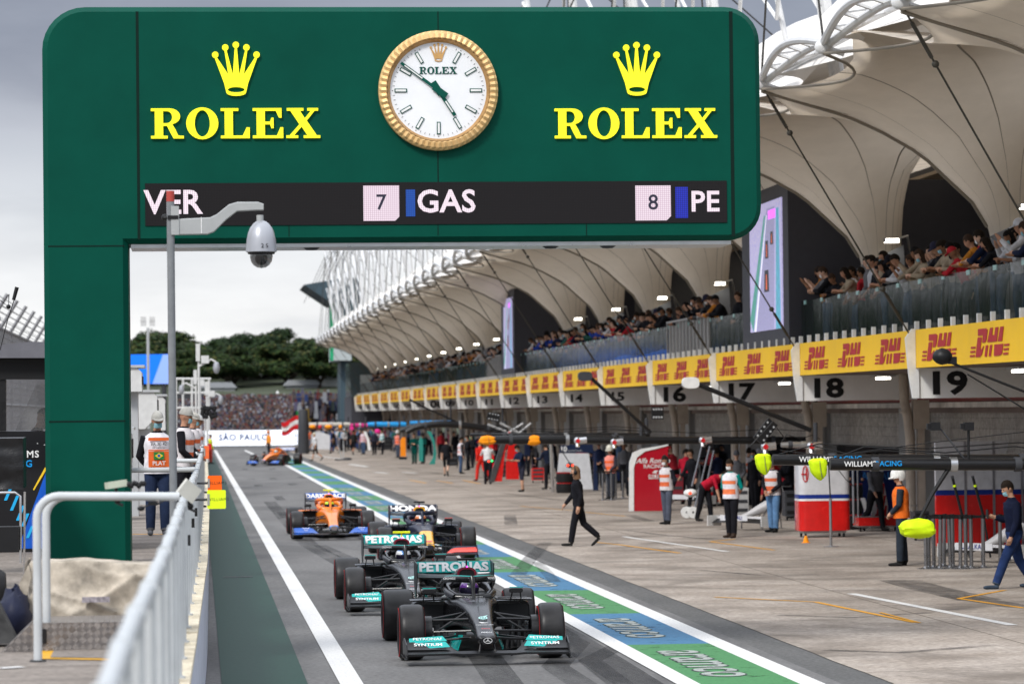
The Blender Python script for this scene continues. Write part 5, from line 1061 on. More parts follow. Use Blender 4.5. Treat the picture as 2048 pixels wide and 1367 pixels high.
def person_mesh(pose, short, shorts, hi):
    key = (pose, short, shorts, hi)
    if key in _pm: return _pm[key]
    p = POSES[pose]; L_ = radians(p['lean']); d = Vector((0, -sin(L_), cos(L_))); P0_ = Vector((0, 0, .95)); seg = []
    mb = MB(); n = 20
    rings = []
    for (t, hw, hd) in ((-.12, .10, .09), (-.08, .155, .115), (0, .178, .135), (.12, .165, .122), (.28, .180, .132), (.40, .198, .134), (.47, .170, .11), (.52, .09, .08), (.56, .058, .058)):
        c = P0_+d*t; f = Vector((0, cos(L_), sin(L_)))
        rings.append([c+Vector((hw*cos(2*pi*k/n), 0, 0))+f*(hd*sin(2*pi*k/n)) for k in range(n)])
    mb.loft(rings); seg.append((P0_-d*.02, P0_+d*.02, .13, 2)); seg.append((P0_+d*.10, P0_+d*.42, .15, 1)); seg.append((P0_-d*.1, P0_-d*.05, .12, 2))
    hp = radians(p['hp']); hd_ = Vector((0, -sin(hp), cos(hp))); nb = P0_+d*.52; nt_ = nb+(d+hd_).normalized()*.10; hc = nt_+hd_*.085
    mb.tube([nb-d*.04, nt_+hd_*.02], [.060, .052], 12); seg.append((nb+d*.03, nt_, .055, 0))
    M = Matrix.Translation(hc) @ Matrix.Rotation(hp, 4, 'X'); mb.X = M
    mb.ball((0, 0, .02), (.077, .096, .110), 20, 14); mb.ball((0, -.035, -.055), (.052, .055, .055), 14, 10); mb.ball((0, -.098, -.005), (.014, .022, .022), 8, 6); mb.ball((0, -.088, .040), (.045, .012, .012), 8, 6)
    for s in (1, -1): mb.ball((s*.078, .005, .0), (.010, .022, .030), 8, 6)
    mb.ball((0, -.085, -.052), (.026, .014, .010), 8, 6)
    mb.X = None; seg.append((hc-hd_*.05, hc+hd_*.1, .09, 0))
    low = 9
    for s, (th, kb) in ((1, p['legs'][0]), (-1, p['legs'][1])):
        a = radians(th); h = Vector((s*.092, 0, .93)); k_ = h+Vector((s*.012, -sin(a), -cos(a)))*.44; b_ = radians(th-kb); an = k_+Vector((0, -sin(b_), -cos(b_)))*.42
        mb.tube([h, h.lerp(k_, .5), k_, k_.lerp(an, .3), an], ([.090, .078, .057, .058, .040] if shorts else [.102, .092, .076, .076, .064]), 14)
        fa = b_*1.0 if kb > 20 else 0; fd = Vector((s*.12, -cos(fa), sin(-fa) if fa < 0 else 0)).normalized(); 
        if kb > 20: fd = Vector((0, -cos(b_*.9), .0+sin(b_*.9))).normalized()
        heel = an+Vector((0, .035, -.045)); mb.tube([an+Vector((0, .0, -.0)), heel+Vector((0, -.01, .012))], [.042, .043], 10); mb.tube([heel, heel+fd*.11, heel+fd*.21, heel+fd*.255], [.040, .044, .038, .024], 12, flat=.8)
        seg.append((h, k_, .075, 2)); seg.append((k_, k_.lerp(an, .86), .05, 0 if shorts else 2)); seg.append((an+Vector((0, 0, -.02)), heel+fd*.24, .05, 3)); low = min(low, heel.z-.04, (heel+fd*.23).z-.035)
    hands = []
    for s, (ud, fd) in ((1, p['arms'][0]), (-1, p['arms'][1])):
        sh = P0_+d*.455+Vector((s*.178, 0, 0)); u_ = nrm((s*ud[0], ud[1], ud[2])); f_ = nrm((s*fd[0], fd[1], fd[2])); el = sh+u_*.285; wr = el+f_*.25
        mb.tube([sh-u_*.02, sh+u_*.10, el, el.lerp(wr, .35), wr], ([.062, .056, .043, .044, .029] if short else [.070, .066, .056, .054, .040]), 12)
        side_ = Vector((s, 0, 0)); side_ = (side_-f_*side_.dot(f_)); side_ = side_.normalized() if side_.length > .2 else Vector((0, 0, 1)); nrml = f_.cross(side_).normalized()
        pe = wr+f_*.085; mb.tube([wr, wr+f_*.03, pe], [.030, .036, .038], 10)
        seg.append((sh, el, .05, 1)); seg.append((el.lerp(wr, .12), wr, .036, 0 if short else 1)); seg.append((wr+f_*.02, pe+f_*.05, .04, 0))
        hands.append((pe, f_))
        if hi:
            cdir = (Vector((0, 0, -1)) if abs(f_.z) < .8 else Vector((-s, 0, 0)))
            cdir = (cdir-f_*cdir.dot(f_)).normalized(); wd = f_.cross(cdir).normalized()
            for q, ln in enumerate((.068, .078, .073, .058)):
                o_ = pe+wd*((q-1.5)*.0195); a1 = o_-f_*.01; a2 = o_+(f_*.95+cdir*.3).normalized()*ln*.5; a3_ = a2+(f_*.6+cdir*.8).normalized()*ln*.5
                mb.tube([a1, a2, a3_], [.0105, .0098, .0082], 8)
            tb = wr+f_*.03; mb.tube([tb, tb-wd*.035+f_*.02, tb-wd*.042+f_*.055+cdir*.012], [.014, .0115, .0095], 8)
        else: mb.tube([pe-f_*.01, pe+f_*.05, pe+f_*.085], [.034, .026, .015], 8)
    o = mb.build('body', [BLK]); me0 = o.data; rem(o, .0095 if hi else .021)
    me = o.data; n_ = len(me.polygons); C_ = np.empty(n_*3, dtype=np.float32); me.polygons.foreach_get('center', C_); C_ = C_.reshape(-1, 3)
    best = np.full(n_, 1e9); zone = np.zeros(n_, dtype=np.int32)
    for a, b_, r_, z in seg:
        a_, ab = np.array(a), np.array(b_-a); t_ = np.clip(((C_-a_) @ ab)/max(1e-9, ab @ ab), 0, 1); D = np.linalg.norm(C_-(a_+t_[:, None]*ab), axis=1)-r_
        m_ = D < best; best[m_] = D[m_]; zone[m_] = z
    me.materials.clear()
    for k in range(4): me.materials.append(BLK)
    me.polygons.foreach_set('material_index', zone.tolist())
    vz = np.empty(len(me.vertices)*3, dtype=np.float32); me.vertices.foreach_get('co', vz); low = float(vz.reshape(-1, 3)[:, 2].min())
    me.transform(Matrix.Translation((0, 0, -low))); M = Matrix.Translation((0, 0, -low)) @ M
    bpy.data.objects.remove(o); _pm[key] = (me, M, [(h_+Vector((0, 0, -low)), f_) for h_, f_ in hands], (P0_+Vector((0, 0, -low)), d)); return _pm[key]
_hm = {}
def cached(key, fn):
    if key not in _hm: o = fn(); _hm[key] = o.data; bpy.data.objects.remove(o)
    return _hm[key]
def hair_me(kind, pose, M):
    def f():
        mb = MB(); mb.X = M
        n, m = 18, 14
        def pt(j, k, s=1.0, dz=0): a = 2*pi*k/n; b = pi*j/m; return (.086*s*sin(b)*cos(a), .003+.106*s*sin(b)*sin(a), .026+dz+.119*s*cos(b))
        def shell(keep, s=1.0, dz=0):
            for j in range(m):
                for k in range(n):
                    c = pt(j+.5, k+.5, s, dz)
                    if keep(c): mb.poly([pt(j, k, s, dz), pt(j, k+1, s, dz), pt(j+1, k+1, s, dz), pt(j+1, k, s, dz)])
        if kind == 'hair': shell(lambda c: c[2] > .065 or (c[1] > -.02 and c[2] > .0) or (c[1] > .035 and c[2] > -.05))
        if kind == 'long': shell(lambda c: c[2] > .07 or (c[1] > -.04), 1.08); mb.loft([sring(0, 0, 0, .09, .09)] and [[(.095*cos(a), .03+.08*sin(a), z) for a in [2*pi*k/12 for k in range(12)]] for z in (.03, -.08, -.16)], cap=True)
        if kind == 'cap': shell(lambda c: c[2] > .035, 1.06); mb.tube([(-.07, -.075, .045), (-.05, -.15, .035), (0, -.175, .033), (.05, -.15, .035), (.07, -.075, .045)], .010, 6); mb.loft([[(-.07, -.08, .04), (.07, -.08, .04), (.07, -.08, .052), (-.07, -.08, .052)], [(-.045, -.165, .030), (.045, -.165, .030), (.045, -.165, .038), (-.045, -.165, .038)]])
        if kind == 'helmet': shell(lambda c: c[2] > -.0 or (c[1] > .0 and c[2] > -.09), 1.38, .0); mb.tube([(-.11, -.10, .01), (0, -.17, .01), (.11, -.10, .01)], .016, 6)
        return mb.build(kind, BLK, smooth=True, fix=False)
    return cached((kind, pose), f)
def mask_me(pose, M):
    def f():
        mb = MB(); mb.X = M; mb.grid(lambda u, v: (.062*sin((u-.5)*2.6), -.058-.055*cos((u-.5)*2.6)*(.80+.25*sin(v*pi)), -.088+.072*v), 10, 5); return mb.build('mask', BLK, smooth=True)
    return cached(('mask', pose), f)
def headset_me(pose, M):
    def f():
        mb = MB(); mb.X = M; mb.tube([(.105*sin(a), 0, .03+.125*cos(a)) for a in [(-90+18*k)*pi/180 for k in range(11)]], .012, 6)
        for s in (1, -1): mb.ball((s*.098, 0, .0), (.028, .042, .048), 10, 8)
        mb.tube([(.10, -.02, -.02), (.07, -.10, -.06)], .006, 5); return mb.build('headset', BLK, smooth=True)
    return cached(('headset', pose), f)
def vest_me(pose, P0_, d):
    def f():
        L_ = atan2(-d.y, d.z); f_ = Vector((0, cos(L_), sin(L_))); mb = MB(); n = 24; rows = []
        for (t, hw, hd) in ((-.06, .200, .158), (.0, .200, .160), (.04, .198, .158), (.12, .190, .150), (.16, .192, .151), (.23, .196, .154), (.27, .20, .156), (.35, .210, .158), (.38, .212, .158), (.455, .205, .140), (.50, .145, .105), (.53, .10, .085)):
            c = P0_+d*t; rows.append([mb.pt(c+Vector((hw*cos(2*pi*k/n), 0, 0))+f_*(hd*sin(2*pi*k/n))) for k in range(n)])
        for j in range(len(rows)-1):
            for k in range(n):
                ks = k % n; side_ = ks in (0, n-1, n//2, n//2-1)
                if side_ and 4 < j < 9: continue
                mb.m = 1 if (ks not in (0, n-1, n//2, n//2-1, 1, n//2+1, n-2, n//2-2) and j in (2, 3, 6)) else 0
                mb.face((rows[j][k], rows[j][(k+1) % n], rows[j+1][(k+1) % n], rows[j+1][k]))
        return mb.build('vest', [BLK, BLK], smooth=True, fix=False)
    return cached(('vest', pose), f)
def cm_(c, pre='cloth'):
    nm = pre+'_%d_%d_%d' % tuple(int(x*255) for x in c); return mat(nm, tuple(x*.8 for x in c) if max(c) < .1 else c, .85, var=.28, scale=7, spec=.12, bump=0 if pre in ('skin', 'mask', 'headwear') else .55)
SK = [(.48, .27, .18), (.38, .20, .13), (.24, .12, .07), (.55, .34, .25)]
def put(me, name, parent, mats):
    o = bpy.data.objects.new(name, me); COL.objects.link(o); o.parent = parent
    while len(o.data.materials) < len(mats): o.data.materials.append(BLK)
    for k, m in enumerate(mats): o.material_slots[k].link = 'OBJECT'; o.material_slots[k].material = m
    return o
def person(loc, rz, pose, top, legs, label, shoes=(.02, .02, .02), skin=0, head='hair', headc=(.02, .014, .010), mask=None, vest=None, headset=False, short=False, shorts=False, hi=False, h=1.76, group=None):
    me, M, hands, (P0_, d) = person_mesh(pose, short, shorts, hi); t = thing('person', label, 'person', loc, rz, group); s = h/1.76; t.scale = (s, s, s)
    put(me, 'body', t, [cm_(SK[skin], 'skin'), cm_(top), cm_(legs), cm_(shoes)])
    if head: put(hair_me(head, pose, M), {'hair': 'hair', 'long': 'hair', 'cap': 'cap', 'helmet': 'helmet'}[head], t, [cm_(headc, 'headwear' if head in ('cap', 'helmet') else 'hair')])
    if mask: put(mask_me(pose, M), 'mask', t, [cm_(mask, 'mask')])
    if headset: put(headset_me(pose, M), 'headset', t, [BLK])
    if vest: put(vest_me(pose, P0_, d), 'vest', t, [cm_(vest[0]), cm_(vest[1])])
    if hi and not (head == 'helmet'):
        mb = MB(); mb.X = M
        for q in (1, -1): mb.ball((q*.030, -.088, .022), (.011, .008, .007), 8, 6)
        mb.build('eyes', mat('eye_dark', (.02, .015, .012), .2, var=0), t, smooth=True)
    t['_h'] = 0; del t['_h']
    return t, M, hands
VO = ((.60, .56, .57), (.62, .13, .05)); MB_ = (.22, .42, .48); MW = (.70, .70, .70); JEAN = (.05, .085, .16); DK = (.012, .012, .016)
# marshals on the platform
m1p, M1, _ = person(g(316, 1070, ZP), radians(8), 'behind', DK, (.025, .04, .09), 'marshal in grey cap and blue mask facing the camera on the platform', shoes=(.12, .12, .13), head='cap', headc=(.38, .37, .34), mask=MB_, vest=((.72, .70, .74), (.74, .70, .74)), hi=True, h=1.80, skin=1)
def vest_front(t, big=True):
    for (z, h_, w) in ((1.395, .045, .30), (1.235, .018, .30), (1.155, .13, .30), (1.04, .10, .30)):
        mb = MB(); mb.grid(lambda u, v: ((u-.5)*w, -.150-.024*cos((u-.5)*2.4), z-h_/2+h_*v), 8, 1); mb.build('vest_stripe', mat('vest_orange', (.75, .14, .03), .6), t, smooth=True)
    for s, z, sz, m in (('BR 20 42', 1.325, .062, BLK), ('RACE MARSHAL', 1.268, .026, BLK), ('PLAT', 1.045, .085, WHT), ('PIT LANE ALL TIME', .985, .028, BLK)): text(s, sz, m, (0, -.185, z), parent=t, bold=.012, name='vest_print')
    mb = MB(); mb.box((.0, -.186, 1.155), (.15, .004, .11)); fl = mb.build('flag_patch', mat('flag_green', (.02, .20, .05), .6), t)
    mb = MB(); mb.prism([(-.06, 0), (0, .04), (.06, 0), (0, -.04)], lambda u, v, tt: (u, tt, 1.155+v), -.1895, -.189); mb.build('flag_diamond', YEL, fl); mb = MB(); mb.prism(O_(0, 0, .022, .022, 16), lambda u, v, tt: (u, tt, 1.155+v), -.1905, -.190); mb.build('flag_disc', BLU, fl)
vest_front(m1p)
person(at(367, 1000, 57).xy.to_3d()+Vector((0, 0, ZP)), radians(75), 'front', DK, DK, 'marshal in grey cap turned to the lane right behind the camera pole', head='cap', headc=(.36, .35, .32), mask=MB_, vest=VO, h=1.86, skin=1, group='marshals in a row along the pit wall')
person(at(384, 1000, 67).xy.to_3d()+Vector((0, 0, ZP)), radians(80), 'front', DK, JEAN, 'marshal in pale cap second from the camera pole along the pit wall', head='cap', headc=(.42, .40, .36), mask=MB_, vest=VO, h=1.78, skin=1, group='marshals in a row along the pit wall')
person(at(394, 1000, 79).xy.to_3d()+Vector((0, 0, ZP)), radians(85), 'stand', DK, DK, 'marshal in white cap third from the camera pole along the pit wall', head='cap', headc=(.5, .5, .5), vest=VO, h=1.74, skin=2, group='marshals in a row along the pit wall')
# people on the apron
PP_ = [
 (1158, 1092, -95, 'walk', DK, DK, 'long-haired person in all black walking left across the apron', dict(head='long', headc=(.16, .09, .05), mask=DK, headset=True, hi=True, h=1.74)),
 (1334, 1048, -50, 'behind', (.02, .02, .03), (.07, .08, .11), 'marshal with headset in dark jacket beside the red curved panel', dict(mask=MW, headset=True, vest=VO, hi=True, skin=1)),
 (1463, 1075, -40, 'behind', (.0, .22, .20), DK, 'marshal in teal shirt and black trousers with white mask', dict(mask=MW, vest=((.70, .68, .72), (.80, .20, .08)), short=True, hi=True, skin=1, shoes=(.06, .04, .03), h=1.80)),
 (1410, 1042, 50, 'bend', (.42, .01, .03), DK, 'mechanic in red shirt bending down behind the teal marshal', dict(short=True, skin=0)),
 (1547, 1064, -45, 'front', DK, (.10, .20, .36), 'marshal in light blue jeans under the yellow boom hood', dict(vest=VO, hi=True, h=1.78, skin=1)),
 (1804, 1131, -100, 'front', (.03, .04, .055), (.03, .04, .055), 'fire marshal in white helmet and orange vest facing left', dict(head='helmet', headc=(.72, .72, .70), vest=((.85, .16, .02), (.85, .18, .03)), hi=True, h=1.78)),
 (2030, 1176, -80, 'walk2', (.008, .012, .035), (.02, .04, .12), 'man in navy sweater and blue mask walking at the right edge', dict(mask=MB_, hi=True, h=1.84, shoes=(.05, .07, .10))),
 (1222, 998, -40, 'front', (.05, .05, .07), (.04, .045, .06), 'fire marshal in white helmet and orange vest beside the number ten panel', dict(head='helmet', headc=(.62, .60, .52), vest=((.75, .25, .20), (.80, .12, .03)))),
 (1373, 1008, 170, 'work', (.42, .01, .03), DK, 'mechanic in red shirt reaching to a rack behind the red panel', dict(short=True, headset=True)),
 (1498, 1010, 140, 'stand', DK, DK, 'marshal seen from behind between the teal marshal and garage pillar', dict(vest=VO)),
 (1044, 983, -60, 'work', (.012, .02, .05), (.03, .03, .05), 'mechanic in navy shirt and shorts holding a tool', dict(mask=MB_, short=True, shorts=True, skin=0)),
 (1098, 978, -140, 'work', (.012, .018, .04), DK, 'mechanic in dark blue reaching out beside the number ten panel', dict(headset=True)),
 (962, 962, -150, 'walk', (.70, .03, .02), (.70, .03, .02), 'pit crew member in bright red overalls stepping away', dict(head='cap', headc=(.6, .03, .03), shoes=(.1, .01, .01))),
 (976, 968, 175, 'camera', (.62, .62, .62), DK, 'photographer in white shirt and black trousers seen from behind', dict(short=True)),
 (893, 952, 170, 'walk', DK, DK, 'person in black shirt and shorts walking towards the garages', dict(short=True, shorts=True, skin=3)),
 (922, 947, 100, 'stand', (.02, .02, .025), JEAN, 'marshal in faded jeans standing sideways beside the black-clad walker', dict(vest=((.65, .62, .66), (.65, .35, .32)))),
 (936, 940, -80, 'folded', DK, DK, 'mechanic in black with folded arms left of the red overalls', dict(mask=MB_)),
 (945, 935, -60, 'folded', DK, DK, 'mechanic in black behind the one with folded arms', dict(mask=(.2, .5, .25), headset=True)),
 (829, 927, -20, 'folded', (.0, .06, .05), (.0, .06, .05), 'mechanic in dark green overalls with folded arms, left of the pair', dict(head='hair')),
 (846, 927, -30, 'folded', (.0, .06, .05), (.0, .05, .045), 'mechanic in dark green overalls with folded arms, right of the pair', dict(head='helmet', headc=(.03, .03, .03))),
 (796, 915, -40, 'stand', (.08, .08, .10), (.06, .07, .10), 'marshal in orange vest left of the narrow orange panel', dict(head='helmet', headc=(.6, .6, .6), vest=((.75, .25, .20), (.80, .12, .03)))),
 (631, 921, -95, 'walk', (.62, .62, .64), (.04, .03, .03), 'person in white shirt and dark shorts striding across the lane end', dict(short=True, shorts=True, head='cap', headc=(.5, .45, .35))),
 (668, 906, -110, 'walk', DK, (.05, .045, .02), 'person in black shirt pushing a trolley jack', dict(short=True, shorts=True)),
 (707, 909, 160, 'walk', (.02, .02, .02), DK, 'person in black seen from behind near the magenta hood', dict(shorts=True, short=True, skin=1)),
 (727, 908, -30, 'stand', (.45, .20, .25), JEAN, 'person in pinkish vest and jeans near the magenta hood', dict(vest=((.6, .5, .55), (.6, .3, .3)))),
 (749, 909, -20, 'stand', (.03, .03, .05), DK, 'person in dark purple jacket in the far pit crowd', dict(mask=MB_)),
 (765, 908, -60, 'front', (.20, .35, .36), DK, 'marshal with pale turquoise top in the far pit crowd', dict(vest=((.6, .6, .62), (.1, .4, .4)))),
]
for (x, y, rz, pose, top, legs, lab_, kw) in PP_: 
    r_ = person(g(x, y), radians(rz), pose, top, legs, lab_, **kw)
    if 'right edge' in lab_:
        h_, f_ = r_[2][1]; mb = MB(); mb.box(h_+Vector((.03, -.06, .03)), (.08, .012, .15)); q = mb.build('phone', BLK); q.parent = None; tag(q, 'black phone in the hand of the man at the right edge', 'phone'); q.matrix_world = r_[0].matrix_basis
# dense far group by the far garages
random.seed(44); names = [((.02, .02, .03), 'black'), ((.03, .05, .14), 'navy'), ((.45, .45, .47), 'white'), ((.55, .12, .05), 'orange'), ((.10, .10, .12), 'grey'), ((.02, .10, .09), 'dark green'), ((.30, .06, .10), 'maroon'), ((.10, .18, .32), 'light blue')]
k = 0
for x in (614, 622, 640, 648, 656, 664, 676, 684, 693, 699, 714, 721, 736, 742, 756, 771, 778, 786, 806, 816, 862, 872, 880, 904, 912, 952, 990, 1002, 1012, 1024, 1066, 1084, 1120, 1186, 1196, 1240, 1256, 618, 636, 653, 671, 680, 688, 703, 711, 718, 732, 746, 753, 761, 783, 790, 820, 825, 868, 899, 941):
    Y = 21000/max(1, (905-826)) if x < 800 else 0
    fy = 897+random.uniform(-3, 7) if x < 800 else 829+ (21000/(7000*17.0/(x-388)))*.96-.009*(x-388)+random.uniform(-4, 2)
    c, nm = names[(k*5+int(x)) % 8]; c2, nm2 = names[(k*3+1) % 5]
    po = ['stand', 'folded', 'front', 'walk', 'work'][k % 5]
    person(g(x, fy), radians(random.uniform(-140, 60)), po, c, c2 if c2[0] < .2 else DK, 'x', head='hair' if k % 3 else 'cap', headc=(.03, .025, .02) if k % 3 else c, skin=k % 4, mask=MB_ if k % 4 == 1 else None, group='pit crews and guests outside the far garages')['label' if 0 else 0]['label'] = '%s person in a %s top , number %d' % ('', nm, k) if 0 else 'tmp'
    k += 1
far = [o for o in COL.objects if o.get('label') == 'tmp']
far.sort(key=lambda o: -(o.location.y))
ordn = ['first', 'second', 'third', 'fourth', 'fifth', 'sixth', 'seventh', 'eighth', 'ninth', 'tenth', 'eleventh', 'twelfth', 'thirteenth', 'fourteenth', 'fifteenth', 'sixteenth', 'seventeenth', 'eighteenth', 'nineteenth', 'twentieth', 'twenty-first', 'twenty-second', 'twenty-third', 'twenty-fourth']
cnt = {}
for o in sorted(far, key=lambda o: o.location.x/o.location.y):
    body = [q for q in COL.objects if q.parent == o and q.name.startswith('body')][0]; cname = body.material_slots[1].material.name
    nm = [b_ for a, b_ in names if cm_(a).name == cname][0]; zone = 'left of the magenta cover' if o.location.x/o.location.y*7000+388 < 705 else ('between magenta cover and orange panel' if o.location.x/o.location.y*7000+388 < 800 else 'right of the orange panel')
    cnt[(nm, zone)] = cnt.get((nm, zone), 0)+1; o['label'] = '%s person in %s from the left, %s' % (ordn[cnt[(nm, zone)]-1], nm, zone)
# balcony crowd
random.seed(8); BC = [((.012, .012, .018), 'black'), ((.012, .018, .05), 'navy'), ((.50, .50, .52), 'white'), ((.42, .16, .02), 'orange'), ((.06, .06, .065), 'dark grey'), ((.30, .24, .17), 'tan'), ((.02, .05, .30), 'blue'), ((.40, .02, .03), 'red'), ((.03, .12, .10), 'green'), ((.14, .14, .15), 'grey')]
ROW = []
def brow(y0, y1, n, pal, row=0):
    for q in range(n): ROW.append((y1-(y1-y0)*(q+.5+random.uniform(-.25, .25))/n, row, pal))
brow(58, 81.7, 36, [0, 1, 2, 0, 3, 5, 7, 1, 9, 0, 2]); brow(59, 81.5, 20, [0, 4, 0, 1, 9, 2], 1)
brow(94, 105.5, 10, [0, 3, 0, 0, 1, 4]); brow(107, 121, 17, [0, 9, 7, 0, 8, 2, 0]); brow(121, 150, 30, [6, 6, 1, 0, 6, 2, 1, 8, 7]); brow(110, 150, 14, [0, 1, 4, 6], 1)
brow(171.5, 285, 62, [0, 0, 1, 4, 3, 0, 9, 2]); brow(165, 171, 4, [0, 1])
lst = []
for (y, row, pal) in ROW:
    c, nm = BC[random.choice(pal)]; far_ = y > 120
    po = random.choice(['lean', 'lean', 'lean', 'phone', 'camera', 'front'] if row == 0 else ['camera', 'stand', 'phone'])
    hd = random.choice(['hair', 'hair', 'hair', 'cap', 'long'] if y < 170 else ['hair', 'hair', 'cap']); hc_ = random.choice([(.02, .014, .01), (.012, .01, .01), (.05, .03, .02)]) if hd != 'cap' else random.choice([DK, (.03, .03, .06), c])
    x = (14.80 if po != 'lean' else 14.72)+row*.75+random.uniform(0, .12)
    t_, M_, hands = person((x, y, 4.46), radians(-90+random.uniform(-38, 32)), po, c, random.choice([DK, JEAN, (.06, .06, .08)]), 'x', head=hd, headc=hc_, skin=random.randrange(4), mask=random.choice([None, None, MB_, MW, DK]), short=random.random() < .3, group='spectators leaning on the balcony', h=random.uniform(1.62, 1.86))
    lst.append((t_, y, row, nm, po))
cnt = {}
for (t_, y, row, nm, po) in sorted(lst, key=lambda a: -a[1]):
    kk = int(19-math.floor((y-54.12)/BS)) if y < YK(1) else 1; kk = max(1, min(19, kk)); key_ = (nm, kk, row); cnt[key_] = cnt.get(key_, 0)+1
    verb = {'lean': 'leaning', 'phone': 'with phone', 'camera': 'taking pictures', 'front': 'standing', 'stand': 'standing'}[po]
    t_['label'] = '%s spectator in %s above board %02d, balcony %s row, %s' % (ordn[cnt[key_]-1], nm, kk, 'front' if row == 0 else 'second', verb)
random.seed(77); gi = 0
for (x, d_) in [(1256, 1), (1280, 2), (1345, 1.5), (1360, .4), (1392, 1.2), (1432, .6), (1450, 1.8), (1487, 1.0), (1512, 1.6), (1530, .5), (1580, 1.4), (1600, 2.2), (1712, .5), (1740, 2.0), (1768, 1.2), (1850, 1.5), (1900, 1.9), (1150, .8), (1168, 1.6), (1095, 1.2), (1062, .6), (1030, 1.4), (985, 1.1), (948, 1.5), (860, 1.0), (885, 1.6)]:
    X = 16.9+d_; Y = X*FPX/(x-388); c, nm = [((.35, .02, .03), 'dark red'), ((.012, .012, .018), 'black'), ((.012, .018, .05), 'navy'), ((.10, .10, .11), 'grey'), ((.45, .45, .47), 'white')][gi % 5]
    t_, _, _ = person((X, Y, 0.01), radians(random.uniform(-150, 30)), ['stand', 'work', 'folded', 'front'][gi % 4], c, DK, '%s mechanic in %s from the right, inside the garage openings' % (ordn[gi//5], nm), head='cap' if gi % 3 == 0 else 'hair', headc=c if gi % 3 == 0 else (.02, .015, .01), mask=MB_ if gi % 4 == 0 else None, headset=gi % 2 == 0, skin=gi % 4, group='mechanics inside the garages'); gi += 1
for (x, d_) in [(990, -1.2), (1018, -.6), (1055, -1.6), (1070, -.5), (1108, -1.0), (1165, -1.9), (1176, -.8), (1199, -1.3), (1250, -.9), (1264, -1.8), (1352, -.9), (1388, -1.8), (1440, -.8), (1478, -1.3), (1515, -.6), (1575, -1.0), (1588, -.4), (955, -1.0), (935, -.4), (908, -.9), (880, -1.2), (856, -.6), (1712, -.3), (1760, -.5)]:
    X = 16.9+d_; Y = X*FPX/(x-388); c, nm = [((.012, .012, .018), 'black'), ((.35, .02, .03), 'dark red'), ((.012, .012, .018), 'black'), ((.012, .018, .05), 'navy'), ((.10, .10, .11), 'grey')][gi % 5]
    person((X, Y, 0.01), radians(random.uniform(-150, 30)), ['work', 'walk', 'folded', 'front', 'stand', 'bend'][gi % 6], c, DK, 'a mechanic in %s from the' % nm, head='cap' if gi % 3 == 0 else 'hair', headc=c if gi % 3 == 0 else (.02, .015, .01), mask=MB_ if gi % 4 == 0 else None, headset=gi % 2 == 0, skin=gi % 4, group='mechanics inside the garages'); gi += 1
gl = [o for o in COL.objects if o.get('group') == 'mechanics inside the garages']; cn = {}
for o in sorted(gl, key=lambda o: -o.location.x/o.location.y): nm = o['label'].split(' in ')[1].split(' from')[0]; cn[nm] = cn.get(nm, 0)+1; o['label'] = '%s mechanic in %s from the right, in or before the garage openings' % (ordn[cn[nm]-1], nm)
# person in the pit stand window, spotter by the far orange car, marshals by the far wall
person(at(60, 900, 47.5).xy.to_3d()+Vector((0, 0, ZP+.05)), radians(120), 'work', (.03, .015, .06), DK, 'engineer in purple shirt and headset inside the black pit stand', head='cap', headc=(.03, .03, .035), headset=True, mask=DK, skin=0, h=1.84)
person(g(538, 912), radians(-60), 'stand', (.85, .30, .04), DK, 'pit crew member in orange and black behind the farthest car', head='helmet', headc=(.5, .2, .1))
person(at(420, 925, 215).xy.to_3d(), radians(60), 'stand', (.75, .85, .05), (.5, .05, .03), 'marshal in fluorescent yellow jacket near the far end of the wall', head='cap', headc=(.04, .03, .03))
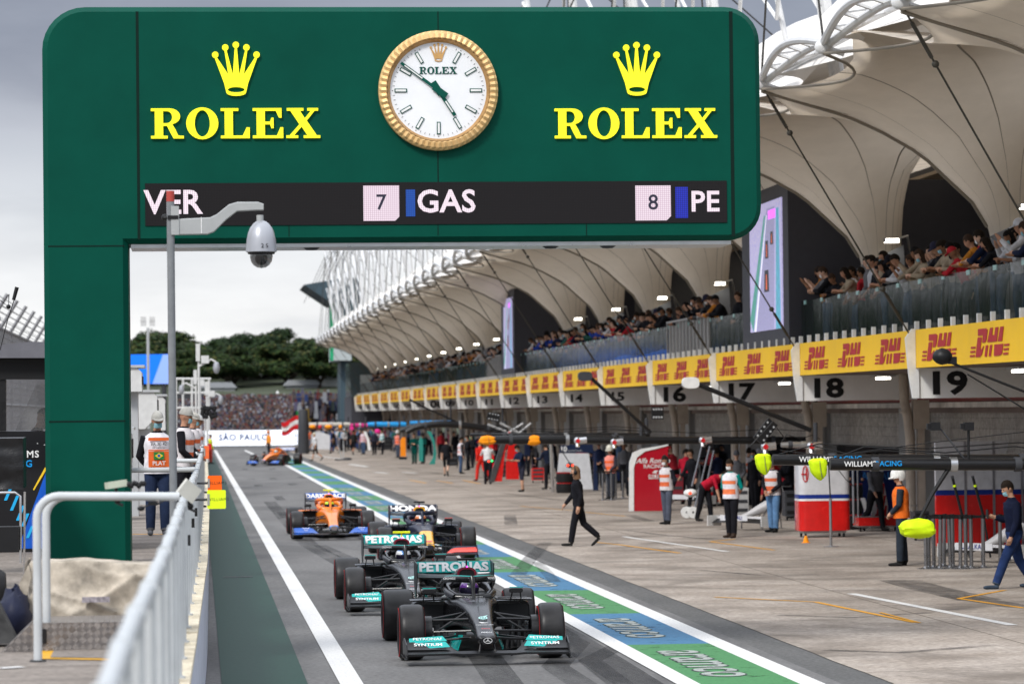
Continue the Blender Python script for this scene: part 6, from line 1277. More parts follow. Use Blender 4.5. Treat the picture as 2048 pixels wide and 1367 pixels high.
# ---------------------------------------------------------------- garage equipment
def xz(px, py, Y): p = at(px, py, Y); return (p.x, p.z)
HOODY = mat('fluorescent_yellow_cover', (.62, .85, .01), .6, var=.08, scale=5, bump=.3); HOODO = mat('orange_cover', (.90, .30, .01), .6, var=.08, bump=.3)
def lumpy(mb, c, r, seed, n=16, m=12, amp=.10):
    R = [[(c[0]+r[0]*sin(pi*j/m)*cos(2*pi*k/n)*(1+amp*noise.noise((k*.9+seed, j*.9, seed))), c[1]+r[1]*sin(pi*j/m)*sin(2*pi*k/n)*(1+amp*noise.noise((k+seed, j, 2))), c[2]+r[2]*cos(pi*j/m)*(1+amp*noise.noise((k*.7, j*.8, seed)))) for k in range(n)] for j in range(m+1)]
    return mb.loft(R, cap=False)
def boom(name_lab, Y, x0, x1, py, r, m=CARB, slope=0.0, group='overhead booms reaching out of the garages', txt=None, cat='boom', curve=0):
    a, b_ = at(x0, py, Y), at(min(x1, 2300), py+slope, Y); t = thing('overhead_boom', name_lab, cat, (a.x, Y, a.z), group=group); L = b_.x-a.x; dz = b_.z-a.z
    mb = MB(); n = 12; mb.tube([(L*k/n, 0, dz*k/n+curve*sin(pi*(k/n)**.7)) for k in range(n+1)], [r*(.78+.22*min(1, k/3)) for k in range(n+1)] if not txt else r, 12, flat=1.0); mb.build('beam', m, t, smooth=True)
    mb = MB(); mb.tube([(L-.1, 0, dz), (L-.1, 0, 3.75-a.z if b_.x > 14.2 else dz+.5)], .05, 8); mb.build('hanger', DGR, t, smooth=True)
    for q in (.18, .52, .8): mb = MB(); zz = dz*q+curve*sin(pi*q**.7); mb.tube([(L*q, 0, zz), (L*q+.10, 0, zz)], r*1.25, 10); mb.build('clamp', MET if q == .52 else DGR, t, smooth=True)
    if txt:
        for s, px_, mm in txt:
            x = at(px_, py, Y).x-a.x; text(s, .105 if Y < 53 else .122, mm, (x, -r-.012, 0), parent=t, bold=.016, sp=1.0, align='LEFT', name='lettering')
    mb = MB(); mb.tube([(L*.02, 0, r), (L*.15, .0, r+.16), (L*.5, 0, r+.06), (L*.8, 0, r+.14), (L, 0, r+.05)], .010, 5); mb.build('hose', BLK, t, smooth=True)
    return t, a, L
WB = mat('team_text_blue', (.01, .30, .72), .5, var=0)
boom('nearest black overhead boom with white and blue lettering and a yellow hood', 50, 1660, 2120, 928, .088, txt=(('WILLIAMS', 1686, WHT), ('RACING', 1748, WB)))
boom('second black overhead boom with the same lettering just behind the nearest', 55, 1545, 2160, 919, .088, txt=(('WILLIAMS', 1596, WHT), ('RACING', 1665, WB)))
def baggy(mb, a, b, c, sd, wide):
    R = []; n, m = 26, 13
    for j in range(m+1):
        v = j/m; zz = c*(1-2*v)
        if wide: s = (1-abs(2*v-1)**2.6)**.42*1.0 if 0 < j < m else .05; sh = 0
        else: s = [.55, .93, 1, 1.02, 1.0, .99, .97, .93, .88, .80, .70, .55, .36, .12][j]; sh = a*.22*v*v
        row = []
        for k in range(n):
            an = 2*pi*k/n; e = 2/3.2; x = math.copysign(abs(cos(an))**e, cos(an)); y = math.copysign(abs(sin(an))**e, sin(an))
            w = 1+.13*noise.noise((x*1.5+sd, y*1.5, v*4+sd))+.07*noise.noise((x*4+sd, v*9, y*4)); row.append((a*x*s*w+sh, b*y*s*w, zz*(1+.10*noise.noise((x*2+sd, y*2, 7)))))
        R.append(row)
    return mb.loft(R)
def hood(px, py, w, h, Y, m, label, grey=True):
    p = at(px, py, Y); k_ = Y/FPX; t = thing('hood_cover', label, 'cover', p, group='bright covers over the wheel gun heads'); mb = MB(); baggy(mb, w*k_/2, w*k_/2*.7, h*k_/2, px*.37, w > 60 or w < 35 and h < 25); mb.build('cover', m, t, smooth=True, angle=28)
    if grey: mb = MB(); mb.tube([(.01, -w*k_*.36, h*k_*.40), (.02, -w*k_*.385, 0), (.045, -w*k_*.34, -h*k_*.40)], .014, 6, flat=.4); mb.build('reflective_band', MET, t, smooth=True)
hood(1636, 938, 36, 44, 50, HOODY, 'yellow hood on the end of the nearest boom'); hood(1526, 928, 32, 42, 55, HOODY, 'yellow hood on the end of the second boom, by the jeans marshal')
hood(1835, 1056, 72, 40, 50, HOODY, 'wide yellow cover hanging in front of the fire marshal', False)
hood(975, 880, 34, 19, 98, HOODO, 'left orange cover on the long dark boom'); hood(1067, 880, 30, 21, 98, HOODO, 'right orange cover on the long dark boom', False)
def rod(name, lab_, cat, pts, r, m=BLK, ball=None, Y=None):
    t = thing(name, lab_, cat, (0, 0, 0)); mb = MB(); mb.tube(pts, r, 8); mb.build('pole', m, t, smooth=True)
    if ball: mb = MB(); ball(mb, Vector(pts[0])); mb.build('head', ball.m, t, smooth=True)
    return t
rod('hanging_pole', 'black jointed arm hanging from the nearest boom to the wide yellow cover', 'arm', [at(1898, 935, 50), at(1866, 985, 50), at(1838, 1040, 50)], [.035, .03, .022])
def ch(mb, c): mb.box(c, (.14, .12, .12)); mb.box(c+Vector((-.09, 0, 0)), (.06, .08, .08))
ch.m = BLK
rod('mast_camera', 'thin arm with a small black camera rising left of the booms', 'camera', [at(1870, 852, 50), at(1882, 858, 50), at(1935, 925, 50)], .013, DGR, ch)
rod('mast_camera', 'upright black mast with a camera standing on the nearest boom', 'camera', [at(1937, 852, 50), at(1937, 925, 50)], .02, BLK, ch)
rod('cable', 'thin black cables running above the nearest boom', 'cable', [at(1560, 900, 52), at(1660, 912, 52), at(1780, 895, 52), at(1900, 880, 52), at(2060, 862, 52)], .007)
rod('cable', 'black cable looping low above the boom lettering', 'cable', [at(1620, 890, 52), at(1700, 908, 52), at(1760, 900, 52), at(1850, 905, 52), at(1935, 920, 51)], .009)
def mh(mb, c): lumpy(mb, c+Vector((0, 0, .04)), (.15, .12, .12), 3, amp=.25); mb.box(c+Vector((.15, 0, -.02)), (.12, .10, .11))
mh.m = BLK
rod('boom_camera', 'long black pole with a covered black camera head under board 19', 'camera', [at(1885, 718, 52), at(1930, 736, 52), at(2080, 795, 52)], .02, BLK, mh)
rod('cable', 'stay cable of the camera pole under board 19', 'cable', [at(1935, 748, 52), at(2070, 830, 52)], .012)
def mh2(mb, c): mb.loft([sring(-.12, c.x, c.z, .17, .11, 3), sring(.12, c.x, c.z, .17, .13, 3)] and [[(x, y+c.y, z) for x, y, z in sring(q, c.x, c.z, .19, .13+.0*q, 3)] for q in (-.13, 0, .13)])
mh2.m = WHT
rod('boom_camera', 'long black pole with a white camera head below the banner of board 16', 'camera', [at(1381, 765, 80), at(1400, 770, 80), at(1622, 860, 80)], .055, BLK, mh2)
def mh3(mb, c): mh2(mb, c)
mh3.m = DGR
rod('boom_camera', 'long black pole with a dark camera head below the banner of board 14', 'camera', [at(1170, 752, 96), at(1185, 758, 96), at(1302, 865, 96)], .05, BLK, mh3)
rod('cable', 'curved black cable hanging from a pole near board 08', 'cable', [at(818, 798, 150), at(850, 815, 150), at(890, 832, 150), at(930, 852, 150)], .045)
boom('long black overhead boom with silver wheel gun heads over the red panel', 93, 1150, 1640, 880, .10)
boom('shorter grey boom with silver heads behind the second hood', 78, 1562, 1640, 889, .07, m=MET)
boom('long dark boom carrying two orange covers', 98, 958, 1290, 879, .13)
boom('thin black boom above the orange covers', 104, 940, 1300, 869, .06)
boom('curved black boom in front of the far garages', 150, 812, 1015, 864, .15, curve=.35)
boom('second curved black boom further back', 165, 800, 1010, 862, .12, curve=.35)
boom('bright blue overhead boom above the far pit crews', 200, 735, 812, 848, .14, m=mat('boom_blue', (.02, .30, .70), .4)); boom('blue and white boom right of the bright blue one', 196, 820, 905, 845, .13, m=mat('boom_blue2', (.03, .28, .66), .4))
boom('magenta boom left of the bright blue one', 205, 700, 735, 850, .12, m=mat('boom_magenta', (.50, .03, .18), .5)); boom('pale overhead boom with orange sleeves at the far end', 230, 618, 700, 848, .13, m=mat('boom_pale', (.5, .48, .44), .5))
for i, (px, w, m) in enumerate(((625, 14, HOODO), (657, 16, HOODO), (681, 8, HOODO), (640, 8, RED))): p = at(px, 853, 229); mb = MB(); mb.ball(p, (w*.0164, .3, .14), 10, 6); tag(mb.build('hood_cover', m, smooth=True), '%s small %s sleeve hanging from the pale far boom' % (ordn[i] if i < 3 else 'only', 'orange' if m == HOODO else 'red'), 'cover')
hood(704, 856, 9, 8, 205, mat('magenta_cover', (.7, .03, .25), .6), 'magenta cover hanging at the far boom end', False); hood(755, 862, 11, 9, 195, MATS['magenta_cover'], 'magenta cover above the far pit crowd', False)
def silver_heads(px, py, Y, lab_, n=1):
    p = at(px, py, Y); t = thing('wheel_gun_head', lab_, 'gun head', p, group='silver heads on the booms'); mb = MB(); mb.ball((0, 0, 0), .10, 10, 8); mb.tube([(0, 0, 0), (.0, -.05, -.16)], .06, 8); mb.tube([(.05, 0, 0), (.24, 0, .02)], .09, 10); mb.build('head', mat('polished_metal', (.62, .62, .63), .2, .9), t, smooth=True); mb = MB(); mb.tube([(0, -.10, 0), (0, -.12, 0)], .06, 10); mb.build('cap', RED, t, smooth=True)
silver_heads(1155, 881, 92.5, 'silver gun head at the left tip of the long boom'); silver_heads(1228, 884, 92, 'silver gun head with red cap right of the first one'); silver_heads(1405, 880, 92, 'silver clamp head in the middle of the long boom'); silver_heads(1622, 892, 77, 'silver gun head above the red and white cabinet'); silver_heads(1530, 893, 77.5, 'silver gun head left of the second yellow hood')
# signal light panels
def lightpanel(px, py, w, h, Y, rot, lab_):
    p = at(px, py, Y); k_ = Y/FPX; t = thing('light_panel', lab_, 'light', p, group='black signal light panels'); mb = MB(); mb.X = Matrix.Rotation(rot, 4, 'Y'); mb.box((0, 0, 0), (w*k_, .08, h*k_)); mb.build('panel', BLK, t)
    for r_ in (-.33, .33):
        for q in range(4):
            mb = MB(); mb.X = Matrix.Rotation(rot, 4, 'Y'); mb.lathe([(0, -.055), (min(w, h)*k_*.085, -.05), (min(w, h)*k_*.09, -.04)], ((q-1.5)*.22*w*k_, 0, r_*h*k_), 'y', 10); mb.build('lens', mat('lens_grey', (.40, .41, .42), .3), t)
lightpanel(1315, 826, 24, 24, 94, 0, 'upright black panel of round grey lights over the red panel'); lightpanel(1531, 862, 50, 24, 74, radians(-52), 'tilted black panel of round grey lights left of the grey boom'); lightpanel(987, 833, 26, 16, 110, radians(12), 'small black light panel above the dark boom')
rod('stay_wire', 'thin wire triangle holding the tilted light panel', 'cable', [at(1500, 892, 73), at(1545, 843, 73), at(1572, 880, 73)], .012)
# red curved panel
def panel_poly(name, lab_, cat, Y, parts, dep=.12, group=None):
    t = thing(name, lab_, cat, (at(parts[0][1][0][0], parts[0][1][0][1], Y).x, Y, 0)); x0 = t.location.x
    if group: t['group'] = group
    for i, (nm, pts, m, off) in enumerate(parts):
        mb = MB(); mb.prism([xz(px, py, Y) for px, py in pts], lambda u, v, tt: (u-x0, tt, max(v, .012)), off, dep); mb.build(nm, m, t)
    return t, x0
REDG = mat('gloss_deep_red', (.42, .008, .02), .15, coat=.8, var=.04)
t_, x0 = panel_poly('team_panel', 'tall red pit panel with a curved top, white edge and small white lettering', 'panel', 103, (('panel', [(1268, 1024), (1268, 935), (1274, 915), (1290, 903), (1310, 898), (1336, 891), (1336, 1024)], REDG, 0), ('white_edge', [(1259, 1025), (1259, 925), (1266, 905), (1284, 897), (1310, 893), (1336, 888), (1336, 890.5), (1310, 897.5), (1290, 902), (1274, 914), (1267.5, 935), (1267.5, 1025)], WHT, -.03)))
for s, px, py, sz, sh in (('Alfa Romeo', 1306, 921, .21, .3), ('RACING', 1307, 932, .16, 0), ('ORLEN', 1308, 952.5, .16, 0)):
    p = xz(px, py, 103); text(s, sz, WHT if s != 'ORLEN' else REDG, (p[0]-x0, -.012-(0.006 if s == 'ORLEN' else 0), p[1]), parent=t_, bold=.012, shear=sh)
mb = MB(); p = xz(1308, 952.5, 103); mb.box((p[0]-x0, -.006, p[1]), (.34, .01, .13)); mb.build('name_plate', WHT, t_); mb = MB(); p = xz(1310, 944, 103); mb.prism([(-.09, -.01), (.0, .06), (.10, .05), (.03, .0), (.07, -.05), (-.01, -.02)], lambda u, v, tt: (p[0]-x0+u, tt, p[1]+v), -.01, -.002); mb.build('bird_emblem', WHT, t_)
NVY = mat('navy_panel', (.012, .022, .06), .35)
t_, x0 = panel_poly('team_panel', 'white slanted pit panel with a navy top showing the number ten', 'panel', 129, (('panel', [(1112, 978), (1119, 906), (1178, 906), (1186, 978)], mat('panel_white', (.62, .63, .66), .35), 0), ('top_band', [(1119, 905), (1122, 890), (1184, 884), (1188, 905)], NVY, 0), ('side', [(1186.3, 980), (1188.3, 905), (1192, 903), (1197, 980)], NVY, 0)))
p = xz(1127, 898, 129); text('10', .26, WHT, (p[0]-x0, -.01, p[1]), parent=t_, bold=.03)
p = xz(1150, 901, 129); text('ALPHATAURI', .09, LGR, (p[0]-x0, -.01, p[1]), parent=t_)
panel_poly('team_panel', 'pale teal curved bodywork panel beside the men in dark green', 'panel', 152, (('panel', [(858, 928), (866, 915), (868, 895), (862, 875), (853, 862), (862, 862), (869, 880), (873, 905), (870, 928)], mat('teal_green', (.03, .25, .21), .2, coat=.6), 0),))
panel_poly('team_panel', 'slim teal bodywork panel between the two men in dark green', 'panel', 156, (('panel', [(838, 922), (838, 880), (842, 872), (846, 880), (846, 922)], MATS['teal_green'], 0),))
panel_poly('team_panel', 'narrow bright orange panel on a small wheeled base', 'panel', 173, (('panel', [(801, 912), (801, 880), (804, 874), (811, 874), (812, 912)], mat('orange_panel', (.85, .25, .01), .4), 0), ('base', [(798, 918), (798, 913), (814, 913), (814, 918)], BLK, 0)))
panel_poly('team_panel', 'white curved bodywork panel in the far pit crowd', 'panel', 205, (('panel', [(736, 900), (734, 880), (727, 862), (732, 862), (739, 880), (742, 900)], WHT, 0),))
panel_poly('team_panel', 'white low panel at the far end behind the guests', 'panel', 262, (('panel', [(622, 898), (622, 868), (645, 864), (660, 870), (660, 898)], mat('panel_white', (.62, .63, .66), .35), 0),))
RR = mat('racing_red', (.62, .012, .01), .25, coat=.5)
panel_poly('bodywork', 'bright red engine cover leaning in front of the black garage, left piece', 'bodywork', 138, (('cover', [(986, 962), (990, 935), (1006, 890), (1018, 862), (1022, 866), (1010, 905), (1004, 962)], RR, 0), ('grey_edge', [(988, 964), (997, 935), (1010, 890), (1014, 875), (1007, 875), (998, 900), (984, 940), (980, 964)], STEEL, -.05)))
panel_poly('bodywork', 'bright red engine cover standing right of the leaning one', 'bodywork', 140, (('cover', [(1012, 958), (1012, 925), (1018, 880), (1026, 868), (1034, 885), (1038, 925), (1038, 958)], RR, 0),))
panel_poly('bodywork', 'red garage partition behind the man in shorts', 'panel', 150, (('panel', [(975, 950), (975, 872), (985, 868), (990, 950)], RR, 0),))
mb = MB()
for a, b_ in (((975, 848), (1012, 862)), ((1000, 845), (1040, 866)), ((1012, 868), (1046, 846)), ((1030, 872), (1062, 846))): mb.tube([at(a[0], a[1], 145), at(b_[0], b_[1], 145)], .045, 6)
tag(mb.build('air_line_frame', LGR, smooth=True), 'crossed silver and red struts hanging over the red bodywork', 'frame')
# red and white cabinet
YC = 80.6; pa, pb_ = at(1594, 1076, YC), at(1696, 1076, YC); Wc = pb_.x-pa.x
cb = thing('equipment_cabinet', 'rounded cabinet, white above a navy stripe and red below, on a wheeled base', 'cabinet', (pa.x+Wc/2, YC, 0)); zt = at(1640, 912, YC).z
def rr(z, s=1.0, r=.16):
    P = []; hw, hd = Wc/2*s, .42*s
    for cx_, cy_, a0 in ((hw-r, hd-r, 0), (-hw+r, hd-r, 90), (-hw+r, -hd+r, 180), (hw-r, -hd+r, 270)): P += [(cx_+r*cos(radians(a0+a)), cy_+r*sin(radians(a0+a)), z) for a in (0, 22, 45, 67, 90)]
    return P
z1, z2 = at(1640, 1000, YC).z, at(1640, 990, YC).z
for nm, za, zb_, m, s in (('red_body', .16, z1, mat('cabinet_red', (.62, .012, .01), .25, coat=.5), 1), ('white_line', z1+.002, z1+.05, WHT, 1.002), ('navy_stripe', z1+.052, z2+.03, mat('stripe_navy', (.01, .03, .22), .3), 1), ('white_body', z2+.032, zt, mat('cabinet_white', (.60, .60, .62), .3, coat=.4), 1)):
    mb = MB(); mb.loft([rr(za, s), rr(zb_, s)]); mb.build(nm, m, cb, smooth=True, angle=30)
mb = MB(); mb.b2((-.5, -.35, .10), (.5, .35, .15)); mb.build('base', MET, cb)
for sx_ in (-.45, .45):
    for sy in (-.3, .3): mb = MB(); mb.lathe([(0, -.02), (.05, -.02), (.05, .02), (0, .02)], (sx_, sy, .05), 'x', 12); mb.build('castor', BLK, cb)
mb = MB(); q = lambda u, v, tt: (-Wc/2+.14+u, -.43+tt*0-tt, 1.48+v); ringprism(mb, O_(0, 0, .075, .19), O_(0, 0, .055, .165), q, .0, .006); mb.prism([(-.10, -.02), (.04, -.02), (.04, .01), (-.10, .01)], q, 0, .007); mb.prism([(.01, -.13), (.035, -.13), (.035, .13), (.01, .13)], q, .0, .0075); mb.build('emblem', RED, cb)
mb = MB(); p = g(1612, 1085); mb.lathe([(.10, 0), (.10, .015), (.07, .015), (.03, .16), (.001, .16)], (0, 0, 0), n=16); tag(mb.build('traffic_cone', HOODO, smooth=True, loc=p), 'little orange cone at the foot of the red and white cabinet', 'cone')
p = g(1662, 1093); mb = MB(); mb.tube([(0, 0, .01), (0, 0, 1.05)], .03, 10); mb.lathe([(.16, 0), (.16, .015), (.03, .03)], (0, 0, 0), n=16); t = thing('lollipop_stand', 'silver upright post before the cabinet with a black upper rod', 'stand', p); mb.build('post', MET, t, smooth=True); mb = MB(); mb.tube([(0, 0, 1.05), (-.03, 0, 1.75), (-.06, 0, 2.05)], .015, 8); mb.tube([(-.05, 0, 1.95), (.35, 0, 1.45), (.55, .0, 1.28)], .010, 6); mb.build('rod', BLK, t, smooth=True)
# red tray trolley with bodywork
YT = 84.0; pa, pb_ = at(1712, 1070, YT), at(1792, 1070, YT)
tt_ = thing('trolley', 'low red wheeled tray with upright silver handles beside the cabinet', 'trolley', ((pa.x+pb_.x)/2, YT, 0)); w_ = (pb_.x-pa.x)/2
mb = MB(); mb.b2((-w_, -.35, .14), (w_, .35, .34)); mb.build('tray', RR, tt_); mb = MB(); mb.b2((-w_-.01, -.36, .345), (w_+.01, .36, .365)); mb.b2((-w_-.01, -.36, .11), (w_+.01, .36, .135)); mb.build('trim', MET, tt_)
for sx_ in (-w_+.06, w_-.06): mb = MB(); mb.lathe([(0, -.02), (.055, -.02), (.055, .02), (0, .02)], (sx_, -.25, .055), 'x', 12); mb.build('castor', BLK, tt_)
mb = MB(); mb.tube([(-w_-.05, 0, .2), (-w_-.05, 0, 1.5), (-w_-.02, 0, 1.62)], .03, 8); mb.tube([(-w_+.06, 0, .3), (-w_+.06, 0, 1.62)], .022, 8); mb.build('handle', MET, tt_, smooth=True)
wm = mat('bodywork_white', (.62, .61, .62), .25, coat=.5); t_, x0 = panel_poly('bodywork', 'white engine cover with red slanted lettering standing on the red tray', 'bodywork', YT-.1, (('cover', [(1744, 1056), (1744, 1010), (1750, 975), (1742, 938), (1748, 936), (1768, 965), (1776, 1010), (1776, 1056)], wm, 0), ('red_stripe', [(1742, 945), (1756, 978), (1768, 988), (1769, 968), (1745, 937)], RED, -.012), ('side_fin', [(1724, 1056), (1730, 1020), (1722, 995), (1730, 995), (1737, 1020), (1737, 1056)], wm, 0), ('red_fin', [(1728, 1054), (1733, 1020), (1735, 1020), (1736, 1054)], RED, -.012)))
for pts in ([(1748, 1048), (1752, 1048), (1764, 990), (1760, 990)], [(1756, 1050), (1760, 1050), (1772, 990), (1768, 990)], [(1750, 1028), (1770, 1018), (1770, 1024), (1750, 1034)], [(1766, 1050), (1770, 1050), (1774, 1010), (1770, 1010)], [(1752, 1008), (1770, 998), (1770, 1004), (1753, 1013)]):
    mb = MB(); mb.prism([xz(px, py, YT-.1) for px, py in pts], lambda u, v, q: (u-x0, q, v), -.020, -.004); mb.build('red_letter', RED, t_)
# partition of the nearest garage: white, navy stripe, red
pt = thing('garage_partition', 'glossy garage partition, white with a navy stripe over red, at the right edge', 'partition', (0, 74, 0)); xa, xb_ = at(1872, 1000, 74).x, 19.4
for nm, za, zb_, m in (('red_panel', .02, 1.10, MATS['cabinet_red']), ('navy_stripe', 1.105, 1.21, MATS['stripe_navy']), ('white_panel', 1.215, 2.25, MATS['cabinet_white'])):
    mb = MB(); n_ = 3; wseg = (xb_-xa)/n_
    for q in range(n_): pass
    mb.b2((xa, 0, za), (xb_, .12, zb_)); mb.build(nm, m, pt)
for q in (1, 2, 3): mb = MB(); mb.b2((xa+q*.62, -.012, .02), (xa+q*.62+.05, -.001, 2.25)); mb.build('panel_joint', mat('joint_silver', (.35, .34, .36), .3, .7), pt)
pt = thing('garage_partition', 'dark blue garage panel with white lettering behind the red tray', 'partition', (0, 92, 0)); mb = MB(); a, b_ = xz(1700, 965, 92), xz(1790, 920, 92); mb.b2((a[0], 0, 0), (b_[0], .1, b_[1])); mb.build('panel', mat('panel_deep_blue', (.01, .025, .14), .4), pt); x, z = xz(1727, 952, 92); text('URALKALI', .28, LBLUE, (x+.2, -.01, z), parent=pt, bold=.01)
# stanchions
xs = [(1852, 1137), (1858, 1136), (1868, 1135), (1880, 1137), (1888, 1132), (1901, 1136), (1906, 1133), (1921, 1137), (1932, 1134), (1943, 1136), (1967, 1135), (2001, 1134)]
first = None; SGM = mat('stanchion_steel', (.30, .30, .31), .28, .9)
for i, (px, py) in enumerate(xs):
    p = g(px, py)
    if first is None:
        first = thing('stanchion', 'x', 'stanchion', p, group='steel queue posts before the nearest garage'); mb = MB(); mb.tube([(0, 0, .02), (0, 0, .92)], .035, 14); mb.build('post', SGM, first, smooth=True); mb = MB(); mb.lathe([(.17, 0), (.17, .012), (.05, .03), (.036, .05)], n=24); mb.build('base', SGM, first, smooth=True); mb = MB(); mb.tube([(0, 0, .92), (0, 0, .99)], .038, 14); mb.box((-.12, 0, .955), (.22, .012, .05)); mb.box((.10, 0, .955), (.16, .012, .05)); mb.build('belt_head', BLK, first, smooth=True, angle=30); reindex(); o = first
    else: o = dup(first, p)
    tl = random.Random(i).uniform(-.05, .07); o.rotation_euler = (0, -tl if i in (3, 4, 5, 7, 9) else 0, i*.0)
    o['label'] = '%s steel queue post from the left in front of the nearest garage' % ordn[i]
posts2 = [(1206, 1000), (1214, 998), (1223, 1000), (1232, 998), (1246, 996)]
for i, (px, py) in enumerate(posts2): o = dup(first, g(px, py)); o.rotation_euler = (0, 0, 0); o['label'] = '%s shiny queue post from the left beside the white-helmeted marshal' % ordn[i]; o['group'] = 'steel queue posts by the red curved panel'
# air guns with yellow rings
for i, (a, b_, lab_) in enumerate((((1905, 955), (1926, 1036), 'left'), ((1946, 955), (1968, 1036), 'right'))):
    t = thing('gun_stand', '%s black pole with a yellow ring leaning among the queue posts' % lab_, 'pole', (0, 0, 0), group='black poles with yellow rings'); A, B = at(*a, 68), at(*b_, 68); mb = MB(); mb.tube([A, B], .028, 10); mb.tube([B, Vector((B.x+.12, B.y, .02))], .02, 8); mb.build('pole', BLK, t, smooth=True); mb = MB(); mb.tube([A.lerp(B, .17), A.lerp(B, .22)], .033, 10); mb.build('ring', HOODY, t, smooth=True); mb = MB(); mb.tube([A, A.lerp(B, -.05)], .03, 10); mb.build('tip', DGR, t, smooth=True)
# nose assemblies on stands
def nose_stand(px, py, Y, lab_, txt, flip=1):
    p = g(px, py); t = thing('nose_assembly', lab_, 'front wing', p, radians(-52)*flip, group='front wings on stands'); NW = wm
    mb = MB(); mb.loft([sring(-.65, 0, .30, .07, .04), sring(-.3, 0, .38, .10, .07, 3), sring(.2, 0, .52, .15, .12, 3.5), sring(.5, 0, .60, .17, .14, 4)]); mb.build('nose', NW, t, smooth=True)
    for s in (1, -1):
        for k_ in range(3): mb = MB(); mb.loft([[(s*.1, -.78+.1*k_, .20+.05*k_), (s*.1, -.66+.1*k_, .23+.05*k_), (s*.1, -.66+.1*k_, .24+.05*k_)], [(s*.9, -.70+.1*k_, .17+.05*k_), (s*.9, -.60+.1*k_, .22+.05*k_), (s*.9, -.60+.1*k_, .23+.05*k_)]]); mb.build('wing_element', CARB if k_ < 2 else NW, t)
        mb = MB(); mb.b2((s*.9, -.85, .10), (s*.915, -.35, .36)); mb.build('endplate', WHT, t)
        mb = MB(); mb.tube([(s*.35, -.2, .02), (s*.35, -.2, .30), (s*.1, .3, .55)], .018, 8); mb.tube([(s*.35, .5, .02), (s*.35, .45, .40), (s*.1, .3, .5)], .018, 8); mb.build('stand_leg', SGM, t, smooth=True)
    mb = MB(); mb.b2((-.02-.5, -.80, .24), (-.02+.42, -.79, .38)); mb.build('sponsor_plate', mat('plate_white', (.6, .6, .62), .4), t); text(txt, .13, mat('plate_navy', (.02, .03, .20), .5, var=0), (-.06, -.81, .31), parent=t, bold=.012)
nose_stand(1515, 1058, 86, 'white and black nose with front wing on a stand beside the jeans marshal', 'URALKALI'); nose_stand(2005, 1122, 69, 'white and black nose with front wing on a stand behind the queue posts', 'URALKALI')
nose_stand(1405, 1012, 110, 'white and red nose with front wing behind the bending mechanic', '')
def toolcart(px, py, w, h, m, lab_, d=.5, top=None):
    p = g(px, py); Y = p.y; k_ = Y/FPX; t = thing('tool_cart', lab_, 'cart', p, group='carts and cabinets outside the garages'); W_, H_ = w*k_/2, h*k_
    mb = MB(); mb.b2((-W_, -d/2, .12), (W_, d/2, H_)); mb.build('body', m, t)
    for q in range(3): mb = MB(); z = .12+(H_-.12)*(q+.5)/3; mb.b2((-W_*.85, -d/2-.012, z-.05), (W_*.85, -d/2-.001, z+.04)); mb.build('drawer', DGR if m != DGR else BLK, t)
    for sx_ in (-W_*.8, W_*.8): mb = MB(); mb.lathe([(0, -.02), (.055, -.02), (.055, .02), (0, .02)], (sx_, -d/3, .055), 'x', 10); mb.build('castor', BLK, t)
    mb = MB(); mb.tube([(-W_, 0, H_-.02), (-W_-.05, 0, H_+.12), (-W_*.3, 0, H_+.12)], .015, 6); mb.build('handle', MET, t, smooth=True)
toolcart(1590, 1040, 46, 60, DGR, 'dark grey tool cart in the garage left of the red and white cabinet'); toolcart(1440, 1010, 40, 60, RED, 'red tool cart behind the teal marshal'); toolcart(1180, 975, 22, 36, DGR, 'dark tool cart beside the number ten panel')
toolcart(1075, 965, 24, 30, RR, 'red tool cart left of the number ten panel'); toolcart(905, 935, 22, 36, BLK, 'black cart behind the walker in shorts'); toolcart(1010, 958, 26, 36, BLK, 'black cart behind the red engine cover'); toolcart(1840, 1080, 30, 60, DGR, 'dark cart right of the fire marshal'); toolcart(1480, 1036, 30, 62, mat('cart_white', (.5, .5, .5), .4), 'white cabinet behind the teal marshal')
toolcart(1290, 1003, 30, 55, BLK, 'black cart behind the red curved panel'); toolcart(1350, 1008, 30, 60, mat('cart_maroon', (.2, .02, .03), .4), 'maroon cart right of the red curved panel'); toolcart(775, 902, 16, 26, BLK, 'small black cart among the far guests')
random.seed(5); ci = 0
for (x, d_, w, h) in [(1245, 1.2, .9, 1.5), (1300, 2, 1.2, 1.8), (1385, 1.9, 1.0, 1.7), (1420, 1.2, .8, 1.3), (1470, 2.0, 1.2, 1.9), (1560, 1.1, .8, 1.4), (1575, 2.1, 1.2, 1.9), (1725, 1.9, 1.0, 1.6), (1790, 1.3, .7, 1.5), (1880, 2.2, 1.1, 1.3), (1180, 1.3, 1.0, 1.6), (1120, 1.5, 1.0, 1.6), (1075, 1.4, 1.0, 1.5), (1040, 1.1, .9, 1.5), (1000, 1.3, 1.1, 1.6), (930, 1.3, 1.1, 1.5), (880, 1.2, 1.1, 1.5)]:
    X = 17.0+d_; Y = X*FPX/(x-388)+1; t = thing('flight_case', '%s dark equipment rack from the right, inside the garage openings' % 'x', 'rack', (X, Y, 0), group='equipment racks inside the garages'); cc = [(BLK, 'black'), (DGR, 'grey'), (NVY, 'navy')][ci % 3]
    mb = MB(); mb.b2((-w/2, -.3, .08), (w/2, .3, h)); mb.build('body', cc[0], t)
    for q in range(3): mb = MB(); z = .1+(h-.1)*(q+.5)/3; mb.b2((-w*.42, -.315, z-.10), (w*.42, -.301, z+.10)); mb.build('shelf_front', [LGR, RED, MET][(ci+q) % 3] if (ci+q) % 2 else DGR, t)
    t['cc'] = cc[1]; ci += 1
cn = {}
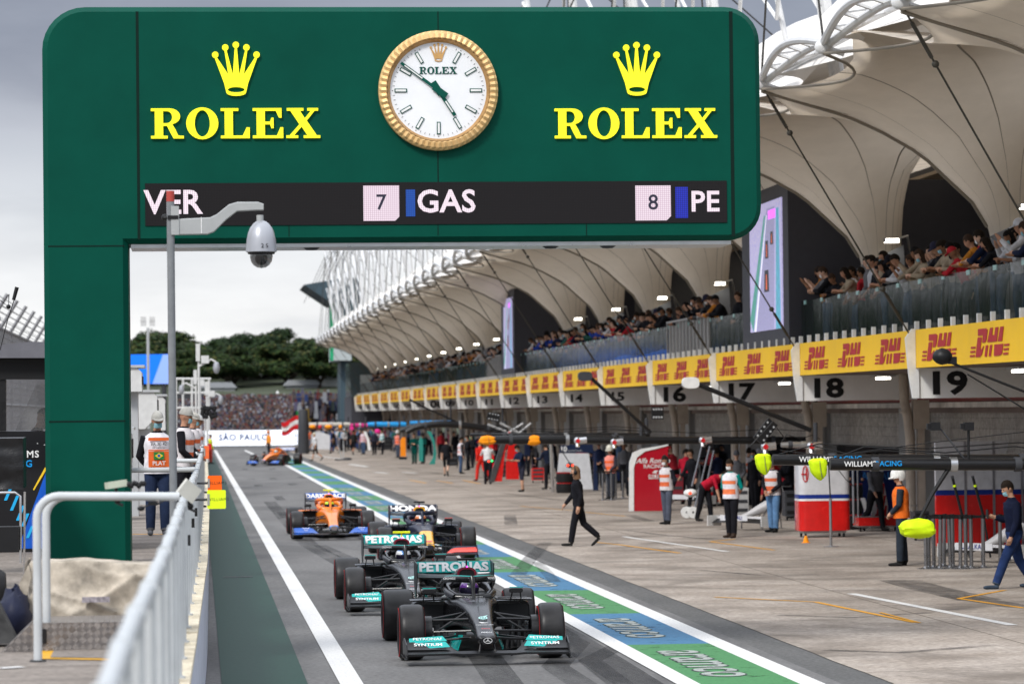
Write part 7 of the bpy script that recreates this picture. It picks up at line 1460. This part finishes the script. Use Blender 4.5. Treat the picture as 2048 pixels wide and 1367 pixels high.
for o in sorted([o for o in COL.objects if o.get('group') == 'equipment racks inside the garages'], key=lambda o: -o.location.x/o.location.y): nm = o['cc']; del o['cc']; cn[nm] = cn.get(nm, 0)+1; o['label'] = '%s %s equipment rack from the right, inside the garage openings' % (ordn[cn[nm]-1], nm)
# tyre stacks
def tyres(px, py, n, lab_):
    p = g(px, py); t = thing('tyre_stack', lab_, 'tyres', p, group='stacks of spare tyres'); 
    for k_ in range(n):
        mb = MB(); w = .38; mb.lathe([(.17, -w/2+.03), (.26, -w/2), (.32, -w/2+.02), (.336, 0), (.32, w/2-.02), (.26, w/2), (.17, w/2-.03)], (0, 0, w/2+k_*w), 'z', 24); mb.build('tyre', RUB, t, smooth=True); 
        mb = MB(); mb.lathe([(.325, w/2-.035), (.312, w/2-.012), (.30, w/2-.004)], (0, 0, w/2+k_*w), 'z', 24); mb.build('stripe', STR, t)
tyres(1700, 1058, 3, 'stack of three tyres behind the red and white cabinet'); tyres(1855, 1062, 3, 'stack of three tyres behind the fire marshal'); tyres(1130, 985, 2, 'two stacked tyres in front of the number ten panel')
# wheels trolley of white discs and leaning tripod poles
p = g(1386, 1036); t = thing('jack', 'white two-wheeled trolley jack with long silver poles by the bending mechanic', 'jack', p)
for dx in (0, -.16): mb = MB(); mb.lathe([(.01, -.03), (.16, -.03), (.16, .03), (.01, .03)], (dx, .1 if dx else 0, .17), 'y', 20); mb.build('wheel', WHT, t, smooth=True, angle=30); mb = MB(); mb.lathe([(.0, -.04), (.03, -.035)], (dx, .1 if dx else 0, .17), 'y', 10); mb.build('hub', BLK, t)
for a, b_ in (((1386, 1030), (1420, 892)), ((1402, 1020), (1428, 900))): mb = MB(); A, B = at(*a, p.y), at(*b_, p.y); mb.tube([A-p, B-p], .03, 8); mb.build('pole', SGM, t, smooth=True)
rod('hanging_pole', 'silver jointed arm hanging from the long boom to a white lamp', 'arm', [at(1404, 890, 93), at(1396, 925, 93), at(1384, 972, 93)], .03, SGM)
mb = MB(); p = at(1381, 985, 93); mb.ball((0, 0, 0), (.19, .15, .11), 16, 10); t = thing('stop_light', 'white oval hanging light with a red glow above the trolley jack', 'light', p); mb.build('shell', WHT, t, smooth=True); mb = MB(); mb.ball((-.03, -.13, 0), (.05, .04, .04), 8, 6); mb.build('red_light', mat('red_lit', (1, .05, .02), .5, emit=2.5, var=0), t, smooth=True)
p = at(1140, 930, 100); t = thing('stop_light', 'dark hanging light with two red lamps above the long-haired walker', 'light', p); mb = MB(); mb.ball((0, 0, 0), (.12, .08, .08), 12, 8); mb.tube([(0, 0, .05), (-.45, 0, .75), (-.6, 0, .95)], .015, 6); mb.build('shell', DGR, t, smooth=True)
for s in (-.07, .07): mb = MB(); mb.ball((s, -.07, .0), .035, 8, 6); mb.build('red_light', MATS['red_lit'], t, smooth=True)
p = at(980, 922, 120); t = thing('stop_light', 'small hanging light with red and green lamps by the white-shirted photographer', 'light', p); mb = MB(); mb.ball((0, 0, 0), (.17, .08, .08), 12, 8); mb.build('shell', DGR, t, smooth=True); mb = MB(); mb.ball((-.05, -.07, .0), .035, 8, 6); mb.build('red_light', MATS['red_lit'], t, smooth=True); mb = MB(); mb.ball((.06, -.07, .02), .035, 8, 6); mb.build('green_light', mat('green_lit', (.05, 1, .2), .5, emit=2, var=0), t, smooth=True)
# leaning silver post near number ten panel and trolley by black walker
rod('prop', 'tall silver post standing left of the number ten panel', 'pole', [at(1102, 885, 128), g(1106, 984)], .07, mat('polished_metal', (.62, .62, .63), .2, .9))
p = g(684, 921); t = thing('trolley_jack', 'low trolley jack with a thin handle left on the apron far down', 'jack', p); mb = MB(); mb.b2((-.45, -.2, .04), (.55, .2, .12)); mb.ball((.35, 0, .12), (.3, .2, .09), 10, 6); mb.build('base', DGR, t); mb = MB(); mb.tube([(0, 0, .1), (-.25, 0, 1.0)], .03, 6); mb.tube([(.1, 0, .1), (.1, 0, 1.3)], .03, 6); mb.build('handle', LGR, t)
# dark garage column and flags
t = thing('marker_post', 'thick dark grey padded post at the end of the lane beside the white board', 'post', g(607, 907)); mb = MB(); mb.lathe([(.42, 0), (.44, .5), (.40, 1.6), (.36, 3.2), (.30, 3.3)], n=16); mb.build('post', DGR, t, smooth=True)
fl = thing('flag', 'red and white striped flag waving above the white board', 'flag', at(602, 905, 290)); mb = MB(); A = at(603, 905, 290); mb.tube([(0, 0, 0), (.1, 0, 3.2)], .03, 6); mb.build('pole', BLK, fl)
for nm, a_, b__, m in (('red_stripe', 0, .33, RED), ('white_stripe', .333, .66, WHT), ('red_stripe', .663, 1, RED)):
    mb = MB(); mb.grid(lambda u, v: (-.02-1.55*u+.08*(v-.5), -.1-.12*sin(u*7+v), 3.1-(a_+(b__-a_)*v)*1.1-.55*u+.10*sin(u*6)), 14, 3); mb.build(nm, m, fl, smooth=True)
fl2 = thing('flag', 'small green and yellow flag behind the striped flag', 'flag', at(592, 905, 296)); mb = MB(); mb.tube([(0, 0, 0), (0, 0, 3.6)], .025, 6); mb.build('pole', BLK, fl2); mb = MB(); mb.grid(lambda u, v: (.8*u, .1*sin(u*6), 3.55-.6*v-.2*u), 8, 3); mb.build('cloth', mat('flag_green', (.02, .20, .05), .6), fl2, smooth=True); mb = MB(); mb.poly([(.2, -.12, 3.2), (.4, -.12, 3.35), (.6, -.12, 3.15), (.4, -.12, 3.0)]); mb.build('diamond', YEL, fl2)
# ---------------------------------------------------------------- left side: pit stand, fence, far things
YS = 46.5; ks = YS/FPX
st = thing('pit_stand', 'black team pit stand with a grey roof, window and blue graphics behind the gantry leg', 'kiosk', (0, YS, ZP))
def s3(px, py): p = at(px, py, YS); return (p.x, p.z-ZP)
def spoly(nm, pts, m, t0, t1, par=None): mb = MB(); mb.prism([s3(*q) for q in pts], lambda u, v, q: (u, q, max(v, 0)), t0, t1); return mb.build(nm, m, par or st)
spoly('roof', [(-260, 716), (-260, 712), (-120, 700), (0, 690), (60, 684), (150, 684), (210, 696), (240, 714), (240, 716)], mat('roof_grey_cloth', (.15, .15, .17), .7), -.25, 3.2)
spoly('fascia', [(-250, 758), (-250, 716.5), (235, 716.5), (235, 758)], BLK, -.06, .3)
GBK = mat('black_panel', (.006, .006, .008), .35, coat=.3)
spoly('lower_body', [(-250, 1108), (-250, 862), (235, 862), (235, 1108)], GBK, 0, 3.0); spoly('upper_post', [(-250, 861.5), (-250, 758.5), (12, 758.5), (12, 861.5)], mat('wrinkled_black_sheet', (.012, .012, .013), .35, bump=.8, scale=5), -.03, .1)
spoly('upper_post', [(200, 861.5), (200, 758.5), (235, 758.5), (235, 861.5)], GBK, 0, 3.0)
mb = MB(); a = s3(28, 861); b_ = s3(70, 768); c = s3(120, 768); d_ = s3(120, 861); mb.poly([(a[0], .3, a[1]), (d_[0], .3, d_[1]), (c[0], .3, c[1]), (b_[0], .3, b_[1])])
wg = bpy.data.materials.new('smoky_window'); wg.use_nodes = True; q = wg.node_tree.nodes['Principled BSDF']; q.inputs['Base Color'].default_value = (.25, .25, .25, 1); q.inputs['Alpha'].default_value = .35; q.inputs['Roughness'].default_value = .1; mb.build('window', wg, st)
blu = mat('team_blue', (.01, .10, .52), .3); cyn = mat('team_cyan', (.02, .42, .80), .35)
spoly('blue_graphic', [(36, 1096), (93, 940), (93, 1096)], blu, -.006, -.001)
spoly('yellow_graphic', [(66, 978), (68, 980), (92, 940), (92, 934), (90, 934)], YEL, -.010, -.002)
for i, (x, y, l) in enumerate(((12, 1000, 28), (24, 1020, 30), (36, 1040, 30), (46, 1052, 26), (56, 1075, 24))): spoly('cyan_stripe', [(x-4, y), (x+2, y), (x+2+l*.42, y-l), (x-4+l*.42, y-l)], cyn, -.013, -.004)
for s, px, py, m in (('WILLIAMS', 78, 908, WHT), ('RACING', 65, 927, WB)): x, z = s3(px, py); o = text(s, .125, m, (x, -.008, z), parent=st, bold=.02, sp=1.15, align='RIGHT')
mb = MB()
for (x, y) in ((51, 895), (89, 889), (75, 886)): u_, z = s3(x, y); mb.box((u_, -.01, z), (.015, .008, .015))
mb.build('rivet', LGR, st)
cvb = thing('covered_case', 'black flight case wrapped in glossy black sheet at the left edge', 'case', (at(10, 1000, 40).x, 40, ZP)); x_ = at(49, 900, 40).x-cvb.location.x
mb = MB(); zt_ = at(20, 874, 40).z-ZP; zb_ = at(20, 975, 40).z-ZP; mb.grid(lambda u, v: (-1.0+(x_+1.0)*u, -.3-.02*noise.noise((u*9, v*5, 1))-.015*sin(v*9+u*4), zb_+(zt_-zb_)*v-.01), 40, 20); mb.poly([(-1.0, -.3, zt_-.01), (x_, -.3, zt_-.01), (x_, .4, zt_), (-1, .4, zt_)]); mb.poly([(x_, -.3, zb_), (x_, .4, zb_), (x_, .4, zt_), (x_, -.3, zt_-.01)]); mb.build('cover', MATS['wrinkled_black_sheet'], cvb, smooth=True, angle=40)
stl = thing('bar_stool', 'chrome framed stool with a black seat at the left edge', 'stool', (at(20, 1100, 37).x, 37, ZP)); X_ = lambda px: at(px, 1000, 37).x-stl.location.x; Z_ = lambda py: at(20, py, 37).z-ZP
mb = MB(); mb.tube([(X_(-60), 0, Z_(984)), (X_(30), 0, Z_(984)), (X_(41), 0, Z_(992)), (X_(41), 0, Z_(1050)), (X_(40), 0, Z_(1126))], .013, 8); mb.build('frame', MATS['polished_metal'], stl, smooth=True)
for i in (0, 1): mb = MB(); mb.tube([(X_(48 if i else -50), .2*i, Z_(984)), (X_(44 if i else -54), .25*i, .0)], .012, 8); mb.build('leg', MATS['polished_metal'], stl, smooth=True)
mb = MB(); mb.b2((X_(-60), -.15, Z_(1100)), (X_(38), .2, Z_(1052))); mb.build('seat', BLK, stl)
mb = MB(); p = at(2, 1140, 32); mb.lathe([(.10, -.09), (.17, -.10), (.20, -.06), (.205, 0), (.20, .06), (.17, .10), (.10, .09)], (0, 0, .2), 'x', 28); tag(mb.build('cart_wheel', RUB, smooth=True, loc=(p.x-.06, 32, ZP)), 'black rubber wheel of a cart cut off by the left edge', 'wheel')
mb = MB(); p = at(30, 1265, 28.2); lumpy(mb, (0, 0, .20), (.13, .25, .21), 4, amp=.35); tag(mb.build('bag', mat('navy_nylon', (.015, .018, .04), .5, bump=.5), smooth=True, loc=(p.x, 28.2, ZP)), 'crumpled navy nylon bag beside the canvas cover', 'bag')
mb = MB(); p = at(0, 1240, 27.5); mb.loft([[(-.3, -.1, .0), (.10, -.1, .03), (.12, -.1, .07), (-.02, -.1, .36), (-.3, -.1, .42)], [(-.3, .2, .0), (.10, .2, .03), (.12, .2, .07), (-.02, .2, .36), (-.3, .2, .42)]]); tag(mb.build('rubber_flap', mat('scuffed_rubber', (.06, .06, .06), .6, var=.5, scale=6), loc=(p.x, 27.5, ZP)), 'scuffed black rubber flap at the left edge before the navy bag', 'flap')
# catch fence
FM = mat('fence_steel', (.22, .22, .23), .5, .4); fn_ = thing('catch_fence', 'tall grey mesh catch fence with an overhanging top along the left edge', 'fence', (0, 0, 0)); XF = -6.2
yys = [96+6*k for k in range(22)]; zf = 6.75
for y in yys: mb = MB(); mb.tube([(XF, y, 0), (XF, y, zf-.9), (XF+.55, y, zf)], .07, 6); mb.build('post', FM, fn_)
mb = MB()
for q in range(26): z = 1.6+q*.2; mb.tube([(XF, yys[0], z), (XF, yys[-1], z)], .010, 4, cap=False)
for q in range(5): mb.tube([(XF+.1*q+.1, yys[0], zf-.9+.18*q), (XF+.1*q+.1, yys[-1], zf-.9+.18*q)], .014, 4, cap=False)
y = yys[0]
while y < yys[-1]: mb.tube([(XF, y, 1.4), (XF, y, zf-.9)], .010, 4, cap=False); y += .3
mb.build('wire_mesh', FM, fn_, fix=False)
for q, z in enumerate((1.5, 3.4, zf-.9)): mb = MB(); mb.tube([(XF, yys[0], z), (XF, yys[-1], z)], .035, 5); mb.build('cable', FM, fn_)
mb = MB(); mb.b2((XF-.3, 90, 0), (XF+.1, yys[-1], 1.4)); mb.build('concrete_base', PIER, fn_)
gs = thing('grandstand', 'grey grandstand wall seen through the catch fence at the left edge', 'grandstand', (0, 0, 0)); mb = MB(); mb.b2((-15, 140, 0), (-7.6, 330, 6.0)); mb.build('wall', mat('stand_grey', (.20, .20, .19), .8, var=.3, scale=.5), gs)
t = thing('antenna', 'thin whip antenna with a black paddle on the pit stand roof', 'antenna', (0, 0, 0)); mb = MB(); mb.tube([at(0, 700, 45), at(15, 640, 45), at(28, 600, 45)], .006, 5); mb.build('whip', BLK, t); mb = MB(); A, B = at(27, 600, 45), at(34, 574, 45); mb.tube([A, B], [.022, .026], 8); mb.build('paddle', BLK, t, smooth=True)
mb = MB(); mb.tube([at(0, 600, 45), at(17, 613, 45), at(18, 588, 45)], .006, 5); mb.ball(at(17, 613, 45), .03, 8, 6); mb.build('bracket', BLK, t)
# blue screen on legs
YB = 258; b0_, b1_ = at(200, 768, YB), at(339, 708, YB); sc2 = thing('billboard', 'large bright blue screen with a pale slanted field beyond the gantry leg', 'screen', (0, YB, 0))
mb = MB(); mb.b2((b0_.x, 0, b0_.z), (b1_.x, .5, b1_.z)); mb.build('panel', mat('screen_blue', (.01, .17, .85), .5, emit=.35, var=0), sc2)
mb = MB(); mb.prism([xz(305, 767, YB), xz(339, 767, YB), xz(339, 708.5, YB), xz(326, 708.5, YB)], lambda u, v, q: (u, q, v), -.03, -.005); mb.build('pale_field', mat('screen_pale_blue', (.25, .38, .90), .5, emit=.35, var=0), sc2)
for px in (262, 328): mb = MB(); q = at(px, 768, YB); mb.tube([(q.x, .25, 0), (q.x, .25, q.z)], .18, 8); mb.build('leg', DGR, sc2)
# white cabins beyond the leg
def cabin(px0, px1, py0, py1, Y, lab_, m=WHT, slant=0):
    a, b_ = xz(px0, py1, Y), xz(px1, py0, Y); t = thing('cabin', lab_, 'cabin', (a[0], Y, 0)); w = b_[0]-a[0]; h0, h1 = a[1], b_[1]
    mb = MB(); mb.prism([(0, h0), (w-slant, h0), (w, h0+(h1-h0)*.35), (w, h1-.08), (w-.08, h1), (.05, h1), (0, h1-.05)], lambda u, v, q: (u, q, v), 0, 1.6); mb.build('body', m, t)
    mb = MB(); mb.b2((w*.2, .3, 0), (w*.8, 1.2, h0-.005)); mb.build('base', DGR if h0 < 2.5 else LGR, t)
    mb = MB(); mb.b2((-.05, -.04, h1+.003), (w+.05, 1.65, h1+.05)); mb.build('roof', LGR, t); mb = MB(); mb.b2((w+.002, .3, h1-(h1-h0)*.7), (w+.02, 1.2, h1-.15)); mb.build('window', BLK, t)
WG = mat('offwhite_cabin', (.58, .58, .57), .5)
cabin(240, 283, 735, 783, 62, 'white box with a dark side window high beside the gantry leg', WG); cabin(240, 314, 784, 858, 70, 'white cabin with a slanted right side behind the masked marshal', WG, .25); cabin(310, 330, 792, 860, 82, 'narrow white cabin left of the camera pole', WG); cabin(240, 262, 860, 940, 60, 'white pillar-like cabinet against the gantry leg', WG)
mb = MB(); mb.b2((at(262, 900, 72).x, 72, ZP), (at(292, 900, 72).x, 73.5, at(270, 858, 72).z)); tag(mb.build('crate', mat('dark_red_crate', (.12, .02, .02), .6)), 'dark red crate under the white cabin behind the masked marshal', 'crate')
t = thing('floodlight_mast', 'thin mast with a cluster of floodlights beyond the blue screen', 'mast', at(297, 800, 200)); mb = MB(); A = at(297, 800, 200); mb.tube([(0, 0, -A.z), (0, 0, at(297, 655, 200).z-A.z)], .09, 6); mb.build('pole', LGR, t)
for k in range(4): mb = MB(); mb.box(((k % 2-.5)*.5, 0, at(297, 647-(k//2)*9, 200).z-A.z), (.32, .25, .28)); mb.build('lamp', WG, t)
def cam_mast(px, pyt, Y, lab_, side):
    A = at(px, 900, Y); t = thing('camera_mast', lab_, 'camera', (A.x, Y, ZP)); zt = at(px, pyt, Y).z-ZP; k_ = Y/FPX
    mb = MB(); mb.tube([(0, 0, 0), (0, 0, zt)], .032*Y/100, 8); mb.tube([(-.09, 0, 0), (-.09, 0, zt*.62)], .02*Y/100, 6); mb.build('pole', WG, t, smooth=True)
    mb = MB(); mb.box((-.02, 0, zt-.15), (.12, .14, .5)); mb.box((.18, 0, zt-.35), (.22, .14, .22)); mb.tube([(0, 0, zt-.55), (.35*side, 0, zt-.35), (.48*side, 0, zt-.42)], .035, 6); mb.build('bracket', WG, t, smooth=True, angle=30)
    mb = MB(); mb.lathe([(.02, .03), (.07, 0), (.10, -.12), (.095, -.20), (.05, -.29), (.01, -.31)], (.50*side, 0, zt-.45), n=14); mb.build('dome', SIL, t, smooth=True)
cam_mast(399, 694, 100, 'white mast crowded with cameras rising beyond the marshals', 1); cam_mast(393, 745, 122, 'shorter white camera mast just left of the crowded one', -1); cam_mast(415, 768, 130, 'white arm holding a round camera right of the crowded mast', 1)
mb = MB()
for k in range(26): mb.ball(at(405+random.uniform(0, 26), 812+random.uniform(0, 22), 92), .06, 6, 4)
tag(mb.build('cable_bundle', BLK, smooth=True), 'black bundle of covered cameras below the mast at the end of the marshals', 'camera')
sf = thing('scaffold', 'white scaffold platform beyond the camera pole', 'scaffold', (0, 140, 0))
for px in (352, 366, 384, 400, 418): mb = MB(); mb.tube([xz(px, 860, 140)[:1]+(0,)+xz(px, 860, 140)[1:], xz(px, 757, 140)[:1]+(0,)+xz(px, 757, 140)[1:]], .05, 6); mb.build('upright', WG, sf)
for py in (757, 785, 815): mb = MB(); a = xz(340, py, 140); b_ = xz(422, py, 140); mb.tube([(a[0], 0, a[1]), (b_[0], 0, b_[1])], .05, 6); mb.build('rail', WG, sf)
mb = MB(); a = xz(345, 797, 139.5); b_ = xz(400, 785, 139.5); mb.b2((a[0], 0, a[1]), (b_[0], 2, b_[1])); mb.build('deck', DGR, sf)
# trees and stand opposite, beyond the left edge (they are what the balcony glass mirrors)
wl = ['first', 'second', 'third', 'fourth', 'fifth', 'sixth', 'seventh', 'eighth', 'ninth', 'tenth']
for k in range(10):
    o = dup(protos[k % 4], (-33-(k % 3)*3, 175+k*27, 0), k*1.1); o.scale = (1.9, 1.9, 1.25); o['label'] = '%s tall tree of the row opposite the pits beyond the left edge' % wl[k]; o['group'] = 'trees opposite the pit building'
